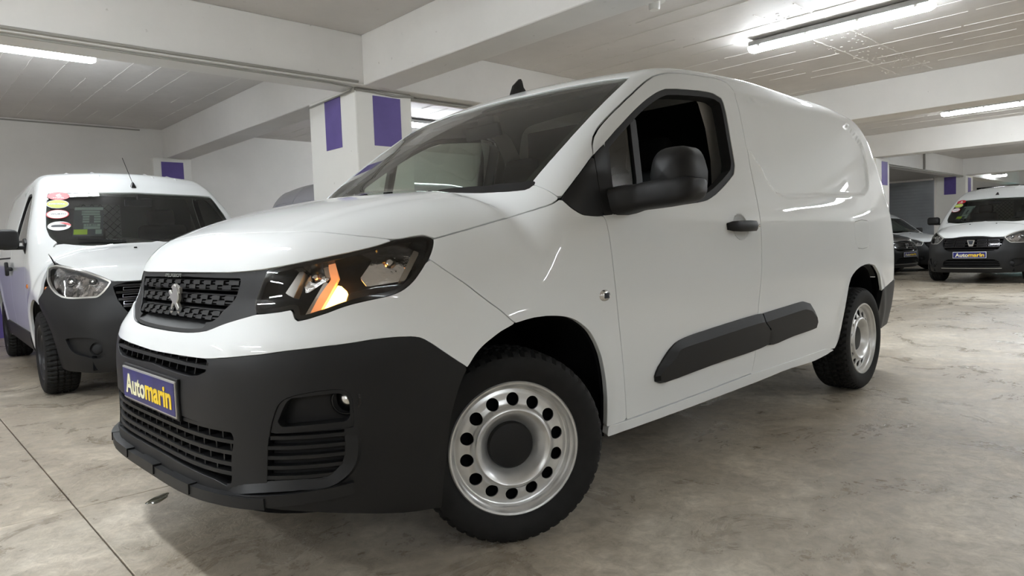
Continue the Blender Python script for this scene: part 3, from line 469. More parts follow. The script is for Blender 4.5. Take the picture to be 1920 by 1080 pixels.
'winrest':[[1.394,-0.865,1.276],[1.42,-0.856,1.319],[1.423,-0.852,1.34],[1.425,-0.847,1.365],[1.427,-0.841,1.394],[1.429,-0.835,1.423],[1.431,-0.829,1.451],[1.434,-0.824,1.479],[1.437,-0.817,1.508],[1.439,-0.811,1.537],[1.441,-0.806,1.563],[1.441,-0.801,1.585],[1.438,-0.794,1.62],[1.426,-0.789,1.64],[1.361,-0.786,1.655],[1.322,-0.786,1.656],[1.276,-0.786,1.654],[1.22,-0.787,1.651],[1.179,-0.788,1.647],[1.131,-0.789,1.643],[1.082,-0.79,1.638],[1.038,-0.791,1.634],[1.002,-0.792,1.629],[0.95,-0.793,1.622],[0.905,-0.796,1.608],[0.87,-0.799,1.595],[0.832,-0.802,1.578],[0.792,-0.807,1.559],[0.752,-0.811,1.538],[0.72,-0.814,1.52],[0.687,-0.818,1.501],[0.654,-0.822,1.481],[0.622,-0.826,1.461],[0.591,-0.83,1.441],[0.561,-0.833,1.422],[0.532,-0.837,1.404],[0.504,-0.84,1.385],[0.477,-0.843,1.367],[0.45,-0.846,1.349]],
'sailinner':[[0.45,-0.846,1.349],[0.445,-0.853,1.33],[0.441,-0.859,1.303],[0.438,-0.862,1.287],[0.436,-0.866,1.269],[0.432,-0.87,1.248],[0.429,-0.875,1.226],[0.426,-0.879,1.204],[0.425,-0.883,1.188],[0.423,-0.886,1.171],[0.421,-0.89,1.153],[0.419,-0.894,1.135],[0.418,-0.897,1.117],[0.417,-0.901,1.099],[0.416,-0.903,1.082]],
'qglass':[[0.453,-0.854,1.328],[0.479,-0.851,1.344],[0.505,-0.848,1.359],[0.532,-0.845,1.375],[0.559,-0.842,1.391],[0.587,-0.838,1.407],[0.615,-0.835,1.424],[0.643,-0.832,1.441],[0.64,-0.836,1.419],[0.637,-0.841,1.397],[0.634,-0.845,1.375],[0.631,-0.849,1.355],[0.629,-0.853,1.336],[0.626,-0.857,1.316],[0.624,-0.861,1.297],[0.621,-0.864,1.278],[0.619,-0.868,1.258],[0.616,-0.872,1.239],[0.614,-0.876,1.22],[0.606,-0.881,1.197],[0.598,-0.886,1.174],[0.59,-0.891,1.151],[0.582,-0.895,1.128],[0.549,-0.896,1.124],[0.516,-0.897,1.119],[0.484,-0.898,1.115],[0.452,-0.899,1.11],[0.421,-0.899,1.106],[0.422,-0.896,1.126],[0.424,-0.892,1.145],[0.426,-0.888,1.165],[0.429,-0.883,1.184],[0.431,-0.879,1.204],[0.433,-0.875,1.224],[0.437,-0.871,1.245],[0.441,-0.867,1.265],[0.445,-0.863,1.286],[0.449,-0.859,1.307],[0.453,-0.854,1.328]],
'bar':[[0.643,-0.832,1.441],[0.686,-0.827,1.465],[0.684,-0.831,1.443],[0.681,-0.836,1.421],[0.678,-0.84,1.4],[0.676,-0.844,1.378],[0.673,-0.848,1.359],[0.67,-0.852,1.339],[0.667,-0.856,1.319],[0.664,-0.86,1.299],[0.662,-0.864,1.28],[0.659,-0.868,1.26],[0.656,-0.872,1.241],[0.653,-0.876,1.221],[0.647,-0.88,1.201],[0.642,-0.884,1.18],[0.636,-0.889,1.16],[0.63,-0.893,1.139],[0.625,-0.897,1.119],[0.581,-0.898,1.114],[0.587,-0.894,1.135],[0.594,-0.89,1.156],[0.601,-0.885,1.177],[0.607,-0.88,1.198],[0.614,-0.876,1.22],[0.616,-0.872,1.239],[0.619,-0.868,1.258],[0.621,-0.864,1.278],[0.624,-0.861,1.297],[0.626,-0.857,1.316],[0.629,-0.853,1.336],[0.631,-0.849,1.355],[0.634,-0.845,1.375],[0.637,-0.841,1.397],[0.64,-0.836,1.419],[0.643,-0.832,1.441]],
'trimF':[[0.659,-0.897,0.451],[0.664,-0.9,0.468],[0.677,-0.903,0.488],[0.69,-0.905,0.5],[0.705,-0.907,0.515],[0.723,-0.909,0.531],[0.742,-0.911,0.546],[0.761,-0.912,0.557],[0.785,-0.914,0.569],[0.811,-0.914,0.576],[0.856,-0.915,0.583],[0.885,-0.915,0.586],[0.92,-0.916,0.589],[0.96,-0.916,0.592],[1.003,-0.916,0.594],[1.049,-0.917,0.597],[1.096,-0.917,0.6],[1.144,-0.917,0.602],[1.189,-0.917,0.605],[1.24,-0.917,0.607],[1.293,-0.918,0.61],[1.349,-0.918,0.613],[1.403,-0.918,0.615],[1.454,-0.918,0.617],[1.498,-0.918,0.618],[1.532,-0.918,0.617],[1.571,-0.915,0.582],[1.591,-0.91,0.541],[1.617,-0.907,0.515],[1.642,-0.903,0.483],[1.603,-0.898,0.458],[1.576,-0.898,0.454],[1.542,-0.897,0.45],[1.502,-0.896,0.447],[1.458,-0.896,0.445],[1.411,-0.896,0.443],[1.362,-0.895,0.441],[1.313,-0.895,0.44],[1.264,-0.895,0.439],[1.216,-0.895,0.438],[1.17,-0.894,0.437],[1.127,-0.894,0.435],[1.088,-0.894,0.434],[1.047,-0.893,0.432],[1.006,-0.893,0.43],[0.963,-0.893,0.428],[0.922,-0.892,0.426],[0.882,-0.892,0.424],[0.844,-0.891,0.422],[0.808,-0.891,0.42],[0.775,-0.891,0.419],[0.746,-0.89,0.418],[0.722,-0.89,0.417],[0.702,-0.89,0.417],[0.668,-0.893,0.43],[0.659,-0.897,0.451]],
'trimR':[[1.543,-0.918,0.616],[1.598,-0.918,0.619],[1.658,-0.919,0.622],[1.72,-0.919,0.625],[1.783,-0.919,0.628],[1.845,-0.919,0.631],[1.903,-0.919,0.634],[1.955,-0.919,0.636],[1.997,-0.919,0.637],[2.085,-0.918,0.619],[2.153,-0.914,0.573],[2.181,-0.91,0.538],[2.2,-0.906,0.506],[2.188,-0.901,0.476],[2.143,-0.901,0.473],[2.083,-0.9,0.47],[2.014,-0.9,0.468],[1.945,-0.9,0.466],[1.883,-0.899,0.464],[1.824,-0.899,0.46],[1.763,-0.898,0.455],[1.706,-0.897,0.45],[1.657,-0.897,0.449],[1.622,-0.897,0.453],[1.599,-0.902,0.476],[1.604,-0.906,0.51],[1.609,-0.91,0.539],[1.588,-0.915,0.581],[1.543,-0.918,0.616]],
'recess':[[1.701,-0.781,1.68],[1.759,-0.78,1.685],[1.853,-0.779,1.688],[1.894,-0.778,1.689],[1.943,-0.778,1.689],[1.999,-0.778,1.69],[2.061,-0.778,1.69],[2.127,-0.777,1.69],[2.195,-0.777,1.69],[2.265,-0.777,1.691],[2.333,-0.776,1.691],[2.403,-0.776,1.691],[2.48,-0.776,1.692],[2.56,-0.775,1.693],[2.641,-0.775,1.693],[2.722,-0.775,1.694],[2.802,-0.774,1.693],[2.876,-0.773,1.692],[2.942,-0.772,1.69],[3.04,-0.771,1.68],[3.104,-0.773,1.665],[3.149,-0.776,1.647],[3.192,-0.778,1.628],[3.245,-0.781,1.601],[3.278,-0.785,1.57],[3.297,-0.791,1.534],[3.302,-0.797,1.504],[3.299,-0.805,1.47],[3.289,-0.813,1.435],[3.277,-0.82,1.401],[3.263,-0.829,1.365],[3.246,-0.837,1.328],[3.225,-0.845,1.294],[3.2,-0.852,1.267],[3.065,-0.868,1.221],[2.991,-0.872,1.216],[2.903,-0.875,1.212],[2.808,-0.877,1.209],[2.711,-0.879,1.206],[2.615,-0.879,1.203],[2.522,-0.88,1.201],[2.434,-0.88,1.198],[2.358,-0.881,1.195],[2.278,-0.882,1.192],[2.198,-0.883,1.187],[2.119,-0.884,1.184],[2.045,-0.884,1.181],[1.978,-0.885,1.179],[1.92,-0.884,1.179],[1.873,-0.884,1.182],[1.81,-0.881,1.194],[1.774,-0.877,1.214],[1.749,-0.873,1.235],[1.719,-0.869,1.256]],
'fuel':[[2.793,-0.907,1.053],[2.924,-0.903,1.065],[3.032,-0.9,1.059],[3.049,-0.903,1.033],[3.048,-0.907,0.994],[3.04,-0.91,0.954],[3.034,-0.912,0.925],[2.985,-0.915,0.893],[2.894,-0.918,0.887],[2.809,-0.919,0.894],[2.776,-0.918,0.924],[2.767,-0.916,0.965],[2.77,-0.914,0.993],[2.781,-0.911,1.023],[2.793,-0.907,1.053]],
'archR':[[2.531,-0.877,0.307],[2.556,-0.881,0.33],[2.591,-0.882,0.357],[2.593,-0.889,0.388],[2.581,-0.9,0.427],[2.575,-0.909,0.464],[2.579,-0.915,0.499],[2.586,-0.919,0.534],[2.595,-0.922,0.57],[2.605,-0.924,0.6],[2.618,-0.925,0.632],[2.633,-0.925,0.663],[2.649,-0.924,0.688],[2.676,-0.924,0.72],[2.708,-0.925,0.741],[2.759,-0.926,0.763],[2.823,-0.926,0.78],[2.901,-0.927,0.79],[2.984,-0.925,0.793],[3.106,-0.92,0.776],[3.199,-0.916,0.719],[3.219,-0.916,0.688],[3.241,-0.912,0.651],[3.27,-0.907,0.613]],
'ridge':[[-0.863,-0.517,0.323],[-0.856,-0.539,0.327],[-0.848,-0.559,0.33],[-0.84,-0.577,0.333],[-0.832,-0.595,0.336],[-0.824,-0.61,0.338],[-0.815,-0.624,0.34],[-0.806,-0.637,0.341],[-0.795,-0.65,0.343],[-0.786,-0.661,0.343],[-0.776,-0.671,0.344],[-0.765,-0.682,0.344],[-0.754,-0.691,0.344],[-0.743,-0.701,0.345],[-0.732,-0.71,0.345],[-0.72,-0.719,0.344],[-0.708,-0.727,0.344],[-0.696,-0.734,0.344],[-0.686,-0.741,0.345],[-0.672,-0.749,0.349],[-0.66,-0.756,0.354],[-0.65,-0.762,0.361],[-0.64,-0.768,0.369],[-0.631,-0.773,0.378],[-0.624,-0.777,0.387],[-0.616,-0.781,0.401],[-0.612,-0.785,0.416],[-0.61,-0.787,0.432],[-0.609,-0.789,0.451],[-0.609,-0.79,0.467],[-0.61,-0.791,0.485],[-0.61,-0.792,0.503]],
'rbump':[[3.275,-0.907,0.609],[3.362,-0.896,0.617],[3.447,-0.886,0.625],[3.526,-0.88,0.638],[3.612,-0.872,0.651]],
'sillbot':[[0.393,-0.864,0.264],[0.416,-0.867,0.266],[0.445,-0.866,0.265],[0.48,-0.86,0.262],[0.512,-0.857,0.261],[0.54,-0.856,0.26],[0.569,-0.856,0.26],[0.598,-0.856,0.26],[0.628,-0.856,0.26],[0.66,-0.856,0.26],[0.693,-0.856,0.26],[0.728,-0.856,0.26],[0.765,-0.856,0.26],[0.805,-0.856,0.261],[0.837,-0.856,0.261],[0.87,-0.856,0.261],[0.907,-0.856,0.261],[0.945,-0.857,0.262],[0.985,-0.857,0.262],[1.028,-0.857,0.263],[1.071,-0.857,0.263],[1.116,-0.857,0.264],[1.161,-0.857,0.265],[1.208,-0.858,0.265],[1.254,-0.858,0.266],[1.3,-0.858,0.267],[1.346,-0.858,0.267],[1.39,-0.858,0.268],[1.433,-0.858,0.269],[1.474,-0.859,0.269],[1.512,-0.859,0.27],[1.548,-0.859,0.27],[1.625,-0.859,0.272],[1.688,-0.86,0.274],[1.739,-0.86,0.275],[1.781,-0.861,0.277],[1.818,-0.861,0.278],[1.855,-0.861,0.28],[1.895,-0.861,0.28],[1.967,-0.861,0.281],[2.031,-0.861,0.28],[2.089,-0.861,0.278],[2.143,-0.861,0.277],[2.228,-0.86,0.276],[2.302,-0.861,0.277],[2.385,-0.862,0.283],[2.46,-0.864,0.29],[2.531,-0.877,0.307]],
'ws_side':[[0.145,-0.759,1.198],[0.162,-0.759,1.212],[0.177,-0.759,1.225],[0.194,-0.759,1.24],[0.218,-0.76,1.259],[0.232,-0.76,1.27],[0.248,-0.76,1.283],[0.265,-0.761,1.297],[0.284,-0.76,1.312],[0.304,-0.76,1.327],[0.326,-0.759,1.343],[0.347,-0.758,1.359],[0.368,-0.756,1.375],[0.389,-0.755,1.39],[0.411,-0.754,1.406],[0.434,-0.752,1.422],[0.456,-0.751,1.438],[0.479,-0.749,1.455],[0.503,-0.747,1.471],[0.526,-0.745,1.487],[0.55,-0.744,1.504],[0.575,-0.742,1.521],[0.6,-0.74,1.537],[0.624,-0.739,1.554],[0.649,-0.738,1.571],[0.674,-0.737,1.587],[0.701,-0.735,1.604],[0.731,-0.731,1.623],[0.763,-0.726,1.642],[0.799,-0.718,1.662]],
'ws_top':[[0.799,-0.718,1.662],[0.795,-0.699,1.664],[0.795,-0.676,1.667],[0.792,-0.647,1.669],[0.789,-0.624,1.671],[0.786,-0.597,1.672],[0.781,-0.568,1.673],[0.777,-0.539,1.674],[0.772,-0.511,1.675],[0.767,-0.485,1.675],[0.762,-0.46,1.675],[0.757,-0.436,1.674],[0.751,-0.409,1.674],[0.744,-0.378,1.673],[0.74,-0.357,1.672],[0.735,-0.333,1.672],[0.73,-0.308,1.671],[0.725,-0.282,1.67],[0.721,-0.254,1.67],[0.718,-0.225,1.669],[0.715,-0.195,1.669],[0.713,-0.165,1.669]],
'splittop':[[-0.9,-0.063,0.297],[-0.9,-0.105,0.3],[-0.9,-0.145,0.301],[-0.9,-0.183,0.302],[-0.899,-0.221,0.304],[-0.898,-0.26,0.306],[-0.896,-0.3,0.308],[-0.894,-0.331,0.311],[-0.892,-0.362,0.313],[-0.889,-0.391,0.315],[-0.885,-0.42,0.316],[-0.88,-0.447,0.318],[-0.875,-0.472,0.319],[-0.869,-0.496,0.321],[-0.863,-0.517,0.323],[-0.857,-0.536,0.325],[-0.85,-0.554,0.328],[-0.843,-0.572,0.33],[-0.835,-0.589,0.333],[-0.827,-0.604,0.336],[-0.819,-0.618,0.338],[-0.811,-0.63,0.34],[-0.803,-0.641,0.342],[-0.795,-0.65,0.343],[-0.784,-0.663,0.344],[-0.773,-0.674,0.344],[-0.764,-0.683,0.344],[-0.755,-0.691,0.345],[-0.745,-0.7,0.345],[-0.733,-0.709,0.345],[-0.722,-0.717,0.345],[-0.71,-0.725,0.345],[-0.698,-0.733,0.344],[-0.686,-0.741,0.344]],
'low_open':[[-0.893,-0.083,0.512],[-0.893,-0.125,0.512],[-0.893,-0.165,0.511],[-0.892,-0.203,0.511],[-0.892,-0.24,0.511],[-0.891,-0.274,0.51],[-0.889,-0.306,0.509],[-0.887,-0.343,0.508],[-0.884,-0.378,0.507],[-0.88,-0.409,0.505],[-0.875,-0.437,0.503],[-0.871,-0.46,0.501],[-0.865,-0.486,0.5],[-0.859,-0.509,0.5],[-0.853,-0.527,0.498],[-0.85,-0.539,0.491],[-0.848,-0.542,0.481],[-0.849,-0.541,0.468],[-0.85,-0.537,0.453],[-0.852,-0.532,0.437],[-0.853,-0.529,0.421],[-0.853,-0.528,0.405],[-0.854,-0.529,0.387],[-0.855,-0.53,0.37],[-0.857,-0.53,0.356],[-0.859,-0.525,0.346],[-0.864,-0.509,0.342],[-0.87,-0.484,0.347],[-0.877,-0.452,0.352],[-0.88,-0.432,0.353],[-0.884,-0.41,0.354],[-0.887,-0.384,0.355],[-0.89,-0.355,0.356],[-0.892,-0.324,0.357],[-0.894,-0.292,0.358],[-0.895,-0.259,0.358],[-0.896,-0.223,0.359],[-0.896,-0.186,0.359],[-0.896,-0.147,0.36],[-0.896,-0.106,0.36],[-0.897,-0.064,0.36]],
'up_open':[[-0.879,0.017,0.681],[-0.879,-0.032,0.682],[-0.878,-0.079,0.683],[-0.878,-0.125,0.684],[-0.878,-0.165,0.684],[-0.877,-0.203,0.685],[-0.876,-0.251,0.686],[-0.874,-0.29,0.687],[-0.871,-0.335,0.689],[-0.868,-0.377,0.69],[-0.864,-0.412,0.69],[-0.862,-0.434,0.689],[-0.867,-0.435,0.668],[-0.87,-0.428,0.656],[-0.877,-0.388,0.643],[-0.882,-0.334,0.634],[-0.884,-0.306,0.634],[-0.885,-0.27,0.634],[-0.886,-0.229,0.634],[-0.887,-0.187,0.635],[-0.887,-0.144,0.636],[-0.887,-0.098,0.638],[-0.887,-0.05,0.64],[-0.887,-0.001,0.642]],
'fog_out':[[-0.795,-0.648,0.497],[-0.793,-0.651,0.511],[-0.791,-0.654,0.524],[-0.788,-0.657,0.538],[-0.786,-0.661,0.55],[-0.782,-0.665,0.563],[-0.778,-0.67,0.575],[-0.773,-0.676,0.585],[-0.764,-0.686,0.594],[-0.75,-0.7,0.601],[-0.742,-0.708,0.604],[-0.732,-0.716,0.606],[-0.721,-0.726,0.608],[-0.71,-0.735,0.61],[-0.699,-0.743,0.611],[-0.689,-0.749,0.612],[-0.674,-0.76,0.613],[-0.662,-0.768,0.613],[-0.651,-0.774,0.612],[-0.638,-0.781,0.609],[-0.629,-0.786,0.603],[-0.619,-0.791,0.584],[-0.617,-0.791,0.567],[-0.617,-0.791,0.548],[-0.616,-0.79,0.533],[-0.617,-0.79,0.517],[-0.617,-0.789,0.502]],
'fog_in':[[-0.781,-0.667,0.531],[-0.776,-0.673,0.546],[-0.771,-0.678,0.562],[-0.766,-0.684,0.576],[-0.76,-0.689,0.587],[-0.751,-0.699,0.595],[-0.735,-0.714,0.596],[-0.726,-0.722,0.597],[-0.715,-0.731,0.598],[-0.702,-0.741,0.6],[-0.688,-0.75,0.6],[-0.675,-0.759,0.601],[-0.663,-0.767,0.601],[-0.654,-0.772,0.601],[-0.634,-0.783,0.594],[-0.627,-0.786,0.573],[-0.626,-0.786,0.559],[-0.626,-0.786,0.543],[-0.627,-0.785,0.531],[-0.634,-0.781,0.521],[-0.641,-0.777,0.52],[-0.649,-0.772,0.52],[-0.66,-0.766,0.52],[-0.671,-0.76,0.52],[-0.683,-0.752,0.519],[-0.696,-0.743,0.519],[-0.709,-0.734,0.519],[-0.721,-0.725,0.518],[-0.733,-0.715,0.518],[-0.744,-0.706,0.517],[-0.754,-0.696,0.517],[-0.763,-0.688,0.516],[-0.77,-0.68,0.516],[-0.775,-0.674,0.516],[-0.781,-0.667,0.531]],
'fin':[[-0.798,-0.645,0.492],[-0.789,-0.656,0.494],[-0.781,-0.667,0.495],[-0.772,-0.677,0.496],[-0.763,-0.687,0.497],[-0.754,-0.696,0.498],[-0.744,-0.705,0.499],[-0.735,-0.713,0.5],[-0.725,-0.721,0.5],[-0.715,-0.729,0.501],[-0.705,-0.737,0.501],[-0.694,-0.744,0.501],[-0.684,-0.751,0.502],[-0.673,-0.758,0.502],[-0.662,-0.764,0.502],[-0.651,-0.77,0.502],[-0.64,-0.777,0.502],[-0.629,-0.783,0.502],[-0.618,-0.788,0.501],[-0.618,-0.788,0.487],[-0.618,-0.787,0.473],[-0.618,-0.786,0.459],[-0.617,-0.785,0.445],[-0.617,-0.784,0.431],[-0.617,-0.782,0.417],[-0.626,-0.777,0.408],[-0.635,-0.772,0.398],[-0.643,-0.767,0.389],[-0.652,-0.762,0.38],[-0.661,-0.757,0.37],[-0.673,-0.75,0.37],[-0.685,-0.742,0.369],[-0.697,-0.735,0.368],[-0.709,-0.727,0.366],[-0.72,-0.719,0.365],[-0.732,-0.71,0.364],[-0.743,-0.701,0.362],[-0.754,-0.692,0.361],[-0.765,-0.682,0.36],[-0.775,-0.672,0.358],[-0.786,-0.661,0.356],[-0.796,-0.649,0.354],[-0.805,-0.637,0.352],[-0.804,-0.637,0.366],[-0.803,-0.637,0.38],[-0.802,-0.638,0.394],[-0.801,-0.638,0.408],[-0.801,-0.64,0.422],[-0.8,-0.641,0.436],[-0.8,-0.642,0.45],[-0.799,-0.643,0.464],[-0.798,-0.644,0.478],[-0.798,-0.645,0.492]],
'plateTL':[[-0.889,0.254,0.605],[-0.89,0.186,0.607],[-0.891,0.123,0.608],[-0.891,0.064,0.609],[-0.891,0.008,0.609],[-0.891,-0.044,0.61],[-0.891,-0.092,0.61],[-0.89,-0.137,0.611],[-0.89,-0.178,0.611],[-0.889,-0.218,0.611],[-0.889,-0.257,0.61]],
'hp_silverA':[[-0.608,-0.64,0.956],[-0.589,-0.657,0.958],[-0.596,-0.671,0.934],[-0.6,-0.68,0.909],[-0.613,-0.667,0.914],[-0.612,-0.656,0.935],[-0.608,-0.64,0.956]],
'hp_drl':[[-0.589,-0.657,0.958],[-0.576,-0.666,0.96],[-0.581,-0.682,0.937],[-0.582,-0.693,0.914],[-0.595,-0.691,0.889],[-0.605,-0.688,0.873],[-0.614,-0.685,0.857],[-0.624,-0.682,0.842],[-0.634,-0.68,0.826],[-0.644,-0.679,0.811],[-0.663,-0.662,0.808],[-0.65,-0.663,0.828],[-0.638,-0.665,0.848],[-0.626,-0.669,0.868],[-0.613,-0.676,0.887],[-0.599,-0.682,0.906],[-0.596,-0.667,0.94],[-0.589,-0.657,0.958]],
'hp_silverB':[[-0.618,-0.668,0.899],[-0.607,-0.677,0.901],[-0.616,-0.674,0.885],[-0.625,-0.67,0.869],[-0.634,-0.667,0.853],[-0.644,-0.664,0.838],[-0.654,-0.663,0.822],[-0.664,-0.662,0.807],[-0.675,-0.65,0.806],[-0.664,-0.651,0.821],[-0.654,-0.653,0.837],[-0.645,-0.656,0.852],[-0.636,-0.66,0.867],[-0.627,-0.664,0.883],[-0.618,-0.668,0.899]],
'hp_amber':[[-0.587,-0.697,0.892],[-0.571,-0.716,0.868],[-0.58,-0.716,0.849],[-0.586,-0.716,0.837],[-0.607,-0.703,0.83],[-0.622,-0.694,0.821],[-0.638,-0.684,0.813],[-0.623,-0.686,0.835],[-0.61,-0.689,0.856],[-0.599,-0.693,0.874],[-0.587,-0.697,0.892]],
'hp_reflR':[[-0.468,-0.699,0.968],[-0.448,-0.702,0.973],[-0.426,-0.704,0.979],[-0.405,-0.705,0.985],[-0.386,-0.713,0.984],[-0.367,-0.721,0.982],[-0.348,-0.728,0.981],[-0.368,-0.74,0.962],[-0.387,-0.75,0.944],[-0.405,-0.76,0.926],[-0.42,-0.766,0.908],[-0.433,-0.769,0.89],[-0.455,-0.76,0.888],[-0.476,-0.751,0.885],[-0.497,-0.74,0.883],[-0.518,-0.729,0.881],[-0.529,-0.714,0.905],[-0.506,-0.714,0.93],[-0.488,-0.709,0.949],[-0.468,-0.699,0.968]],
'hp_silverR':[[-0.36,-0.749,0.98],[-0.35,-0.759,0.972],[-0.371,-0.769,0.952],[-0.392,-0.779,0.932],[-0.41,-0.785,0.913],[-0.425,-0.788,0.894],[-0.444,-0.782,0.89],[-0.431,-0.78,0.908],[-0.416,-0.776,0.925],[-0.399,-0.769,0.943],[-0.379,-0.759,0.962],[-0.36,-0.749,0.98]],
'hp_wedgeL':[[-0.653,-0.606,0.937],[-0.651,-0.618,0.926],[-0.659,-0.616,0.909],[-0.667,-0.613,0.892],[-0.674,-0.609,0.875],[-0.682,-0.605,0.858],[-0.693,-0.58,0.871],[-0.684,-0.588,0.887],[-0.674,-0.596,0.904],[-0.664,-0.602,0.921],[-0.653,-0.606,0.937]],
'hp_reflL':[[-0.616,-0.613,0.944],[-0.6,-0.622,0.952],[-0.603,-0.638,0.932],[-0.604,-0.65,0.912],[-0.595,-0.662,0.906],[-0.62,-0.643,0.89],[-0.634,-0.631,0.878],[-0.648,-0.617,0.866],[-0.647,-0.607,0.891],[-0.638,-0.612,0.909],[-0.628,-0.614,0.926],[-0.616,-0.613,0.944]],
'hp_finsR':[[-0.569,-0.718,0.865],[-0.551,-0.73,0.87],[-0.531,-0.742,0.874],[-0.515,-0.75,0.876],[-0.499,-0.759,0.878],[-0.481,-0.768,0.88],[-0.462,-0.776,0.883],[-0.443,-0.783,0.885],[-0.428,-0.791,0.88],[-0.446,-0.786,0.874],[-0.462,-0.779,0.868],[-0.479,-0.773,0.862],[-0.495,-0.766,0.856],[-0.511,-0.759,0.85],[-0.529,-0.75,0.847],[-0.547,-0.74,0.843],[-0.564,-0.73,0.84],[-0.581,-0.719,0.836],[-0.569,-0.718,0.865]],
'lion':[[-0.812,0.007,0.89],[-0.812,-0.013,0.896],[-0.812,-0.035,0.889],[-0.812,-0.043,0.884],[-0.812,-0.059,0.885],[-0.812,-0.058,0.865],[-0.812,-0.049,0.865],[-0.812,-0.045,0.876],[-0.812,-0.046,0.849],[-0.812,-0.041,0.843],[-0.812,-0.029,0.834],[-0.812,-0.043,0.819],[-0.812,-0.042,0.797],[-0.812,-0.027,0.792],[-0.812,-0.015,0.802],[-0.812,-0.028,0.805],[-0.812,-0.009,0.827],[-0.812,0.001,0.829],[-0.812,0.014,0.822],[-0.812,0.019,0.793],[-0.812,0.03,0.792],[-0.812,0.049,0.795],[-0.812,0.043,0.804],[-0.812,0.034,0.806],[-0.812,0.024,0.826],[-0.812,0.013,0.836],[-0.812,0.028,0.846],[-0.812,0.048,0.847],[-0.812,0.045,0.852],[-0.812,0.029,0.855],[-0.812,0.04,0.866],[-0.812,0.036,0.875],[-0.812,0.023,0.875],[-0.812,0.016,0.866],[-0.812,0.004,0.869],[-0.812,0.003,0.878],[-0.812,0.015,0.883]],
'emblem_c':[[-0.798,0.032,0.842],[-0.798,0.032,0.842]],
'handle':[[1.346,-0.91,1.035],[1.346,-0.91,1.035]],
'repeater':[[0.316,-0.922,0.797],[0.316,-0.922,0.797]],
'bwc':[[-0.833,0.11,0.772],[-0.833,0.109,0.772]],
'foglamp':[[-0.646,-0.776,0.567],[-0.646,-0.776,0.567]]}
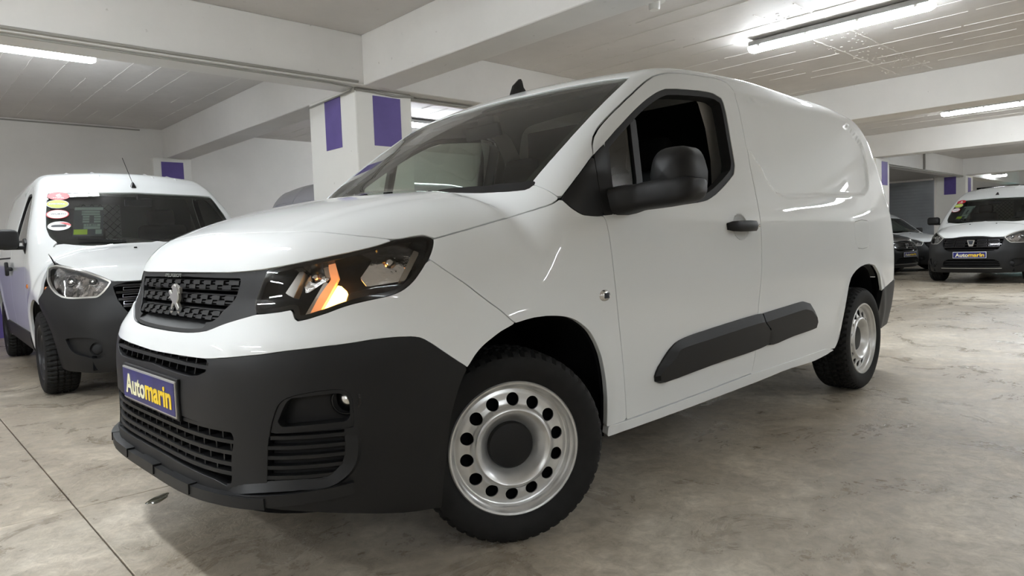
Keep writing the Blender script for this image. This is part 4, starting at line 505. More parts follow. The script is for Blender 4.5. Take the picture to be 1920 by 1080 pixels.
TD={'ws':[[0.659,-0.042,1.565],[0.658,-0.073,1.564],[0.658,-0.105,1.563],[0.658,-0.137,1.562],[0.659,-0.168,1.561],[0.661,-0.2,1.561],[0.662,-0.231,1.56],[0.664,-0.261,1.559],[0.667,-0.291,1.559],[0.67,-0.319,1.558],[0.672,-0.347,1.558],[0.675,-0.373,1.557],[0.678,-0.398,1.556],[0.681,-0.422,1.556],[0.686,-0.456,1.555],[0.691,-0.487,1.554],[0.695,-0.515,1.553],[0.699,-0.541,1.553],[0.703,-0.566,1.552],[0.707,-0.59,1.551],[0.712,-0.615,1.55],[0.717,-0.641,1.55]],
'ws2':[[0.71,-0.649,1.542],[0.665,-0.659,1.506],[0.623,-0.668,1.471],[0.584,-0.676,1.436],[0.548,-0.684,1.403],[0.515,-0.691,1.373],[0.476,-0.699,1.337],[0.439,-0.705,1.303],[0.405,-0.711,1.273],[0.376,-0.714,1.247],[0.301,-0.709,1.19],[0.265,-0.7,1.166],[0.232,-0.685,1.146],[0.204,-0.662,1.133],[0.18,-0.631,1.123],[0.164,-0.605,1.117],[0.148,-0.575,1.111],[0.133,-0.543,1.107],[0.121,-0.518,1.104],[0.109,-0.491,1.101],[0.098,-0.463,1.099],[0.087,-0.432,1.099],[0.081,-0.409,1.1],[0.076,-0.385,1.101],[0.072,-0.359,1.103],[0.069,-0.332,1.105],[0.066,-0.306,1.107],[0.062,-0.281,1.109],[0.058,-0.251,1.11],[0.053,-0.222,1.111],[0.049,-0.193,1.112],[0.045,-0.165,1.113],[0.043,-0.14,1.114],[0.04,-0.104,1.114],[0.038,-0.074,1.115],[0.037,-0.043,1.115]],
'hoodside':[[0.133,-0.543,1.107],[0.138,-0.568,1.105],[0.143,-0.593,1.103],[0.15,-0.619,1.101],[0.157,-0.648,1.099],[0.165,-0.678,1.097],[0.173,-0.703,1.096],[0.187,-0.742,1.093],[0.14,-0.744,1.052],[0.11,-0.736,1.03],[0.068,-0.725,1.004],[-0.089,-0.729,0.979]],
'hoodfront':[[-0.089,-0.729,0.979],[-0.154,-0.718,0.965],[-0.199,-0.707,0.959],[-0.258,-0.691,0.951],[-0.321,-0.674,0.943],[-0.382,-0.656,0.935],[-0.429,-0.638,0.927],[-0.47,-0.618,0.917],[-0.503,-0.596,0.907],[-0.531,-0.575,0.897],[-0.556,-0.553,0.885],[-0.575,-0.535,0.874],[-0.594,-0.517,0.862],[-0.611,-0.498,0.849],[-0.626,-0.48,0.838],[-0.638,-0.463,0.83],[-0.651,-0.433,0.826],[-0.659,-0.405,0.826],[-0.665,-0.378,0.828],[-0.671,-0.353,0.827],[-0.675,-0.33,0.827],[-0.679,-0.306,0.827]],
'hl':[[-0.083,-0.78,0.933],[-0.097,-0.754,0.955],[-0.146,-0.728,0.96],[-0.191,-0.714,0.956],[-0.252,-0.696,0.95],[-0.318,-0.677,0.942],[-0.38,-0.657,0.935],[-0.429,-0.638,0.927],[-0.464,-0.621,0.918],[-0.493,-0.604,0.91],[-0.518,-0.587,0.901],[-0.539,-0.57,0.891],[-0.558,-0.554,0.882],[-0.581,-0.531,0.869],[-0.603,-0.508,0.855],[-0.621,-0.487,0.841],[-0.633,-0.475,0.829],[-0.643,-0.499,0.793],[-0.65,-0.526,0.762],[-0.65,-0.552,0.738],[-0.644,-0.571,0.725],[-0.628,-0.594,0.723],[-0.606,-0.62,0.723],[-0.582,-0.645,0.722],[-0.554,-0.67,0.721],[-0.521,-0.696,0.721],[-0.487,-0.72,0.723],[-0.431,-0.751,0.731],[-0.361,-0.777,0.756],[-0.298,-0.794,0.79],[-0.241,-0.802,0.831],[-0.181,-0.799,0.872],[-0.114,-0.789,0.91],[-0.083,-0.78,0.933]],
'btop':[[-0.151,-0.861,0.706],[-0.187,-0.849,0.735],[-0.206,-0.834,0.764],[-0.238,-0.813,0.799],[-0.267,-0.795,0.824],[-0.298,-0.794,0.79],[-0.361,-0.777,0.756],[-0.431,-0.751,0.731],[-0.487,-0.72,0.723],[-0.521,-0.696,0.721],[-0.554,-0.67,0.721],[-0.582,-0.645,0.722],[-0.606,-0.62,0.723],[-0.628,-0.594,0.723],[-0.644,-0.571,0.725],[-0.65,-0.552,0.738],[-0.65,-0.526,0.762],[-0.643,-0.499,0.793],[-0.633,-0.475,0.829],[-0.64,-0.456,0.832],[-0.649,-0.43,0.831],[-0.658,-0.402,0.829],[-0.665,-0.378,0.828],[-0.671,-0.352,0.827],[-0.675,-0.329,0.827],[-0.679,-0.306,0.827]],
'grille':[[-0.643,-0.492,0.8],[-0.642,-0.46,0.825],[-0.651,-0.435,0.825],[-0.658,-0.41,0.824],[-0.665,-0.385,0.824],[-0.671,-0.359,0.824],[-0.676,-0.333,0.824],[-0.681,-0.307,0.824],[-0.695,-0.311,0.797],[-0.709,-0.316,0.771],[-0.724,-0.321,0.746],[-0.738,-0.326,0.72],[-0.75,-0.33,0.694],[-0.76,-0.334,0.669],[-0.77,-0.337,0.643],[-0.778,-0.341,0.618],[-0.786,-0.344,0.592],[-0.78,-0.367,0.596],[-0.773,-0.39,0.601],[-0.766,-0.412,0.605],[-0.757,-0.432,0.617],[-0.746,-0.451,0.629],[-0.735,-0.462,0.652],[-0.722,-0.473,0.675],[-0.708,-0.484,0.698],[-0.689,-0.497,0.724],[-0.667,-0.509,0.75],[-0.654,-0.5,0.775],[-0.643,-0.492,0.8]],
'fog':[[-0.483,-0.756,0.444],[-0.517,-0.738,0.447],[-0.548,-0.72,0.451],[-0.576,-0.702,0.454],[-0.602,-0.684,0.455],[-0.626,-0.664,0.454],[-0.648,-0.644,0.452],[-0.667,-0.625,0.449],[-0.681,-0.608,0.445],[-0.699,-0.585,0.436],[-0.71,-0.569,0.424],[-0.722,-0.548,0.389],[-0.718,-0.55,0.348],[-0.706,-0.564,0.319],[-0.681,-0.595,0.302],[-0.651,-0.628,0.304],[-0.635,-0.644,0.31],[-0.613,-0.664,0.318],[-0.586,-0.685,0.327],[-0.559,-0.705,0.337],[-0.537,-0.719,0.345],[-0.512,-0.736,0.367],[-0.502,-0.743,0.39],[-0.492,-0.75,0.416],[-0.483,-0.756,0.444]],
'foglamp':[[-0.683,-0.604,0.37],[-0.683,-0.603,0.37]],
'win':[[0.881,-0.72,1.551],[0.787,-0.715,1.538],[0.718,-0.717,1.506],[0.667,-0.725,1.47],[0.62,-0.733,1.434],[0.578,-0.741,1.398],[0.538,-0.748,1.363],[0.5,-0.755,1.329],[0.463,-0.762,1.297],[0.428,-0.768,1.264],[0.392,-0.775,1.233],[0.357,-0.782,1.201],[0.322,-0.788,1.17],[0.287,-0.795,1.139],[0.347,-0.816,1.161],[0.426,-0.825,1.19],[0.668,-0.819,1.226],[0.975,-0.808,1.266],[0.986,-0.799,1.298],[0.999,-0.789,1.329],[1.014,-0.78,1.361],[1.031,-0.77,1.393],[1.02,-0.761,1.423],[1.011,-0.752,1.453],[1.005,-0.742,1.483],[1.0,-0.732,1.513],[0.996,-0.723,1.543],[0.881,-0.72,1.551]],
'archtop':[[-0.151,-0.861,0.706],[0.05,-0.87,0.691],[0.134,-0.872,0.664],[0.199,-0.872,0.629],[0.253,-0.871,0.587],[0.303,-0.868,0.541]],
'stick':[[0.667,-0.578,1.523],[0.582,-0.601,1.451],[0.482,-0.619,1.362],[0.365,-0.629,1.263],[0.658,-0.534,1.523],[0.677,-0.625,1.523],[0.499,-0.408,1.416],[0.652,-0.152,1.557]]}
# ---------------------------------------------------------------- cutting body panels out of a smooth body surface
def sdf_poly(P2, poly):
    """signed distance (inside positive) of points to a closed outline"""
    a = poly; b = np.roll(poly, -1, axis=0); out = np.empty(len(P2))
    for s in range(0, len(P2), 4000):
        p = P2[s:s + 4000][:, None, :]; e = (b - a)[None]; wv = p - a[None]
        t = np.clip((wv * e).sum(-1) / np.maximum((e * e).sum(-1), 1e-12), 0, 1)
        d = np.sqrt(((wv - e * t[..., None]) ** 2).sum(-1)).min(1)
        c = ((a[None, :, 1] > p[..., 1]) != (b[None, :, 1] > p[..., 1]))
        xi = a[None, :, 0] + (p[..., 1] - a[None, :, 1]) * (b - a)[None, :, 0] / np.where(np.abs((b - a)[None, :, 1]) < 1e-12, 1e-12, (b - a)[None, :, 1])
        ins = ((c & (p[..., 0] < xi)).sum(1) % 2) == 1
        out[s:s + 4000] = np.where(ins, d, -d)
    return out
PHX = .3
def pj(P, k):
    P = np.asarray(P, float)
    if k == 'xz': return P[:, [0, 2]]
    if k == 'xy': return P[:, [0, 1]]
    if k == 'yz': return P[:, [1, 2]]
    if k == 'pz': return np.stack([np.arctan2(P[:, 1], PHX - P[:, 0]), P[:, 2]], 1)
    if k == 'xzR': return P[:, [0, 2]] + np.where(P[:, 1] < 0, 50.0, 0.0)[:, None]
    if k == 'xzL': return P[:, [0, 2]] + np.where(P[:, 1] > 0, 50.0, 0.0)[:, None]
def grad(B, P):
    g = np.stack([(B.F(P + e) - B.F(P - e)) for e in np.eye(3) * 2e-3], -1); return g / np.maximum(np.linalg.norm(g, axis=-1, keepdims=True), 1e-9)
def grid(B, chart, ur, vr, du, dv, off=0.0, z0=.85, x0=PHX):
    nu = max(3, int(round(abs(ur[1] - ur[0]) / du)) + 1); nv = max(3, int(round(abs(vr[1] - vr[0]) / dv)) + 1)
    U, Vv = np.meshgrid(np.linspace(ur[0], ur[1], nu), np.linspace(vr[0], vr[1], nv), indexing='ij')
    if chart == 'sec': O = np.stack([U, 0 * U, 0 * U + z0], -1); D = np.stack([0 * U, -np.cos(Vv), np.sin(Vv)], -1)
    elif chart == 'nose': O = np.stack([0 * U + x0, 0 * U, Vv], -1); D = np.stack([-np.cos(U), np.sin(U), 0 * U], -1)
    elif chart == 'tail': O = np.stack([0 * U + x0, 0 * U, Vv], -1); D = np.stack([np.cos(U), np.sin(U), 0 * U], -1)
    P = B.solve(O, D, 0., 2.4, off=off).reshape(-1, 3)
    I = np.arange(nu * nv).reshape(nu, nv)
    Q = np.stack([I[:-1, :-1], I[1:, :-1], I[1:, 1:], I[:-1, 1:]], -1).reshape(-1, 4)
    return P, Q
def clip(P, F, s):
    """keep the part of the mesh where the scalar s is positive"""
    s = np.where(np.abs(s) < 1e-5, 1e-5, s); pos = s > 0; newP = list(P); cache = {}; out = []
    def cut(i, j):
        k = (i, j) if i < j else (j, i)
        if k not in cache:
            t = s[i] / (s[i] - s[j]); cache[k] = len(newP); newP.append(P[i] + (P[j] - P[i]) * t)
        return cache[k]
    for f in F:
        q = [pos[i] for i in f]
        if all(q): out.append(tuple(f)); continue
        if not any(q): continue
        r = []
        for a in range(len(f)):
            i, j = f[a], f[(a + 1) % len(f)]
            if pos[i]: r.append(i)
            if pos[i] != pos[j]: r.append(cut(i, j))
        if len(r) >= 3: out.append(tuple(r))
    newP = np.array(newP); used = sorted({i for f in out for i in f}); mp = {k: n for n, k in enumerate(used)}
    return newP[used], [tuple(mp[i] for i in f) for f in out]
def panel(B, name, m, parent, chart, ur, vr, regions, du=.012, dv=None, off=0.0, depth=.012, z0=.85, x0=PHX, mir=False, label=None, rim=None):
    """regions: (outline3D, projection, keep_sign, gap)"""
    P, F = grid(B, chart, ur, vr, du, dv if dv else (.0135 if chart == 'sec' else du), off, z0, x0)
    F = [tuple(f) for f in F]
    # drop cells far from the outline early
    for poly, k, sg, gap in regions:
        if len(P) == 0: break
        s = sg * sdf_poly(pj(P, k), pj(poly, k) if k not in ('xzR', 'xzL') else pj(poly, 'xz')) - gap
        P, F = clip(P, F, s)
    if len(F) == 0: print('EMPTY PANEL', name); return None
    N = grad(B, P)
    f0 = np.array([[P[f[0]], P[f[1]], P[f[2]]] for f in F[::max(1, len(F) // 50)]]); fn = np.cross(f0[:, 1] - f0[:, 0], f0[:, 2] - f0[:, 0])
    gn = N[[f[0] for f in F[::max(1, len(F) // 50)]]]
    if (fn * gn).sum() < 0: F = [f[::-1] for f in F]
    mi = None
    if depth:
        cnt = {}
        for f in F:
            for a in range(len(f)):
                cnt[(f[a], f[(a + 1) % len(f)])] = 1
        be = [(i, j) for (i, j) in cnt if (j, i) not in cnt]
        n0 = len(P); addV = []; addN = []; addF = []; idx = {}
        en = {}
        for i, j in be:
            e = P[j] - P[i]; o = np.cross(e, N[i]); l = np.linalg.norm(o); o = o / l if l > 1e-9 else N[i]
            en[i] = en.get(i, 0) + o; en[j] = en.get(j, 0) + o
        r = min(.003, depth * .35)               # small rolled edge, then the flange inward
        for i in en:
            o = en[i] / max(np.linalg.norm(en[i]), 1e-9); idx[i] = n0 + len(addV)
            addV += [P[i], P[i] + o * r * .3 - N[i] * r, P[i] - N[i] * depth]; nn = o + N[i]; nn = nn / max(np.linalg.norm(nn), 1e-9)
            addN += [N[i] * .7 + o * .3, o, o]
        for i, j in be:
            a, b = idx[i], idx[j]; addF += [(b, a, a + 1, b + 1), (b + 1, a + 1, a + 2, b + 2)]
        if m.name in ('white_paint', 'pale_grey_paint'): mi = [0] * len(F) + [0, 1] * len(be); m = [m, M['dark']]  # deep flange faces coloured dark, standing in for shade inside the panel gaps
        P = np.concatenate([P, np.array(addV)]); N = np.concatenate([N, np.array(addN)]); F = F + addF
    if mir:
        P = P * [1, -1, 1]; N = N * [1, -1, 1]; F = [f[::-1] for f in F]
    return pyobj(name, P, F, m, parent, normals=N, label=label, mi=mi)
def sym(L3):
    """left half outline from the centre line outwards -> whole outline, mirrored"""
    A = np.asarray(L3, float); A = A[A[:, 1] <= 0.0] if True else A
    a0 = A[0] * [1, 0, 1]; a1 = A[-1] * [1, 0, 1]
    return np.concatenate([[a0], A, [a1], (A * [1, -1, 1])[::-1]])
def cat(*a): return np.concatenate([np.asarray(x, float) for x in a])
def surf(B, phi, z, off=0.0):
    """point and outward normal on the nose of a body at plan angle phi and height z"""
    phi = np.atleast_1d(np.asarray(phi, float)); z = np.atleast_1d(np.asarray(z, float)) + 0 * phi
    O = np.stack([0 * z + PHX, 0 * z, z], -1); D = np.stack([-np.cos(phi), np.sin(phi), 0 * z], -1)
    P = B.solve(O, D, 0., 2.4); N = grad(B, P); N[:, 2] = 0; N /= np.linalg.norm(N, axis=1, keepdims=True)
    return P + N * off
def nose_bar(B, name, m, parent, z0, z1, p0, p1, front, back, n=24, zfun=None, label=None, bm=None):
    """horizontal slat that follows the nose between plan angles p0 and p1"""
    ph = np.linspace(p0, p1, n); own = bm is None; bm = bm or bmesh.new(); rings = []
    za = z0 + 0 * ph; zb = z1 + 0 * ph
    if zfun is not None: za = za + zfun(ph); zb = zb + zfun(ph)
    q = [surf(B, ph, za, front), surf(B, ph, zb, front), surf(B, ph, zb, back), surf(B, ph, za, back)]
    for i in range(n): rings.append([bm.verts.new(tuple(c[i])) for c in q])
    for A, Bv in zip(rings[:-1], rings[1:]):
        for k in range(4): bm.faces.new((A[k], A[(k + 1) % 4], Bv[(k + 1) % 4], Bv[k]))
    bm.faces.new(rings[0][::-1]); bm.faces.new(rings[-1])
    if own:
        bmesh.ops.recalc_face_normals(bm, faces=bm.faces); return bmobj(name, bm, m, parent, label=label, angle=30)
def phi_range(poly, z):
    """plan-angle span of a (phi,z) outline at height z"""
    q = pj(poly, 'pz'); x = []
    for a, b in zip(q, np.roll(q, -1, axis=0)):
        if (a[1] > z) != (b[1] > z): x.append(a[0] + (z - a[1]) * (b[0] - a[0]) / (b[1] - a[1]))
    return (min(x), max(x)) if len(x) > 1 else None
# ---------------------------------------------------------------- wheels
def make_wheel(parent, loc, rz, R=.322, rim=.2224, hole=14, steel='steel', cap='plastic', wear='bright', width=.205, vee=True, proto={}):
    key = (R, rim, hole, steel, vee, width)
    wt = empty('wheel', loc, rz, parent)
    if key in proto:
        for nme, me in proto[key]: 
            o = bpy.data.objects.new(nme, me); COL.objects.link(o); o.parent = wt
        return wt
    res = []
    w = width
    prof = [(rim - .004, .004), (rim + .002, -.002), (rim + .012, -.006), (R - .062, -.013), (R - .038, -.012), (R - .02, -.005), (R - .010, .006), (R - .005, .014)]
    ys = [.014, .030, .044, .054, .058, .066, .070, .082, .094, .098, .107, .111, .123, .135, .139, .147, .151, .162, .176, .191]
    for y in ys[1:-1]:
        gro = .058 <= y <= .066 or .098 <= y <= .107 or .139 <= y <= .147
        prof.append((R - .0022 * ((y - w / 2) / (w / 2)) ** 2 - (.007 if gro else 0), y))
    prof += [(R - .005, w - .014), (R - .010, w - .006), (R - .02, w + .005), (R - .038, w + .012), (R - .062, w + .013), (rim + .012, w + .006), (rim + .002, w + .002), (rim - .004, w - .004)]
    first = 6; last = len(prof) - 7; seg = 300
    def mod(ai, ii, Y):
        sk = np.abs(Y - w / 2) * (95 if vee else 15); ph = (ai + sk) % 6
        return np.where((ii >= first) & (ii <= last) & (ph < 2.1), -.0085, 0.0)
    V, F = revolve(prof, seg, mod); F = [f[::-1] for f in F]
    o = pyobj('tyre', V, F, M['tyre'], wt, angle=28); res.append(('tyre', o.data))
    # steel disc with a ring of round holes
    dp = [(rim, -.001), (rim - .004, -.005), (rim - .010, -.003), (rim - .013, .004), (rim - .017, .012), (rim - .020, .014), (rim - .024, .020), (rim - .027, .034), (rim - .031, .036)]
    V, F = revolve(dp, 96); F = [f[::-1] for f in F]
    hr, hc = .0215, .1585
    r = np.concatenate([np.linspace(rim - .031, .137, 15), [.134, .130, .124, .116, .108, .100, .092, .085, .078]])
    def dep(x): return np.interp(x, [.078, .085, .094, .104, .116, .124, .131, .137, .142, .16, .180, rim - .031], [.058, .054, .038, .024, .011, .007, .009, .018, .024, .030, .032, .036])
    seg2 = 168; a = np.linspace(0, 2 * np.pi, seg2, endpoint=False); nr = len(r)
    A, Rg = np.meshgrid(a, r, indexing='ij'); P = np.stack([Rg * np.cos(A), dep(Rg), Rg * np.sin(A)], -1).reshape(-1, 3)
    Q = [(i * nr + k, i * nr + k + 1, ((i + 1) % seg2) * nr + k + 1, ((i + 1) % seg2) * nr + k) for i in range(seg2) for k in range(nr - 1)]
    d = np.full(len(P), 1e9)
    for k in range(hole):
        t = 2 * np.pi * (k + .4) / hole; d = np.minimum(d, np.hypot(P[:, 0] - hc * np.cos(t), P[:, 2] - hc * np.sin(t)) - hr)
    P, Q = clip(P, Q, d)
    cnt = {}
    for f in Q:
        for e in range(len(f)): cnt[(f[e], f[(e + 1) % len(f)])] = 1
    be = [(i, j) for (i, j) in cnt if (j, i) not in cnt and np.hypot(P[i][0], P[i][2]) < .185 and np.hypot(P[i][0], P[i][2]) > .1]
    ex = {}; Pl = list(P)
    for i, j in be:
        for k in (i, j):
            if k not in ex: ex[k] = len(Pl); Pl.append(P[k] + np.array([0, .006, 0]))
        Q.append((j, i, ex[i], ex[j]))
    n0 = len(V); V = np.concatenate([V, np.array(Pl)]); F = F + [tuple(n0 + i for i in f) for f in Q]
    o = pyobj('rim', V, F, M[steel], wt, angle=40); res.append(('rim', o.data))
    cp = [(.079, .060), (.078, .046), (.074, .040), (.060, .038), (.030, .036), (.0005, .036)]
    V, F = revolve(cp, 48); o = pyobj('hub_cap', V, [f[::-1] for f in F], M[cap], wt, angle=40); res.append(('hub_cap', o.data))
    V, F = revolve([(rim - .03, .07), (.0005, .075)], 32); o = pyobj('brake_backing', V, [f[::-1] for f in F], M['dark'], wt); res.append(('brake_backing', o.data))
    proto[key] = res
    return wt
# ---------------------------------------------------------------- the white panel van
T = {k: np.array(v, float) for k, v in TR.items()}
rec_grid = None
def make_recess():
    poly = pj(cat(T['recess'], [[1.70, -.85, 1.31], [1.50, -.82, 1.46], [1.5, -.8, 1.684]]), 'xz')
    xs = np.linspace(1.4, 3.6, 441); zs = np.linspace(1.0, 1.85, 171); X, Z = np.meshgrid(xs, zs, indexing='ij')
    s = sdf_poly(np.stack([X.ravel(), Z.ravel()], 1), poly).reshape(X.shape)
    for _ in range(10): s[1:-1, 1:-1] = (s[1:-1, 1:-1] * 2 + s[2:, 1:-1] + s[:-2, 1:-1] + s[1:-1, 2:] + s[1:-1, :-2]) / 6
    d = .018 * sstep(s, -.004, .022) * sstep(X, 1.45, 1.88)
    def f(x, z):
        u = np.clip((np.asarray(x) - 1.4) / 2.2 * 440, 0, 439.999); v_ = np.clip((np.asarray(z) - 1.0) / .85 * 170, 0, 169.999)
        i = u.astype(int); j = v_.astype(int); a = u - i; b = v_ - j
        r = d[i, j] * (1 - a) * (1 - b) + d[i + 1, j] * a * (1 - b) + d[i, j + 1] * (1 - a) * b + d[i + 1, j + 1] * a * b
        # finger cup of the door handle
        q = ((np.asarray(x) - 1.360) / .072) ** 2 + ((np.asarray(z) - 1.030) / .058) ** 2
        return r + .022 * np.clip(1 - q, 0, 1) ** .6
    return f
VB = Van(); VB.disp = make_recess()
van = empty('panel_van'); tag(van, 'large white panel van parked in the foreground with its front wheels turned', 'van')
PI = math.pi
gap = .0022
# outlines
hood_o = sym(cat(T['hoodgapF'][T['hoodgapF'][:, 1] < 0][0:1], T['hoodgapF'], T['hoodHL'], T['hoodside'], T['hoodrearside'], T['hoodrear']))
def half(a): return a[a[:, 1] <= .0]
hood_o = sym(cat(half(T['hoodgapF']), T['hoodHL'], T['hoodside'], T['hoodrearside'], half(T['hoodrear'])))
lip_h = half(T['lip'])
i_hl = int(np.argmin(np.linalg.norm(T['lip'] - T['hl_left'][0], axis=1)))
cap_h = cat(half(T['lip']), T['hoodgapF'][::-1][T['hoodgapF'][::-1][:, 1] <= 0])
def sym_pz(A):                                   # closed outline that starts and ends at the centre line
    A = np.asarray(A, float); return np.concatenate([A, (A * [1, -1, 1])[::-1]])
a0 = lambda A: np.concatenate([[np.asarray(A[0]) * [1, 0, 1]], A]); a1 = lambda A: np.concatenate([A, [np.asarray(A[-1]) * [1, 0, 1]]])
cap_o = sym_pz(a1(a0(cap_h)))
gro_h = half(T['gr_outer']); gri_h = half(T['gr_open'])
lip_to_hl = T['lip'][:i_hl + 1]; lip_to_hl = half(lip_to_hl)
sur_o = sym_pz(a1(a0(cat(lip_to_hl, T['hl_left'], gro_h[::-1]))))
# grille opening: top edge from centre out, side, bottom back to centre
go = T['gr_open']; go_top = [p for p in go if p[1] < 0]
open_o = sym_pz(a1(a0(np.array(go_top))))
white_h = cat(gro_h, T['hl_botL'][::-1], T['hl_bot'][::-1], T['bump_fender'], T['archbump'], half(T['bw'])[::-1])
white_o = sym_pz(a1(a0(white_h)))
black_h = cat(half(T['bw']), T['archblack'], T['bbot'], [[-.80, -.62, .292], [-.85, -.45, .285], [-.885, -.2, .283]])
black_o = sym_pz(a1(a0(black_h)))
low_h = half(T['low_open']); low_top = low_h[:]; 
low_o = sym_pz(a1(a0(low_h))); up_h = half(T['up_open']); up_o = sym_pz(a1(a0(up_h)))
mirY = lambda A: A * [1, -1, 1]
hl_o = cat(T['hl_left'], T['hl_botL'][::-1], T['hl_bot'][::-1], T['hl_right'][::-1], T['hl_top'][::-1])
fog_all = cat(T['fog_out'], T['fin'][1:-2])
# --- shells
def bothsides(fn):
    for s in (False, True): fn(s)
ppaint = M['paint']
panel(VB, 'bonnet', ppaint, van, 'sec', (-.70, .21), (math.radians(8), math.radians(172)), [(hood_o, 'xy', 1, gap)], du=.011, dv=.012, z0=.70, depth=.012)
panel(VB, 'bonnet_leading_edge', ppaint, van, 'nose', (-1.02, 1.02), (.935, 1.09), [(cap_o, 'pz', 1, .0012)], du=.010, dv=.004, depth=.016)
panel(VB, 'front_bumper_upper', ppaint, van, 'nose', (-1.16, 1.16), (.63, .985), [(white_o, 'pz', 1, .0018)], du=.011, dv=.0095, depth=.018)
bmp = panel(VB, 'front_bumper_lower', M['plastic'], van, 'nose', (-1.16, 1.16), (.20, .775), [(black_o, 'pz', 1, .001), (low_o, 'pz', -1, 0), (up_o, 'pz', -1, 0), (fog_all, 'pz', -1, 0), (mirY(fog_all), 'pz', -1, 0)], du=.011, dv=.0095, depth=.03)
tph = np.linspace(-.268, .268, 33)
def _zo(ph): q = pj(gro_h, 'pz'); o = np.argsort(-q[:, 0]); return np.interp(-np.abs(ph), q[o][::-1, 0], q[o][::-1, 1])
def _zi(ph):
    q = pj(open_o, 'pz'); out = []
    for p in np.atleast_1d(ph):
        zz_ = [a[1] + (p - a[0]) * (b[1] - a[1]) / (b[0] - a[0]) for a, b in zip(q, np.roll(q, -1, axis=0)) if (a[0] > p) != (b[0] > p)]
        out.append(min(zz_))
    return np.array(out)
zo_, zi_ = _zo(tph) + .009, _zi(tph) + .002
tray_o = cat(surf(VB, tph, zo_), surf(VB, tph[::-1], zi_[::-1]))
tA, tB = surf(VB, tph, zo_, -.007), surf(VB, tph, zi_ + .004, -.045)
tv = np.concatenate([tA, tB]); nT = len(tph)
pyobj('grille_tray', tv, [(i, i + 1, nT + i + 1, nT + i) for i in range(nT - 1)], M['plastic'], van)
sur = panel(VB, 'grille_surround', M['plastic'], van, 'nose', (-.66, .66), (.75, .975), [(sur_o, 'pz', 1, .0), (open_o, 'pz', -1, 0), (tray_o, 'pz', -1, 0)], du=.010, dv=.006, off=-.006, depth=.03)
panel(VB, 'grille_backing', M['dark'], van, 'nose', (-.84, .84), (.25, .985), [], du=.04, dv=.03, off=-.06, depth=0)
fend_o = cat(T['hl_right'][::-1], T['hoodside'], T['sailbot'], T['doorF'], T['fenderbot'][::-1], T['arch'][::-1], T['bump_fender'][::-1])
door_o = cat(T['doorsail'][::-1], T['doortop'], T['doorR'], T['doorbot'], T['doorF'][::-1])
win_o = cat(T['winlow'], T['winrest'], T['sailinner'])
sail1 = cat(T['sailtop'], T['doorsail'], T['sailbot'][::-1])
sail2 = cat(T['doorsail'], T['winlow'][:1], T['sailinner'][::-1])
ws_h = cat([T['ws_top'][-1] * [1, 0, 1]], T['ws_top'][::-1], T['ws_side'][::-1])
ws_o = cat(ws_h, [[.142, -.775, 1.2]], half(T['hoodrear']) + [.012, 0, 0], [[-.01, 0, 1.2]]); ws_o = sym_pz(ws_o)
ws_ex = cat([T['ws_top'][-1] * [1, 0, 1]], T['ws_top'][::-1], T['ws_side'][::-1], [[.14, -1.2, 1.2], [-1, -1.2, 1], [-1, 0, 1]]); ws_ex = sym_pz(ws_ex)
front_ex = cat([[-1, -.8, 1.22]], T['hoodrearside'][::-1], T['sailtop'], [[.46, -.85, 1.30], [.56, -.87, .9], [.62, -.87, .2], [-1, -.8, .2]])
archR_o = cat(T['archR'], [[3.295, -.9, .5], [3.27, -.9, .1], [2.50, -.9, .1]])
RB1 = T['rbump']
rb_top = cat(RB1, [RB1[-1] + [.35, 0, .02], RB1[-1] + [.8, 0, .02]])
rb_ex = cat(rb_top, [[4.5, 0, .1], [3.22, 0, .1], [3.24, 0, .5]])
body_regs = [(ws_ex, 'xy', -1, .001)]
for mk, kk in ((1, 'xzL'), (-1, 'xzR')):
    body_regs += [(front_ex, kk, -1, .0015), (door_o, kk, -1, .0032), (archR_o, kk, -1, 0), (rb_ex, kk, -1, .001),
                  (T['fuel'][:-1], kk, -1, .0015)]
body_regs += [(np.array([[-2, 0, .312], [9, 0, .322], [9, 0, 3], [-2, 0, 3]]), 'xz', 1, 0)]
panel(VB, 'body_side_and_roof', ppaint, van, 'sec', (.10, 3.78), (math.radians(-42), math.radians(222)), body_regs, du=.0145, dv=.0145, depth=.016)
cup_o = np.array([[1.360 + .0725 * math.cos(t), 0, 1.030 + .0585 * math.sin(t)] for t in np.linspace(0, 2 * PI, 40, endpoint=False)])
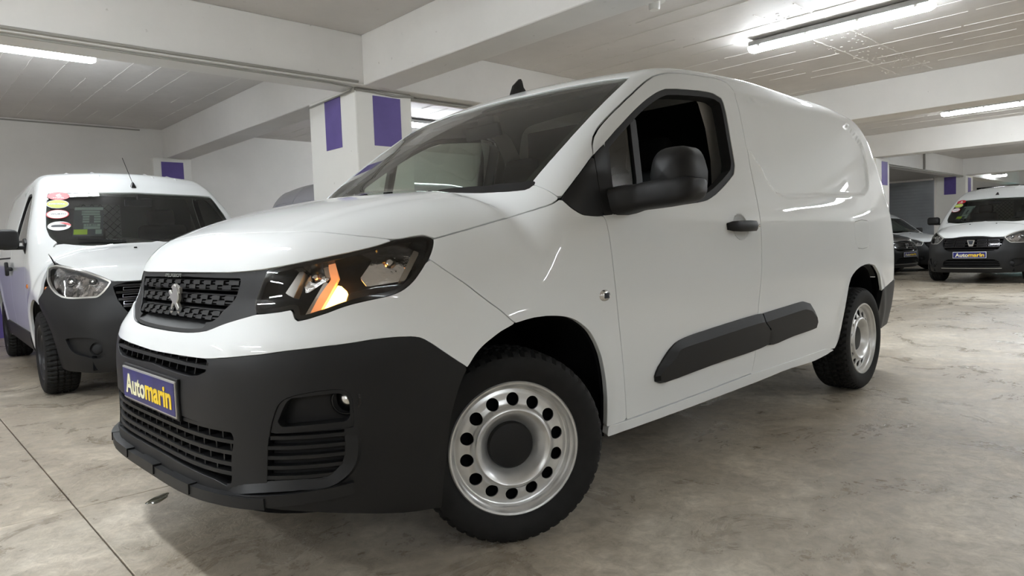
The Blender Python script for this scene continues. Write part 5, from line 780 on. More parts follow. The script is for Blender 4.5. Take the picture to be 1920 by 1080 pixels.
for mr in (False, True):
    sd = dict(mir=mr)
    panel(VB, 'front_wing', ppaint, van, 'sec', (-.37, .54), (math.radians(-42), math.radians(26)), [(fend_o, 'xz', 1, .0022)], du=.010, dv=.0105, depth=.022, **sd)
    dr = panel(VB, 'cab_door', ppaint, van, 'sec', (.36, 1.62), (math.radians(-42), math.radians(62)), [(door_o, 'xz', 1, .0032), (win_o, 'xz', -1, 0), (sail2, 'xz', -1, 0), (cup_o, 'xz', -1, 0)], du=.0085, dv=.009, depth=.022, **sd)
    panel(VB, 'handle_cup', ppaint, dr, 'sec', (1.27, 1.45), (math.radians(4), math.radians(20)), [(cup_o, 'xz', 1, 0)], du=.0035, dv=.0035, depth=0, **sd)
    panel(VB, 'door_corner_trim', M['plastic'], dr, 'sec', (.30, .60), (math.radians(10), math.radians(50)), [(sail2, 'xz', 1, .0012)], du=.01, off=.003, depth=.02, **sd)
    panel(VB, 'pillar_corner_trim', M['plastic'], van, 'sec', (.15, .45), (math.radians(5), math.radians(50)), [(sail1, 'xz', 1, .0012)], du=.01, off=.002, depth=.02, **sd)
    panel(VB, 'window_seal', M['rubber'], dr, 'sec', (.36, 1.55), (math.radians(5), math.radians(62)), [(win_o, 'xz', 1, .0005), (win_o, 'xz', -1, -.027)], du=.010, dv=.010, off=-.004, depth=.05, **sd)
    panel(VB, 'window_divider', M['plastic'], dr, 'sec', (.5, .8), (math.radians(5), math.radians(52)), [(T['bar'][:-1], 'xz', 1, 0)], du=.006, dv=.01, off=-.006, depth=.03, **sd)
    panel(VB, 'quarter_glass', M['sideglass'], dr, 'sec', (.4, .72), (math.radians(5), math.radians(52)), [(T['qglass'][:-1], 'xz', 1, -.01)], du=.015, off=-.016, depth=0, **sd)
    if mr: panel(VB, 'window_glass', M['sideglass'], dr, 'sec', (.5, 1.55), (math.radians(5), math.radians(62)), [(win_o, 'xz', 1, .012), (cat([[.62, 0, 1.0]], [[.70, 0, 1.5]], [[2, 0, 1.9]], [[2, 0, 1.0]]), 'xz', 1, 0)], du=.03, off=-.02, depth=0, mir=True)
    # sill, rear bumper, mouldings, fuel flap
    sill = cat([[.392, 0, .308]], T['doorbot'][::-1] * [1, 1, 1] + [0, 0, -.003], [[2.0, 0, .322], [2.42, 0, .326], [2.52, 0, .31]], T['sillbot'][::-1])
    panel(VB, 'sill', ppaint, van, 'sec', (.36, 2.56), (math.radians(-46), math.radians(-24)), [(sill, 'xz', 1, .0006)], du=.02, dv=.004, off=.004, depth=.03, **sd)
    rb = cat(rb_top, [[4.2, 0, .40], [3.9, 0, .36], [3.45, 0, .33], [3.30, 0, .37], [3.27, 0, .44], [3.285, 0, .52], [3.282, 0, .57]])
    panel(VB, 'rear_bumper', M['plastic'], van, 'sec', (3.15, 3.80), (math.radians(-40), math.radians(-6)), [(rb, 'xz', 1, .001)], du=.014, dv=.011, off=.004, depth=.03, **sd)
    for nme, tr in (('door_moulding', T['trimF'][:-1]), ('side_moulding', T['trimR'][:-1])):
        low = tr.copy(); cx = tr[:, 0].mean(); isd = nme == 'door_moulding'; par = dr if isd else van
        low[:, 2] += np.where(tr[:, 2] > .535, -.040 * sstep(tr[:, 2], .53, .60), .004)
        lo_x, hi_x = tr[:, 0].min(), tr[:, 0].max()
        if isd: low[:, 0] += .075 * (1 - sstep(tr[:, 0], lo_x, lo_x + .26)) * sstep(tr[:, 2], .45, .52) + .012 * (1 - sstep(tr[:, 0], lo_x, lo_x + .1)); low[:, 0] -= .003 * sstep(tr[:, 0], hi_x - .05, hi_x)
        else: low[:, 0] -= .022 * sstep(tr[:, 0], hi_x - .10, hi_x); low[:, 0] += .003 * (1 - sstep(tr[:, 0], lo_x, lo_x + .05))
        face = panel(VB, nme, M['plastic'], par, 'sec', (.6, 2.25), (math.radians(-36), math.radians(-10)), [(low, 'xz', 1, .0)], du=.010, dv=.006, off=.024, depth=.004, **sd)
        def ring_pts(q, off): O = np.stack([q[:, 0], 0 * q[:, 0], q[:, 2]], -1); return VB.solve(O, np.tile([0., -1., 0.], (len(q), 1)), 0., 2., off=off)
        A_, B_, C_ = ring_pts(tr, .0), ring_pts(tr, .008), ring_pts(low, .024); n_ = len(tr); vv = np.concatenate([A_, B_, C_])
        if mr: vv = vv * [1, -1, 1]
        ff = [(i, (i + 1) % n_, n_ + (i + 1) % n_, n_ + i) for i in range(n_)] + [(n_ + i, n_ + (i + 1) % n_, 2 * n_ + (i + 1) % n_, 2 * n_ + i) for i in range(n_)]
        pyobj('moulding_bevel', vv, ff, M['plastic'], par, angle=30)
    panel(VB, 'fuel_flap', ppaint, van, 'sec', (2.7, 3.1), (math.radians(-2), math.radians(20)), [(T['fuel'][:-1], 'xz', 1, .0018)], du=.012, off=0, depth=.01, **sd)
    # dark inner structure behind the gaps, the liner of both arches
    panel(VB, 'inner_frame', M['dark'], van, 'sec', (-.30, 3.70), (math.radians(-40), math.radians(5)), [(cat(T['arch'], [[.42, 0, .1], [-.5, 0, .1], [-.34, 0, .5], [-.28, 0, .66]]), 'xz', -1, .0), (archR_o, 'xz', -1, 0), (np.array([[-2, 0, .30], [9, 0, .30], [9, 0, 1.085], [-2, 0, 1.085]]), 'xz', 1, 0)], du=.05, dv=.03, off=-.030, depth=0, **sd)
    for xa, r_ in ((.02, .385), (2.89, .40)):
        bm = bmesh.new(); ys = (-.893 if not mr else .893); yi = (-.50 if not mr else .50); n = 24; A = []; Bq = []
        for i in range(n + 1):
            a = PI * (-.05 + 1.02 * i / n); rx = r_ * (1.0 if xa < 1 else .93)
            zz_ = .33 + (r_ + .055) * math.sin(a); xx_ = xa + rx * math.cos(a); yy_ = math.copysign(float(VB.W(np.array(xx_), np.array(max(zz_, .3)))) - .028, ys) * (.92 if (xa < 1 and math.cos(a) < -.30) else 1.0); A.append(bm.verts.new((xa + rx * math.cos(a), yy_, .33 + (r_ + .055) * math.sin(a)))); Bq.append(bm.verts.new((xa + rx * math.cos(a), yi, .33 + (r_ + .055) * math.sin(a))))
        for i in range(n): bm.faces.new((A[i], A[i + 1], Bq[i + 1], Bq[i]))
        bm.faces.new(Bq); bmobj('arch_liner', bm, M['dark'], van)
# tail end (rear doors)
rear_o = np.array([[0, 0, 0]])
panel(VB, 'rear_doors', ppaint, van, 'tail', (-.98, .98), (.66, 1.60), [], du=.02, dv=.03, x0=3.2, depth=.01)
panel(VB, 'rear_bumper_centre', M['plastic'], van, 'tail', (-.98, .98), (.34, .655), [], du=.02, dv=.03, x0=3.2, off=.01, depth=.02)
box('underbody', (1.4, 0, .30), (4.1, 1.30, .10), M['dark'], van); box('underbody', (1.46, 0, .30), (2.05, 1.60, .07), M['dark'], van)
# windscreen glass, its dark printed band, cowl strip, wipers' panel
panel(VB, 'windscreen', M['glass'], van, 'sec', (-.05, .9), (math.radians(12), math.radians(168)), [(ws_o, 'xy', 1, .001)], du=.02, dv=.02, off=-.003, depth=0)
ws_in = cat(ws_h, [[.142, -.775, 1.2]], half(T['hoodrear']) + [-.035, 0, 0], [[-.05, 0, 1.2]]); ws_in = sym_pz(ws_in)
panel(VB, 'windscreen_band', M['frit'], van, 'sec', (-.05, .9), (math.radians(12), math.radians(168)), [(ws_o, 'xy', 1, .001), (ws_in, 'xy', -1, -.034)], du=.014, dv=.014, off=-.008, depth=0)
cowl = cat(T['hoodrear'], ); cowl_o = sym_pz(cat(a1(half(T['hoodrear']))[::-1] + [-.02, 0, 0], [[.138, -.768, 1.2], [.150, -.772, 1.2]], a1(half(T['hoodrear'])) + [.010, 0, 0]))
for mr in (False, True): panel(VB, 'cowl_strip', M['plastic'], van, 'sec', (-.08, .2), (math.radians(15), math.radians(89.9)), [(cowl_o, 'xy', 1, -.003)], du=.012, dv=.012, off=.001, depth=.02, mir=mr)
# inner shell of the cab and cargo area, with the same openings
panel(VB, 'cab_lining', M['inner'], van, 'sec', (.16, 1.62), (math.radians(0), math.radians(180)), [(ws_ex, 'xy', -1, .02), (win_o, 'xzL', -1, -.008), (win_o, 'xzR', -1, -.008), (front_ex, 'xz', -1, -.01)], du=.03, dv=.03, off=-.045, depth=0)
bm = bmesh.new(); add_box(bm, (1.70, 0, 1.03), (.03, 1.48, 1.36), bevel=.01); bmobj('bulkhead', bm, M['cabinshade'], van)
PTL = [(1.30, 1.67), (1.367, 1.621), (1.427, 1.514), (1.472, 1.364), (1.482, 1.223), (1.482, 1.12)]; PTR = [(1.45, 1.70), (1.512, 1.658), (1.582, 1.554), (1.63, 1.40), (1.637, 1.281), (1.637, 1.12)]
for s in (-1, 1):
    bm = bmesh.new(); L_ = [bm.verts.new((x, s * .70, z)) for x, z in PTL]; R_ = [bm.verts.new((x, s * .715, z)) for x, z in PTR]
    for i in range(len(PTL) - 1): bm.faces.new((L_[i], L_[i + 1], R_[i + 1], R_[i]))
    bmobj('pillar_trim', bm, M['trim_light'], van)
# dashboard, steering wheel, seats, mirror
prof = [(.10, 1.14), (.30, 1.165), (.52, 1.15), (.60, 1.10), (.62, .98), (.56, .82), (.10, .82)]
extrude_poly('dashboard', prof, 1.52, lambda a, b, t: (a, t - .76, b), M['inner'], van, bevel=.01)
bm = bmesh.new(); 
for i in range(1): pass
tc = Vector((.72, -.36, 1.02)); tilt = Matrix.Rotation(math.radians(28), 4, 'Y')
n = 36; ring = [tc + (tilt @ Vector((0, .19 * math.cos(2 * PI * i / n), .19 * math.sin(2 * PI * i / n)))) for i in range(n + 1)]
add_tube(bm, ring, .015, 8, cap=False); add_box(bm, tc + Vector((-.01, 0, 0)), (.05, .16, .10), tilt, bevel=.02); add_box(bm, tc, (.02, .36, .03), tilt, bevel=.008); add_box(bm, tc + (tilt @ Vector((0, 0, -.09))), (.02, .03, .16), tilt, bevel=.008)
bmobj('steering_wheel', bm, M['rubber'], van)
for sy in (-.38, .20, .54):
    bm = bmesh.new(); add_box(bm, (1.02, sy, .72), (.50, .44 if sy < 0 else .33, .16), bevel=.05); add_box(bm, (1.32, sy, 1.03), (.13, .42 if sy < 0 else .32, .62), Matrix.Rotation(math.radians(12), 3, 'Y'), bevel=.05, seg=3)
    add_box(bm, (1.415, sy, 1.42), (.09, .25, .17), Matrix.Rotation(math.radians(12), 3, 'Y'), bevel=.04, seg=3); add_tube(bm, [(1.37, sy - .05, 1.3), (1.40, sy - .05, 1.38)], .007, 6); add_tube(bm, [(1.37, sy + .05, 1.3), (1.40, sy + .05, 1.38)], .007, 6)
    bmobj('seat', bm, M['fabric'], van)
bm = bmesh.new(); add_box(bm, (.66, 0, 1.575), (.05, .12, .05), bevel=.015); add_box(bm, (.62, 0, 1.52), (.022, .24, .065), Matrix.Rotation(math.radians(-15), 3, 'Y'), bevel=.01); add_tube(bm, [(.66, 0, 1.60), (.64, 0, 1.53)], .012, 8)
bmobj('interior_mirror', bm, M['cabinshade'], van)
for s in (-1, 1): box('sun_visor', (.86, s * .36, 1.655), (.16, .46, .014), M['inner'], van, rot=Matrix.Rotation(math.radians(-22), 3, 'Y'), bevel=.005)
# roof aerial
bm = bmesh.new(); c = Vector((.86, 0, 1.72)); q = [(-.045, 0), (-.028, .045), (.012, .082), (.026, .085), (.034, .075), (.040, .045), (.070, .012), (.075, 0)]
L_ = [bm.verts.new((c.x + a, -.010 * (1 - b / .12), c.z + b)) for a, b in q]; R_ = [bm.verts.new((c.x + a, .010 * (1 - b / .12), c.z + b)) for a, b in q]
bm.faces.new(L_); bm.faces.new(R_[::-1])
for i in range(len(q)): bm.faces.new((L_[i], R_[i], R_[(i + 1) % len(q)], L_[(i + 1) % len(q)]))
bmesh.ops.recalc_face_normals(bm, faces=bm.faces); bmobj('roof_aerial', bm, M['gloss'], van)
box('firewall', (.30, 0, .98), (.03, 1.50, .30), M['dark'], van)
# wheels
RW = .322; st = .4715
make_wheel(van, (-.0594, -.8415, RW), -st); make_wheel(van, (2.975, -.8906, RW), 0.0)
make_wheel(van, (.05, .8415, RW), PI - st); make_wheel(van, (2.975, .8906, RW), PI)
# ---- door mirrors
def door_mirror(s):
    """s=-1 camera side"""
    def sy(y): return y * (-s)
    bm = bmesh.new(); c = (.555, 1.072, 1.222); n, m_ = 28, 14; rings = []
    for j in range(m_ + 1):
        v = j / m_; 
        x = -.075 + .15 * v; k = math.sqrt(max(0.0, 1 - (1 - v / .62) ** 2)) if v < .62 else 1 - .03 * (v - .62); k = max(k, .02)
        ring = []
        for i in range(n):
            t = 2 * PI * i / n; ct, st_ = math.cos(t), math.sin(t)
            e = .55; yy = math.copysign(abs(ct) ** e, ct) * .093 * k; zz = math.copysign(abs(st_) ** e, st_) * .094 * k
            if zz > 0: yy *= 1 - .24 * (zz / .094)
            ring.append(bm.verts.new((c[0] + x, -s * 0 + s * 0 + (-1 if s < 0 else 1) * (c[1] + yy * 1.0), c[2] + zz)))
        rings.append(ring)
    for A, Bq in zip(rings[:-1], rings[1:]):
        for i in range(n): bm.faces.new((A[i], A[(i + 1) % n], Bq[(i + 1) % n], Bq[i]))
    bm.faces.new(rings[0]); bm.faces.new(rings[-1]); bmesh.ops.recalc_face_normals(bm, faces=bm.faces)
    g = 1 if s > 0 else -1
    h = bmobj('door_mirror', bm, M['plastic'], van, angle=60)
    bm = bmesh.new(); rg = []
    for y, cx_, cz_, sx_, sz_ in ((.885, .470, 1.130, .150, .105), (.935, .482, 1.136, .140, .104), (.965, .505, 1.142, .118, .094), (.985, .520, 1.146, .128, .098), (1.05, .540, 1.152, .146, .100), (1.12, .556, 1.158, .146, .096), (1.155, .562, 1.163, .130, .080), (1.170, .566, 1.168, .095, .052)):
        r2 = []
        for i in range(16):
            t = 2 * PI * (i + .5) / 16; r2.append(bm.verts.new((cx_ + math.copysign(abs(math.cos(t)) ** .5, math.cos(t)) * sx_ * .5, g * y, cz_ + math.copysign(abs(math.sin(t)) ** .5, math.sin(t)) * sz_ * .5)))
        rg.append(r2)
    for A, Bq in zip(rg[:-1], rg[1:]):
        for i in range(16): bm.faces.new((A[i], A[(i + 1) % 16], Bq[(i + 1) % 16], Bq[i]))
    bm.faces.new(rg[0]); bm.faces.new(rg[-1]); bmesh.ops.recalc_face_normals(bm, faces=bm.faces)
    bmobj('mirror_arm', bm, M['plastic'], h, angle=50)
    box('mirror_glass', (c[0] + .076, g * c[1], c[2] + .01), (.004, .13, .125), M['chrome'], h, bevel=.001)
door_mirror(-1); door_mirror(1)
# ---- handles, repeaters
for s in (-1, 1):
    y0 = float(VB.W(np.array(1.20), np.array(1.03)))
    bm = bmesh.new(); q = [(1.232, 0.004, .022), (1.25, .020, .032), (1.30, .034, .036), (1.38, .038, .036), (1.44, .034, .034), (1.468, .022, .030), (1.475, .004, .024)]
    rings = []
    for x, o, h in q:
        z = 1.034; rr = []
        for i in range(10):
            t = 2 * PI * i / 10; rr.append(bm.verts.new((x, s * (y0 + o + .010 * math.cos(t)), z + h * .72 * math.sin(t))))
        rings.append(rr)
    for A, Bq in zip(rings[:-1], rings[1:]):
        for i in range(10): bm.faces.new((A[i], A[(i + 1) % 10], Bq[(i + 1) % 10], Bq[i]))
    bm.faces.new(rings[0]); bm.faces.new(rings[-1]); bmesh.ops.recalc_face_normals(bm, faces=bm.faces)
    hd = bmobj('door_handle', bm, M['plastic'], van)
    V, F = revolve([(.0005, -.003), (.006, -.002), (.0075, .003)], 16); V = V * [1, s, 1] * -1 if False else V
    V = V * [1, 1 if s < 0 else -1, 1]; pyobj('lock_cylinder', V + [1.466, s * (y0 + .040), 1.036], F, M['chrome'], hd)
    # side repeater
    cx, cz = .331, .796; yy = float(VB.W(np.array(cx), np.array(cz)))
    V, F = revolve([(.0005, -.010), (.014, -.009), (.021, -.005), (.024, 0.002)], 24); V = V * [1.25, 1 if s < 0 else -1, .9]
    rp = pyobj('side_repeater', V + [cx, s * yy, cz], F, M['chrome'], van)
    box('repeater_lens', (cx, s * (yy + .009), cz), (.026, .006, .020), M['darkprint'], rp, bevel=.002)
# ---- headlights
for mr in (False, True):
    sd = dict(mir=mr); pr = dict(chart='nose', ur=(-1.16, -.40), vr=(.80, 1.05))
    hl = panel(VB, 'headlight', M['lens'], van, regions=[(hl_o, 'pz', 1, .0015)], du=.014, dv=.010, off=-.002, depth=0, **pr, **sd)
    panel(VB, 'headlight_frame', M['gloss'], hl, regions=[(hl_o, 'pz', 1, .0008), (hl_o, 'pz', -1, -.012)], du=.010, dv=.007, off=-.004, depth=.05, **pr, **sd)
    panel(VB, 'headlight_bowl', M['bowl'], hl, regions=[(hl_o, 'pz', 1, -.02)], du=.03, dv=.02, off=-.075, depth=0, **pr, **sd)
    for nm, mm, of, dp in (('reflR', 'reflector', -.045, .03), ('reflL', 'reflector', -.045, .03), ('wedgeL', 'silver', -.030, .03), ('silverA', 'silver', -.032, .03), ('silverB', 'silver', -.030, .03), ('silverR', 'silver', -.028, .03),
                       ('drl', 'drl' if not mr else 'silver', -.022, .03), ('amber', 'amber' if not mr else 'orange', -.026, .02), ('finsR', 'rubber', -.03, .02)):
        panel(VB, {'reflR': 'main_reflector', 'reflL': 'dip_reflector', 'wedgeL': 'silver_wedge', 'silverA': 'silver_blade', 'silverB': 'silver_blade', 'silverR': 'silver_blade', 'drl': 'light_guide', 'amber': 'indicator_lamp', 'finsR': 'dark_ribs'}[nm],
              M[mm], hl, regions=[(T['hp_' + nm][:-1], 'pz', 1, 0)], du=.008, dv=.006, off=of, depth=dp, **pr, **sd)
    g = -1 if not mr else 1
    cR = T['hp_reflR'][:-1].mean(0)
    for kk_ in range(4):
        cpos = cR + np.array([.010 + .016 * kk_, -.004 - .010 * kk_, -.022 + .004 * kk_]); n_ = grad(VB, np.array([cpos]))[0]; cpos = cpos + n_ * .004
        box('reflector_step', tuple(cpos * [1, -1 if mr else 1, 1]), (.016, .010, .014), M['chrome'], hl, rot=Matrix.Rotation((-.75 if not mr else .75) + .2 * kk_, 3, 'Z'), bevel=.002, seg=1)
    for (nmx, k, rr_) in (('hp_reflR', .62, .020), ('hp_reflL', .55, .017)):
        c = T[nmx][:-1].mean(0); n_ = grad(VB, np.array([c]))[0]
        V, F = revolve([(.0005, -.012), (rr_ * .6, -.010), (rr_, 0.0), (rr_ * 1.15, .006)], 20)
        ang = math.atan2(n_[1], n_[0]); Rz = np.array([[math.cos(ang + PI / 2), -math.sin(ang + PI / 2), 0], [math.sin(ang + PI / 2), math.cos(ang + PI / 2), 0], [0, 0, 1]])
        V = V @ Rz.T + c + n_ * .006
        if mr: V = V * [1, -1, 1]
        pyobj('bulb_shield', V, F, M['chrome'], hl)
# ---- main grille: three toothed rows over fine slats
gr = empty('radiator_grille', parent=van)
for k in range(11):
    z = .790 + k * .0145; r_ = phi_range(open_o, z)
    if r_ is None: continue
    nose_bar(VB, 'grille_slat', M['plastic'], gr, z, z + .0035, r_[0] + .004, r_[1] - .004, -.024, -.045, n=20)
for zc_, ph0 in ((.902, 0), (.857, .5), (.812, 0)):
    for row in (0, 1):
        z = zc_ - row * .0135; r_ = phi_range(open_o, z)
        if r_ is None: continue
        a, b = r_[0] + .006, r_[1] - .006; nt_ = 10; step = (b - a) / nt_
        for i in range(nt_):
            s0 = a + (i + (.5 if row else 0)) * step
            if s0 + step * .62 > b + .01: continue
            nose_bar(VB, 'grille_tooth', M['plastic'], gr, z - .006, z + .0065, s0, min(s0 + step * .62, b), -.006 - .004 * row, -.03, n=3)
        nose_bar(VB, 'grille_rail', M['plastic'], gr, z - .0025, z + .002, a, b, -.012, -.032, n=20)
# emblem: a standing lion in bright metal
lion = T['lion']; cy, cz = lion[:, 1].mean(), lion[:, 2].mean()
xl = float(surf(VB, [0.0], [cz])[0][0]) - .003
em = extrude_poly('lion_badge', [(y, z) for _, y, z in lion], .012, lambda a, b, t: (xl + .006 - t, a, b), M['silver'], gr, bevel=.003)
# name moulded along the top of the surround
pc = surf(VB, [0.0], [.931])[0]
RX = Matrix(((0, 0, -1, 0), (-1, 0, 0, 0), (0, 1, 0, 0), (0, 0, 0, 1)))      # text faces -X (forward), reading left to right from the front
text_mesh('moulded_name', 'PEUGEOT', .017, M['inner'], sur, Matrix.Translation((pc[0] - .001, .062, .9225)) @ RX, width=.155, extrude=.0012, bold=.0003)
# ---- lower grilles
lg = empty('lower_grille', parent=van)
for k, z in enumerate((.500, .468, .436, .404, .378)):
    r_ = phi_range(low_o, z - .004)
    nose_bar(VB, 'grille_slat', M['plastic'], lg, z - .006, z + .0045, r_[0], r_[1], -.004, -.042, n=26)
for k in range(17):
    ph = -.42 + k * .0525
    for j, (za, zb) in enumerate(((.37, .402), (.404, .434), (.436, .466), (.468, .498), (.50, .522))):
        p_ = ph + (.026 if j % 2 else 0); r_ = phi_range(low_o, (za + zb) / 2)
        if r_ and r_[0] + .01 < p_ < r_[1] - .01: nose_bar(VB, 'grille_rib', M['plastic'], lg, za, zb, p_ - .0022, p_ + .0022, -.012, -.04, n=2)
zz = float(T['up_open'][:, 2].max())
nose_bar(VB, 'grille_slat', M['plastic'], lg, .662, .671, *(np.array(phi_range(up_o, .668)) + [0, 0]), -.003, -.04, n=26)
for k in range(15):
    p_ = -.385 + k * .055
    r_ = phi_range(up_o, .68)
    if r_[0] < p_ < r_[1]: nose_bar(VB, 'grille_rib', M['plastic'], lg, .640, .697, p_ - .0022, p_ + .0022, -.014, -.04, n=2)
box('radiator', (-.74, 0, .45), (.03, .95, .28), M['cabinshade'], lg)
nose_bar(VB, 'bumper_lip', M['plastic'], van, .290, .322, -.70, .70, .022, -.02, n=40, zfun=lambda p: .03 * (np.abs(p) / .7) ** 3)
for k in range(-2, 3): nose_bar(VB, 'lip_pad', M['plastic'], van, .298, .3285, k * .23 - .065, k * .23 + .065, .026, .0, n=6)
for sgn in (1, -1):
    q = pj(T['ridge'], 'pz'); n_ = len(q); d_ = np.gradient(q, axis=0); d_ /= np.linalg.norm(d_, axis=1, keepdims=True); nn = np.stack([-d_[:, 1], d_[:, 0]], 1)
    fade = np.clip(np.minimum(np.arange(n_), n_ - 1 - np.arange(n_)) / 3., 0.1, 1)[:, None]
    c0 = q + nn * .009; c1 = q; c2 = q - nn * .026
    R0, R1, R2 = surf(VB, c0[:, 0], c0[:, 1], -.002), surf(VB, c1[:, 0], c1[:, 1], 0) , surf(VB, c2[:, 0], c2[:, 1], -.002)
    nrm = R1 - surf(VB, c1[:, 0], c1[:, 1], -1.0); R1 = R1 + nrm * .011 * fade
    vv = np.concatenate([R0, R1, R2]) * [1, sgn, 1]
    pyobj('bumper_ridge', vv, [(i, i + 1, n_ + i + 1, n_ + i) for i in range(n_ - 1)] + [(n_ + i, n_ + i + 1, 2 * n_ + i + 1, 2 * n_ + i) for i in range(n_ - 1)], M['plastic'], van, angle=30)
# ---- fog lamp pockets and ribbed vents
for mr in (False, True):
    A = (lambda q: q * [1, -1, 1]) if mr else (lambda q: q)
    pr = dict(chart='nose', ur=(-.90, -.45), vr=(.34, .66)); sd = dict(mir=mr)
    fb = panel(VB, 'fog_lamp_bezel', M['plastic'], van, regions=[(T['fog_out'], 'pz', 1, .002), (T['fog_in'][:-1], 'pz', -1, 0)], du=.008, dv=.006, off=-.003, depth=.045, **pr, **sd)
    panel(VB, 'fog_lamp_pocket', M['plastic'], fb, regions=[(T['fog_out'], 'pz', 1, 0)], du=.02, off=-.045, depth=0, **pr, **sd)
    c = surf(VB, [-.70], [.578], -.026)[0]; n_ = grad(VB, np.array([c]))[0]; ang = math.atan2(n_[1], n_[0]) + PI / 2 - .25
    Rz = np.array([[math.cos(ang), -math.sin(ang), 0], [math.sin(ang), math.cos(ang), 0], [0, 0, 1]])
    V, F = revolve([(.0005, -.008), (.018, -.004), (.028, .006), (.036, .012)], 28); V = (V @ Rz.T + c) * [1, -1 if mr else 1, 1]; pyobj('fog_reflector', V, F, M['chrome'], fb)
    V, F = revolve([(.036, -.018), (.042, -.016), (.044, .02)], 28); V = (V @ Rz.T + c) * [1, -1 if mr else 1, 1]; pyobj('fog_ring', V, F, M['gloss'], fb)
    vt = panel(VB, 'bumper_vent', M['plastic'], van, regions=[(T['fin'][:-1], 'pz', 1, .001)], du=.02, dv=.012, off=-.026, depth=0, **pr, **sd)
    for k in range(5):
        z = .493 - k * .0275; r_ = phi_range(T['fin'][:-1], z)
        if r_ is None: continue
        nose_bar(VB, 'vent_fin', M['plastic'], vt, z - .011, z - .001, (r_[0] if not mr else -r_[1]), (r_[1] if not mr else -r_[0]), -.001, -.028, n=10)
# ---- number plate
pl = empty('number_plate', parent=van)
px_ = -.899
box('plate_frame', (px_ + .006, 0, .556), (.010, .536, .128), M['plastic'], pl, bevel=.002); box('plate_board', (px_ - .001, 0, .556), (.006, .522, .112), M['silver'], pl, bevel=.001); box('plate_field', (px_ - .0045, 0, .556), (.002, .510, .100), M['blue'], pl)
def plate_text(parent, x, y, z, k=1.0, mx=None):
    base = Matrix.Translation((x, y, z)) @ RX; base = (mx @ base) if mx is not None else base
    text_mesh('plate_lettering', 'Auto', .092 * k, M['cream'], parent, base @ Matrix.Translation((-.118 * k, .0, 0)), width=.205 * k, bold=.0022 * k)
    text_mesh('plate_lettering', 'marin', .092 * k, M['yellow'], parent, base @ Matrix.Translation((.109 * k, .002, 0)), width=.243 * k, bold=.0026 * k)
plate_text(pl, px_ - .0065, 0, .552)
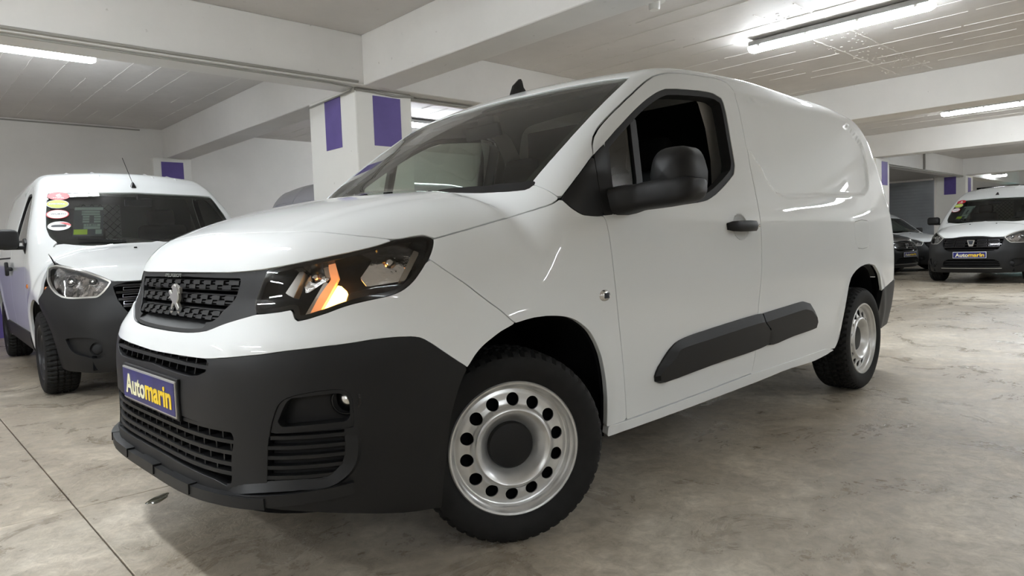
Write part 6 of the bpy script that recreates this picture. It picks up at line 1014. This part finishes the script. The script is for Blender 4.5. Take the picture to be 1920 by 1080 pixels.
# ---------------------------------------------------------------- two compact white vans (same model, parked apart)
M['darksteel'] = mat('dark_steel', (.022, .022, .024), rough=.35, metal=.3)
M['headlamp'] = mat('faceted_reflector', (.86, .86, .88), rough=.12, metal=1.0, bump=(22, .6, .014))
M['net'] = mat('rear_pane', (.30, .34, .30), rough=.6)
DB = Dok(); D_ = {k: np.array(v_, float) for k, v_ in TD.items()}
def compact_van(name, loc, yaw, label, aerial):
    root = empty(name, loc, yaw); tag(root, label, 'van')
    P0 = M['paint']; hx = lambda A: A[A[:, 1] <= 0]
    wsT = hx(D_['ws']); ws2 = D_['ws2']; ws2 = ws2[ws2[:, 1] <= 0]
    ws_o = sym_pz(cat(a0(wsT), a1(ws2)))
    ws_ex = sym_pz(cat(a0(wsT), ws2[:14], [[.19, -.698, 1.13], [.164, -.704, 1.1], [.135, -.744, 1.05], [.068, -.732, 1.0], [-.089, -.729, .98], [-.2, -.71, .9], [-1.0, -.70, 1.0], [-1.0, 0, 1.0]]))
    base = ws2[14:]
    hs = D_['hoodside'][5:]
    hood_o = sym_pz(cat(a0(hx(D_['hoodfront'])[::-1]), hs[::-1], [[.172, -.706, 1.10], [.185, -.690, 1.12]], base[np.argsort(-np.abs(base[:, 1]))] + [-.004, 0, 0], [[.055, 0, 1.11]]))
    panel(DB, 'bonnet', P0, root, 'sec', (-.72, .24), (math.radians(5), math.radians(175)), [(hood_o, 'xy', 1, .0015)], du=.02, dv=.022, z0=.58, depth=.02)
    arcF = np.array([[.375 * math.cos(a), 0, .335 + .375 * math.sin(a)] for a in np.linspace(-.75, PI + .75, 40)])
    arcR = arcF + [2.81, 0, 0]
    fe = np.array([[-2, 0, .1], [-.2, 0, .1], [-.151, 0, .70], [-.17, 0, .78], [-.12, 0, .87], [-.083, 0, .933], [.03, 0, .985], [.068, 0, 1.004], [.10, 0, 1.03], [.135, 0, 1.052], [.164, 0, 1.096], [.19, 0, 1.13], [-2, 0, 1.2]])
    win = np.array([[.50, 0, 1.14], [.62, 0, 1.245], [.75, 0, 1.36], [.93, 0, 1.50], [1.03, 0, 1.555], [1.12, 0, 1.575], [1.33, 0, 1.585], [1.40, 0, 1.565], [1.435, 0, 1.51], [1.47, 0, 1.35], [1.475, 0, 1.16], [1.0, 0, 1.15]])
    door = np.array([[.47, 0, .30], [.44, 0, .7], [.44, 0, 1.0], [.46, 0, 1.15], [.62, 0, 1.30], [.80, 0, 1.46], [.95, 0, 1.585], [1.10, 0, 1.640], [1.38, 0, 1.650], [1.48, 0, 1.61], [1.53, 0, 1.45], [1.56, 0, 1.0], [1.52, 0, .6], [1.49, 0, .30]])
    door2 = door * [-1, 1, 1] + [3.10, 0, 0]; door2[:, 0] = np.clip(door2[:, 0], 1.545, 2.42); 
    slab = np.array([[-2, 0, .27], [9, 0, .27], [9, 0, 3], [-2, 0, 3]])
    panel(DB, 'body_side_and_roof', P0, root, 'sec', (-.16, 3.44), (math.radians(-42), math.radians(222)),
          [(ws_ex, 'xy', -1, .002), (fe, 'xz', -1, .002), (arcF, 'xz', -1, 0), (arcR, 'xz', -1, 0), (door, 'xz', -1, .002), (slab, 'xz', 1, 0)], du=.024, dv=.024, depth=.02)
    panel(DB, 'rear_doors', P0, root, 'tail', (-.95, .95), (.42, 1.60), [], du=.03, dv=.05, x0=2.9, depth=.01)
    panel(DB, 'rear_bumper', M['plastic'], root, 'tail', (-.95, .95), (.26, .415), [], du=.03, dv=.04, x0=2.9, off=.012, depth=.02)
    panel(DB, 'windscreen', M['glass'], root, 'sec', (-.02, .80), (math.radians(10), math.radians(170)), [(ws_o, 'xy', 1, .002)], du=.03, dv=.03, off=-.004, depth=0)
    panel(DB, 'windscreen_band', M['frit'], root, 'sec', (-.02, .80), (math.radians(10), math.radians(170)), [(ws_o, 'xy', 1, .002), (ws_o, 'xy', -1, -.028)], du=.02, dv=.02, off=-.009, depth=0)
    panel(DB, 'cowl_strip', M['plastic'], root, 'sec', (-.05, .30), (math.radians(12), math.radians(168)), [(sym_pz(np.array([[-.06, 0, 1], [.02, -.35, 1], [.07, -.60, 1], [.10, -.72, 1], [.24, -.72, 1], [.22, -.55, 1], [.12, -.3, 1], [.10, 0, 1]])), 'xy', 1, 0)], du=.03, off=-.012, depth=0)
    for ky in (-1, 1):
        tube('wiper', [(.075 + .03 * 0, ky * .12 + .1, 1.128), (.16, ky * .12 + .42 * 1, 1.155)], .007, M['rubber'], root, n=6)
    for mr in (False, True):
        sd = dict(mir=mr)
        d = panel(DB, 'front_door', P0, root, 'sec', (.38, 1.60), (math.radians(-42), math.radians(62)), [(door, 'xz', 1, .002), (win, 'xz', -1, 0)], du=.018, dv=.018, depth=.02, **sd)
        panel(DB, 'window_seal', M['rubber'], d, 'sec', (.4, 1.55), (math.radians(5), math.radians(60)), [(win, 'xz', 1, .0), (win, 'xz', -1, -.02)], du=.02, off=-.004, depth=.03, **sd)
        panel(DB, 'door_window', M['sideglass'], d, 'sec', (.4, 1.55), (math.radians(5), math.radians(60)), [(win, 'xz', 1, .012)], du=.04, dv=.04, off=-.015, depth=0, **sd)
        mo = np.array([[.48, 0, .28], [.46, 0, .40], [.52, 0, .425], [2.30, 0, .425], [2.36, 0, .40], [2.38, 0, .28]])
        panel(DB, 'side_moulding', M['plastic'], root, 'sec', (.4, 2.45), (math.radians(-44), math.radians(-18)), [(mo, 'xz', 1, 0)], du=.03, off=.010, depth=.02, **sd)
        rail = np.array([[1.62, 0, 1.02], [1.62, 0, 1.035], [3.2, 0, 1.035], [3.2, 0, 1.02]])
        panel(DB, 'door_rail', M['rubber'], root, 'sec', (1.6, 3.22), (math.radians(5), math.radians(25)), [(rail, 'xz', 1, 0)], du=.03, dv=.006, off=.001, depth=.004, **sd)
        s = 1 if mr else -1
        y0 = float(DB.W(np.array(1.4), np.array(.93))); box('door_handle', (1.40, s * (y0 + .018), .93), (.15, .03, .035), M['plastic'], d, bevel=.012)
        box('door_handle', (1.72, s * (y0 + .018), .93), (.05, .03, .13), M['plastic'], root, bevel=.012)
        V, F = revolve([(.0005, -.010), (.014, -.009), (.022, -.004), (.024, .002)], 20); V = V * [1.3, 1 if s < 0 else -1, .8]
        pyobj('side_repeater', V + [.30, s * float(DB.W(np.array(.30), np.array(.80))), .80], F, M['orange'], root)
        # mirror
        bm = bmesh.new(); add_box(bm, (.44, s * 1.00, 1.165), (.11, .22, .155), bevel=.045, seg=4); mm = bmobj('door_mirror', bm, M['plastic'], root, angle=60)
        bm = bmesh.new(); add_box(bm, (.47, s * .90, 1.10), (.07, .20, .030), bevel=.012, seg=2); add_box(bm, (.50, s * .845, 1.11), (.13, .03, .10), Matrix.Rotation(math.radians(-18), 3, 'Y'), bevel=.01); bmobj('mirror_arm', bm, M['plastic'], mm, angle=50)
        # headlight
        pr = dict(chart='nose', ur=(-1.25, -.38), vr=(.68, .98)); ho = D_['hl'][:-1]
        h = panel(DB, 'headlight', M['lens'], root, regions=[(ho, 'pz', 1, .002)], du=.02, dv=.014, off=.0, depth=0, **pr, **sd)
        panel(DB, 'headlight_rim', M['silver'], h, regions=[(ho, 'pz', 1, .0), (ho, 'pz', -1, -.010)], du=.014, dv=.008, off=.001, depth=.02, **pr, **sd)
        panel(DB, 'faceted_reflector', M['headlamp'], h, regions=[(ho, 'pz', 1, -.01)], du=.02, dv=.014, off=-.045, depth=0, **pr, **sd)
        cc_ = ho.mean(0)
        for k, (dp_, rr_) in enumerate(((.0, .035), (.13, .026))):
            c = surf(DB, [math.atan2(cc_[1], PHX - cc_[0]) - .05 + dp_ * 1.3], [cc_[2] - .01], -.035)[0]; V, F = revolve([(.0005, -.02), (rr_ * .5, -.018), (rr_, 0), (rr_ * 1.1, .01)], 20)
            a = math.radians(-62 if k == 0 else -70); Rz = np.array([[math.cos(a), -math.sin(a), 0], [math.sin(a), math.cos(a), 0], [0, 0, 1]]); V = (V @ Rz.T + c) * [1, -1 if mr else 1, 1]
            pyobj('bulb_shield', V, F, M['chrome'], h)
        c = surf(DB, [math.atan2(ho[:, 1].min() + .05, PHX + .2) * 0 - 1.02], [.79], -.02)[0]; c = c * [1, -1 if mr else 1, 1]; box('indicator_bulb', tuple(c), (.03, .03, .03), M['orange'], h, bevel=.01)
        # fog pocket
        fg = D_['fog'][:-1]; pf = dict(chart='nose', ur=(-.95, -.4), vr=(.28, .48))
        f_ = panel(DB, 'fog_lamp_pocket', M['plastic'], root, regions=[(fg, 'pz', 1, .002)], du=.02, dv=.012, off=-.022, depth=0, **pf, **sd)
        c = surf(DB, [-.55], [.37], -.012)[0]; a = math.radians(-75); Rz = np.array([[math.cos(a), -math.sin(a), 0], [math.sin(a), math.cos(a), 0], [0, 0, 1]])
        V, F = revolve([(.0005, .0), (.030, .0), (.034, .004), (.034, .02), (.046, .022), (.048, .004), (.050, .03)], 28); V = (V @ Rz.T + c) * [1, -1 if mr else 1, 1]; pyobj('fog_lamp_cap', V, F, M['rubber'], f_)
        for arc, ox in ((arcF, 0), (arcR, 2.81)):
            bm = bmesh.new(); A = []; Bq = []
            for i in range(25):
                t = PI * (-.1 + 1.2 * i / 24); A.append(bm.verts.new((ox + .385 * math.cos(t), s * .77, .335 + .385 * math.sin(t)))); Bq.append(bm.verts.new((ox + .385 * math.cos(t), s * .45, .335 + .385 * math.sin(t))))
            for i in range(24): bm.faces.new((A[i], A[i + 1], Bq[i + 1], Bq[i]))
            bm.faces.new(Bq); bmobj('arch_liner', bm, M['dark'], root)
        ef = np.array([[.375 * math.cos(a), 0, .335 + .375 * math.sin(a)] for a in np.linspace(-.7, 1.9, 24)] + [[.355 * math.cos(a), 0, .335 + .355 * math.sin(a)] for a in np.linspace(1.9, -.7, 24)])
        # grille side pieces come with the grille below
    # black bumper with grille opening
    bt = hx(D_['btop'])
    gl = D_['grille'][:-1]; glh = np.array([[-.69, 0, .822], [-.665, -.385, .822], [-.642, -.470, .800], [-.705, -.455, .700], [-.757, -.415, .617], [-.785, -.344, .592], [-.80, 0, .59]])
    gro = sym_pz(glh)
    lowo = sym_pz(np.array([[-.8, 0, .44], [-.80, -.36, .44], [-.79, -.43, .41], [-.78, -.46, .33], [-.78, -.45, .30], [-.80, 0, .295]]))
    bo = sym_pz(cat([[-.69, 0, .832], [-.685, -.2, .830]], bt[::-1], [[-.20, -.87, .655], [-.29, -.85, .575], [-.345, -.82, .48], [-.370, -.80, .38], [-.372, -.78, .28], [-.36, -.77, .225], [-.45, -.74, .21], [-.62, -.62, .20], [-.76, -.35, .20], [-.80, 0, .20]]))
    bp_ = panel(DB, 'front_bumper', M['plastic'], root, 'nose', (-1.30, 1.30), (.18, .86), [(bo, 'pz', 1, .0), (gro, 'pz', -1, 0), (lowo, 'pz', -1, 0), (D_['fog'][:-1], 'pz', -1, 0), (D_['fog'][:-1] * [1, -1, 1], 'pz', -1, 0)], du=.02, dv=.016, depth=.03)
    panel(DB, 'grille_backing', M['dark'], root, 'nose', (-1.0, 1.0), (.26, .84), [], du=.06, dv=.05, off=-.07, depth=0)
    g = empty('radiator_grille', parent=root)
    for k, z in enumerate((.800, .752, .704, .656, .612)):
        r_ = phi_range(gro, z)
        if r_ is None: continue
        nose_bar(DB, 'grille_slat', M['gloss'], g, z - .007, z + .008, r_[0] + .005, r_[1] - .005, -.006, -.05, n=20)
    for k, z in enumerate((.776, .728, .680)):
        r_ = phi_range(gro, z)
        for a, b in ((-.40, -.25), (-.23, -.09), (.09, .23), (.25, .40)):
            a, b = max(a, r_[0] + .02), min(b, r_[1] - .02)
            if b - a < .05: continue
            for (za, zb, pa, pb) in ((z - .011, z - .008, a, b), (z + .008, z + .011, a, b), (z - .011, z + .011, a, a + .004), (z - .011, z + .011, b - .004, b)):
                nose_bar(DB, 'grille_insert', M['insert'], g, za, zb, pa, pb, -.004, -.02, n=5)
    bx = float(surf(DB, [0.], [.73])[0][0])
    q = [(-.062, .052), (-.050, .060), (.050, .060), (.062, .052), (.034, -.050), (.024, -.056), (-.024, -.056), (-.034, -.050)]
    e_ = extrude_poly('shield_badge', q, .016, lambda a, b, t: (bx + .004 - t, a, .725 + b), M['chrome'], g, bevel=.003)
    extrude_poly('badge_inset', [(a * .62, b * .55 + .012) for a, b in q], .003, lambda a, b, t: (bx - .0125 - t, a, .725 + b), M['darkprint'], g)
    for z in (.315, .345, .375, .405): r_ = phi_range(lowo, z); nose_bar(DB, 'grille_slat', M['rubber'], root, z - .005, z + .005, r_[0], r_[1], -.01, -.04, n=14)
    nose_bar(DB, 'bumper_lip', M['silver'], root, .276, .286, -.42, .42, .006, -.01, n=20)
    # plate
    p_ = empty('number_plate', parent=root); xx = float(surf(DB, [0.], [.52])[0][0]) - .012
    box('plate_frame', (xx + .006, 0, .52), (.010, .536, .128), M['plastic'], p_, bevel=.002); box('plate_board', (xx - .001, 0, .52), (.006, .522, .112), M['whiteprint'], p_, bevel=.001); box('plate_field', (xx - .0045, 0, .52), (.002, .508, .098), M['blue'], p_)
    plate_text(p_, xx - .0065, 0, .516)
    # cab
    extrude_poly('dashboard', [(.22, 1.02), (.34, 1.09), (.50, 1.08), (.60, 1.0), (.55, .75), (.22, .75)], 1.36, lambda a, b, t: (a, t - .68, b), M['inner'], root, bevel=.01)
    bm = bmesh.new(); tc_ = Vector((.70, -.34, 1.02)); tl = Matrix.Rotation(math.radians(25), 4, 'Y')
    add_tube(bm, [tc_ + (tl @ Vector((0, .185 * math.cos(2 * PI * i / 30), .185 * math.sin(2 * PI * i / 30)))) for i in range(31)], .014, 8, cap=False); add_box(bm, tc_, (.04, .15, .09), tl, bevel=.02); add_box(bm, tc_, (.02, .34, .03), tl, bevel=.006); bmobj('steering_wheel', bm, M['rubber'], root)
    for s in (-.36, .36):
        bm = bmesh.new(); add_box(bm, (1.0, s, .70), (.50, .46, .16), bevel=.05); add_box(bm, (1.28, s, 1.0), (.13, .44, .62), Matrix.Rotation(math.radians(12), 3, 'Y'), bevel=.05, seg=3); add_box(bm, (1.37, s, 1.38), (.09, .25, .17), Matrix.Rotation(math.radians(12), 3, 'Y'), bevel=.04, seg=3); bmobj('seat', bm, M['fabric'], root)
    bh = box('bulkhead', (1.62, 0, 1.0), (.03, 1.42, 1.25), M['inner'], root, bevel=.01)
    nt_ = box('rear_pane', (1.598, .12, 1.31), (.008, .34, .42), M['net'], bh, bevel=.003)
    for k in range(-5, 6):
        for sg in (-1, 1):
            a = (1.590, .12 + k * .07 - sg * .21, 1.31 - .21); b = (1.590, .12 + k * .07 + sg * .21, 1.31 + .21)
            lo, hi = .12 - .165, .12 + .165; pts = []
            for t in (0, 1): pass
            ya, yb = a[1], b[1]; 
            def at(y): return (y - ya) / (yb - ya)
            t0, t1 = sorted((at(lo), at(hi))); t0, t1 = max(0, t0), min(1, t1)
            if t1 - t0 < .05: continue
            tube('wire', [(1.590, ya + (yb - ya) * t0, a[2] + .42 * t0), (1.590, ya + (yb - ya) * t1, a[2] + .42 * t1)], .0022, M["dark"], bh, n=4)
    panel(DB, 'cab_lining', M['inner'], root, 'sec', (.18, 1.62), (0, PI), [(ws_ex, 'xy', -1, .02), (win, 'xz', -1, -.005)], du=.05, dv=.05, off=-.045, depth=0)
    bm = bmesh.new(); add_box(bm, (.60, 0, 1.47), (.022, .22, .06), bevel=.01); add_tube(bm, [(.64, 0, 1.54), (.61, 0, 1.48)], .01, 6); bmobj('interior_mirror', bm, M['cabinshade'], root)
    box('underbody', (1.35, 0, .27), (4.0, 1.25, .10), M['dark'], root)
    # aerial
    if aerial == 'mast':
        bm = bmesh.new(); add_tube(bm, [(.745, 0, 1.605), (.76, 0, 1.655), (.765, 0, 1.665)], [.030, .012, .006], 12); add_tube(bm, [(.765, 0, 1.66), (.95, .03, 1.90)], .0028, 6); bmobj('mast_aerial', bm, M['gloss'], root)
    else:
        bm = bmesh.new(); add_tube(bm, [(.745, 0, 1.615), (.77, 0, 1.66), (.775, 0, 1.672)], [.034, .014, .006], 12); bmobj('stub_aerial', bm, M['gloss'], root)
    for s in (-.2, .2):
        q_ = surf(DB, [0.], [.9]); 
    for yy in (-.22, .20):
        z_ = float(DB.T(np.array(-.12), np.array(yy))); box('washer_jet', (-.12, yy, z_ + .004), (.022, .022, .012), M['gloss'], root, bevel=.004)
    # roof ribs
    for yy in (-.42, -.22, .22, .42):
        z_ = [float(DB.T(np.array(x), np.array(yy))) for x in (.80, 1.0, 1.3, 2.2, 3.0)]
        tube('roof_rib', [(x, yy, z - .009) for x, z in zip((.80, 1.0, 1.3, 2.2, 3.0), z_)], [.004, .015, .016, .016, .012], P0, root, n=8)
    # wheels
    for (x, s) in ((0, 1), (0, -1), (2.81, 1), (2.81, -1)):
        make_wheel(root, (x, s * .845, .312), PI if s > 0 else 0.0, R=.312, rim=.205, hole=12, steel='darksteel', cap='rubber', vee=False, width=.195)
    # stickers and price sheet on the glass, at the car's right-hand corner
    st_ = empty('sticker_set', parent=root)
    def on_glass(x, y, lift):
        P = DB.solve(np.array([[x, y, .8]]), np.array([[0., 0, 1.]]), 0., 1.4)[0]; n_ = grad(DB, P[None])[0]
        v_ = Vector((0, 0, 1)) - Vector(n_) * n_[2]; v_.normalize(); nn_ = Vector(n_); u_ = v_.cross(nn_); u_.normalize(); P = Vector(P) + nn_ * lift
        return Matrix(((u_.x, v_.x, nn_.x, P.x), (u_.y, v_.y, nn_.y, P.y), (u_.z, v_.z, nn_.z, P.z), (0, 0, 0, 1)))
    def disc(nm, mw, a, b, m, t=.0012, lift=0.0):
        o = extrude_poly(nm, [(a * math.cos(2 * PI * i / 40), b * math.sin(2 * PI * i / 40)) for i in range(40)], t, lambda x, y, z: mw @ Vector((x, y, z + lift)), M[m], st_); return o
    pos = [(D_['stick'][k][0], -D_['stick'][k][1]) for k in range(4)]
    s1, s2, s3, s4 = [on_glass(x, y, .001) for x, y in pos]
    SA, SB = .079, .058
    disc('red_sticker', s1, SA, SB, 'red'); text_mesh('sticker_print', '6', 0.058, M['whiteprint'], st_, s1 @ Matrix.Translation((0, .006, .0016)), width=.04, bold=.002); text_mesh('sticker_print', 'ΧΡΟΝΙΑ', .018, M['whiteprint'], st_, s1 @ Matrix.Translation((0, -.030, .0016)), width=.08, bold=.0008)
    disc('lime_sticker', s2, SA, SB, 'whiteprint'); disc('lime_sticker', s2, SA * .93, SB * .9, 'lime', lift=.0012); text_mesh('sticker_print', 'DIESEL', .025, M['whiteprint'], st_, s2 @ Matrix.Translation((0, 0, .0026)), width=.12, bold=.001)
    disc('ringed_sticker', s3, SA, SB, 'red'); disc('ringed_sticker', s3, SA * .9, SB * .9, 'whiteprint', lift=.0012); text_mesh('sticker_print', 'WÜRTH', .022, M['darkprint'], st_, s3 @ Matrix.Translation((.006, 0, .0026)), width=.105)
    if aerial == 'mast':
        disc('key_sticker', s4, SA, SB, 'whiteprint'); extrude_poly('key_print', [(-.07, -.012), (-.064, .008), (-.04, .016), (.05, .020), (.062, .010), (.062, -.012), (.05, -.018), (-.05, -.018)], .001, lambda x, y, z: s4 @ Vector((x * .8, y * .8, z + .0012)), M['darkprint'], st_)
        extrude_poly('red_corner', [(-.01, .05), (.03, .056), (.075, .044), (.10, .016), (.10, .0), (.078, .008), (.03, .032)], .001, lambda x, y, z: s4 @ Vector((x * .8, y * .8, z + .0012)), M['red'], st_)
    c = on_glass(.37, .425, -.012)
    sh_ = empty('price_sheet', parent=root)
    def rect(nm, x, y, w_, h_, m, lift): return extrude_poly(nm, [(x - w_ / 2, y - h_ / 2), (x + w_ / 2, y - h_ / 2), (x + w_ / 2, y + h_ / 2), (x - w_ / 2, y + h_ / 2)], .001, lambda a, b, t: c @ Vector((a * .72, b * .98, t + lift)), M[m], sh_)
    rect('sheet', 0, 0, .29, .42, 'darkprint', 0); rect('sheet_row', .0, .175, .28, .038, 'greyprint', .0012)
    for k in range(5): rect('sheet_row', .02 if k < 2 else -.025, .13 - k * .036, .18 if k < 2 else .065, .026, 'greyprint', .0012)
    for k in range(2, 5): rect('sheet_row', .085, .13 - k * .036, .065, .026, 'greyprint', .0012)
    rect('sheet_row', .035, -.062, .16, .036, 'greyprint', .0012); rect('sheet_row', .035, -.100, .16, .030, 'greyprint', .0012)
    text_mesh('price_print', '10.850', .032, M['darkprint'], sh_, c @ Matrix.Translation((.022, -.061, .0028)), width=.075)
    rect('lime_box', -.072, -.155, .13, .07, 'lime', .0012); rect('pale_box', .10, -.155, .06, .06, 'greyprint', .0012)
    return root
d_l = compact_van('compact_van', (.287, 3.592, 0), 1.50383, 'white compact van with round windscreen stickers and tall mast aerial, parked behind the bonnet', 'mast')
def copy_tree(o, parent=None):
    c = o.copy(); COL.objects.link(c)
    if parent: c.parent = parent
    for ch in list(o.children): copy_tree(ch, c)
    return c
d_r = copy_tree(d_l); d_r.location = (13.698, .586, 0); d_r.rotation_euler = (0, 0, -.07666)
d_r['label'] = 'white compact van facing the camera far right with a blue number plate'
for ch in list(d_r.children):
    if ch.name.startswith('mast_aerial'): bpy.data.objects.remove(ch)
    elif ch.name.startswith('sticker_set'):
        for q_ in list(ch.children):
            if q_.name.split('.')[0] in ('key_sticker', 'key_print', 'red_corner'): bpy.data.objects.remove(q_)
bm = bmesh.new(); add_tube(bm, [(.745, 0, 1.615), (.77, 0, 1.66), (.775, 0, 1.672)], [.034, .014, .006], 12); bmobj('stub_aerial', bm, M['gloss'], d_r)
# two more parked cars beyond the rear corner of the panel van, noses towards the aisle
def parked(loc, yaw, zs, label, dark):
    c = copy_tree(d_l); c.name = 'parked_car'; c.location = loc; c.rotation_euler = (0, 0, yaw); c.scale = (1, 1, zs); c['label'] = label; c['category'] = 'car'
    bad = ('mast_aerial', 'sticker_set', 'price_sheet', 'roof_rib', 'rear_pane', 'wire')
    for ch in list(c.children_recursive)[::-1]:
        q_, hit = ch, False
        while q_ is not None and q_ != c: hit = hit or q_.name.split('.')[0] in bad; q_ = q_.parent
        if hit: bpy.data.objects.remove(ch)
    if dark:
        for ch in c.children_recursive:
            if ch.type == 'MESH' and M['paint'].name in [m_.name for m_ in ch.data.materials if m_]:
                ch.data = ch.data.copy(); ch.data.materials[0] = M['blackpaint']
    return c
M['blackpaint'] = mat('black_paint', (.010, .011, .014), rough=.4, coat=1.0)
parked((17.75, 2.95, 0), math.radians(72), .86, 'white car nosing out behind the black one, right of the panel van rear corner', False)
parked((15.7, 3.15, 0), math.radians(78), .90, 'black car just showing its grille past the rear corner of the panel van', True)
# ---------------------------------------------------------------- pale grey van parked behind the column, its rear doors towards the bonnet
M['greypaint'] = mat('pale_grey_paint', (.50, .50, .55), rough=.45, coat=1.0, coat_rough=.03)
def rear_van(loc, yaw, label):
    root = empty('delivery_van', loc, yaw); tag(root, label, 'van')
    P0 = M['greypaint']
    arcF = np.array([[.375 * math.cos(a), 0, .335 + .375 * math.sin(a)] for a in np.linspace(-.75, PI + .75, 30)]); arcR = arcF + [2.81, 0, 0]
    ws = D_['ws']; wsT = ws[ws[:, 1] <= 0]; ws2 = D_['ws2']; ws2 = ws2[ws2[:, 1] <= 0]; ws_o = sym_pz(cat(a0(wsT), a1(ws2)))
    win = np.array([[.50, 0, 1.14], [.75, 0, 1.36], [.93, 0, 1.50], [1.12, 0, 1.575], [1.40, 0, 1.565], [1.47, 0, 1.35], [1.475, 0, 1.16]])
    slab = np.array([[-2, 0, .27], [9, 0, .27], [9, 0, 3], [-2, 0, 3]])
    panel(DB, 'body_side_and_roof', P0, root, 'sec', (-.60, 3.42), (math.radians(-42), math.radians(222)), [(ws_o, 'xy', -1, .0), (arcF, 'xz', -1, 0), (arcR, 'xz', -1, 0), (slab, 'xz', 1, 0), (win, 'xz', -1, 0)], du=.03, dv=.03, depth=.02, z0=.6)
    panel(DB, 'windscreen', M['gloss'], root, 'sec', (-.02, .80), (math.radians(10), math.radians(170)), [(ws_o, 'xy', 1, .002)], du=.04, dv=.04, off=-.004, depth=0)
    for mr in (False, True): panel(DB, 'door_window', M['gloss'], root, 'sec', (.4, 1.55), (math.radians(5), math.radians(60)), [(win, 'xz', 1, .0)], du=.04, dv=.04, off=-.012, depth=0, mir=mr)
    panel(DB, 'front_bumper', M['plastic'], root, 'nose', (-1.25, 1.25), (.20, .70), [], du=.04, dv=.04, off=.004, depth=.03)
    panel(DB, 'rear_bumper', M['plastic'], root, 'tail', (-1.0, 1.0), (.24, .50), [], du=.04, dv=.04, x0=2.9, off=.014, depth=.02)
    for s in (-1, 1):
        door = np.array([[3.5, s * .006, .52], [3.5, s * .70, .52], [3.5, s * .76, 1.0], [3.5, s * .70, 1.40], [3.5, s * .60, 1.66], [3.5, s * .50, 1.705], [3.5, s * .006, 1.72]])
        d = panel(DB, 'rear_door', P0, root, 'tail', (-1.15, 1.15), (.5, 1.74), [(door, 'yz', 1, .003)], du=.025, dv=.02, x0=2.9, off=.004, depth=.02)
        # stamped outline of the blanked window
        out = [(s * .09, 1.16), (s * .09, 1.40), (s * .12, 1.50), (s * .20, 1.545), (s * .44, 1.535), (s * .56, 1.46), (s * .62, 1.32), (s * .655, 1.16)]
        pts = []
        for k in range(len(out)):
            y, z = out[k]; P = DB.solve(np.array([[2.9, y, z]]), np.array([[1., 0, 0]]), 0., 1.2)[0]; pts.append((P[0] + .004, y, z))
        tube('stamped_outline', pts, .008, P0, d, n=6)
        tube('tail_lamp', [(3.44, s * .80, .98), (3.43, s * .79, 1.2), (3.42, s * .76, 1.36)], [.03, .035, .02], M['red'], root, n=10)
    for (x, s) in ((0, 1), (0, -1), (2.81, 1), (2.81, -1)):
        make_wheel(root, (x, s * .845, .312), PI if s > 0 else 0.0, R=.312, rim=.205, hole=12, steel='darksteel', cap='rubber', vee=False, width=.195)
    return root
c_ = RM @ Vector((2.40 + 3.50, 5.86, 0)); rv_ = rear_van(tuple(c_), math.pi + RHO, 'pale grey van standing behind the concrete column with its rear doors showing')
rv_.scale = (1.0, 1.10, 1.055)
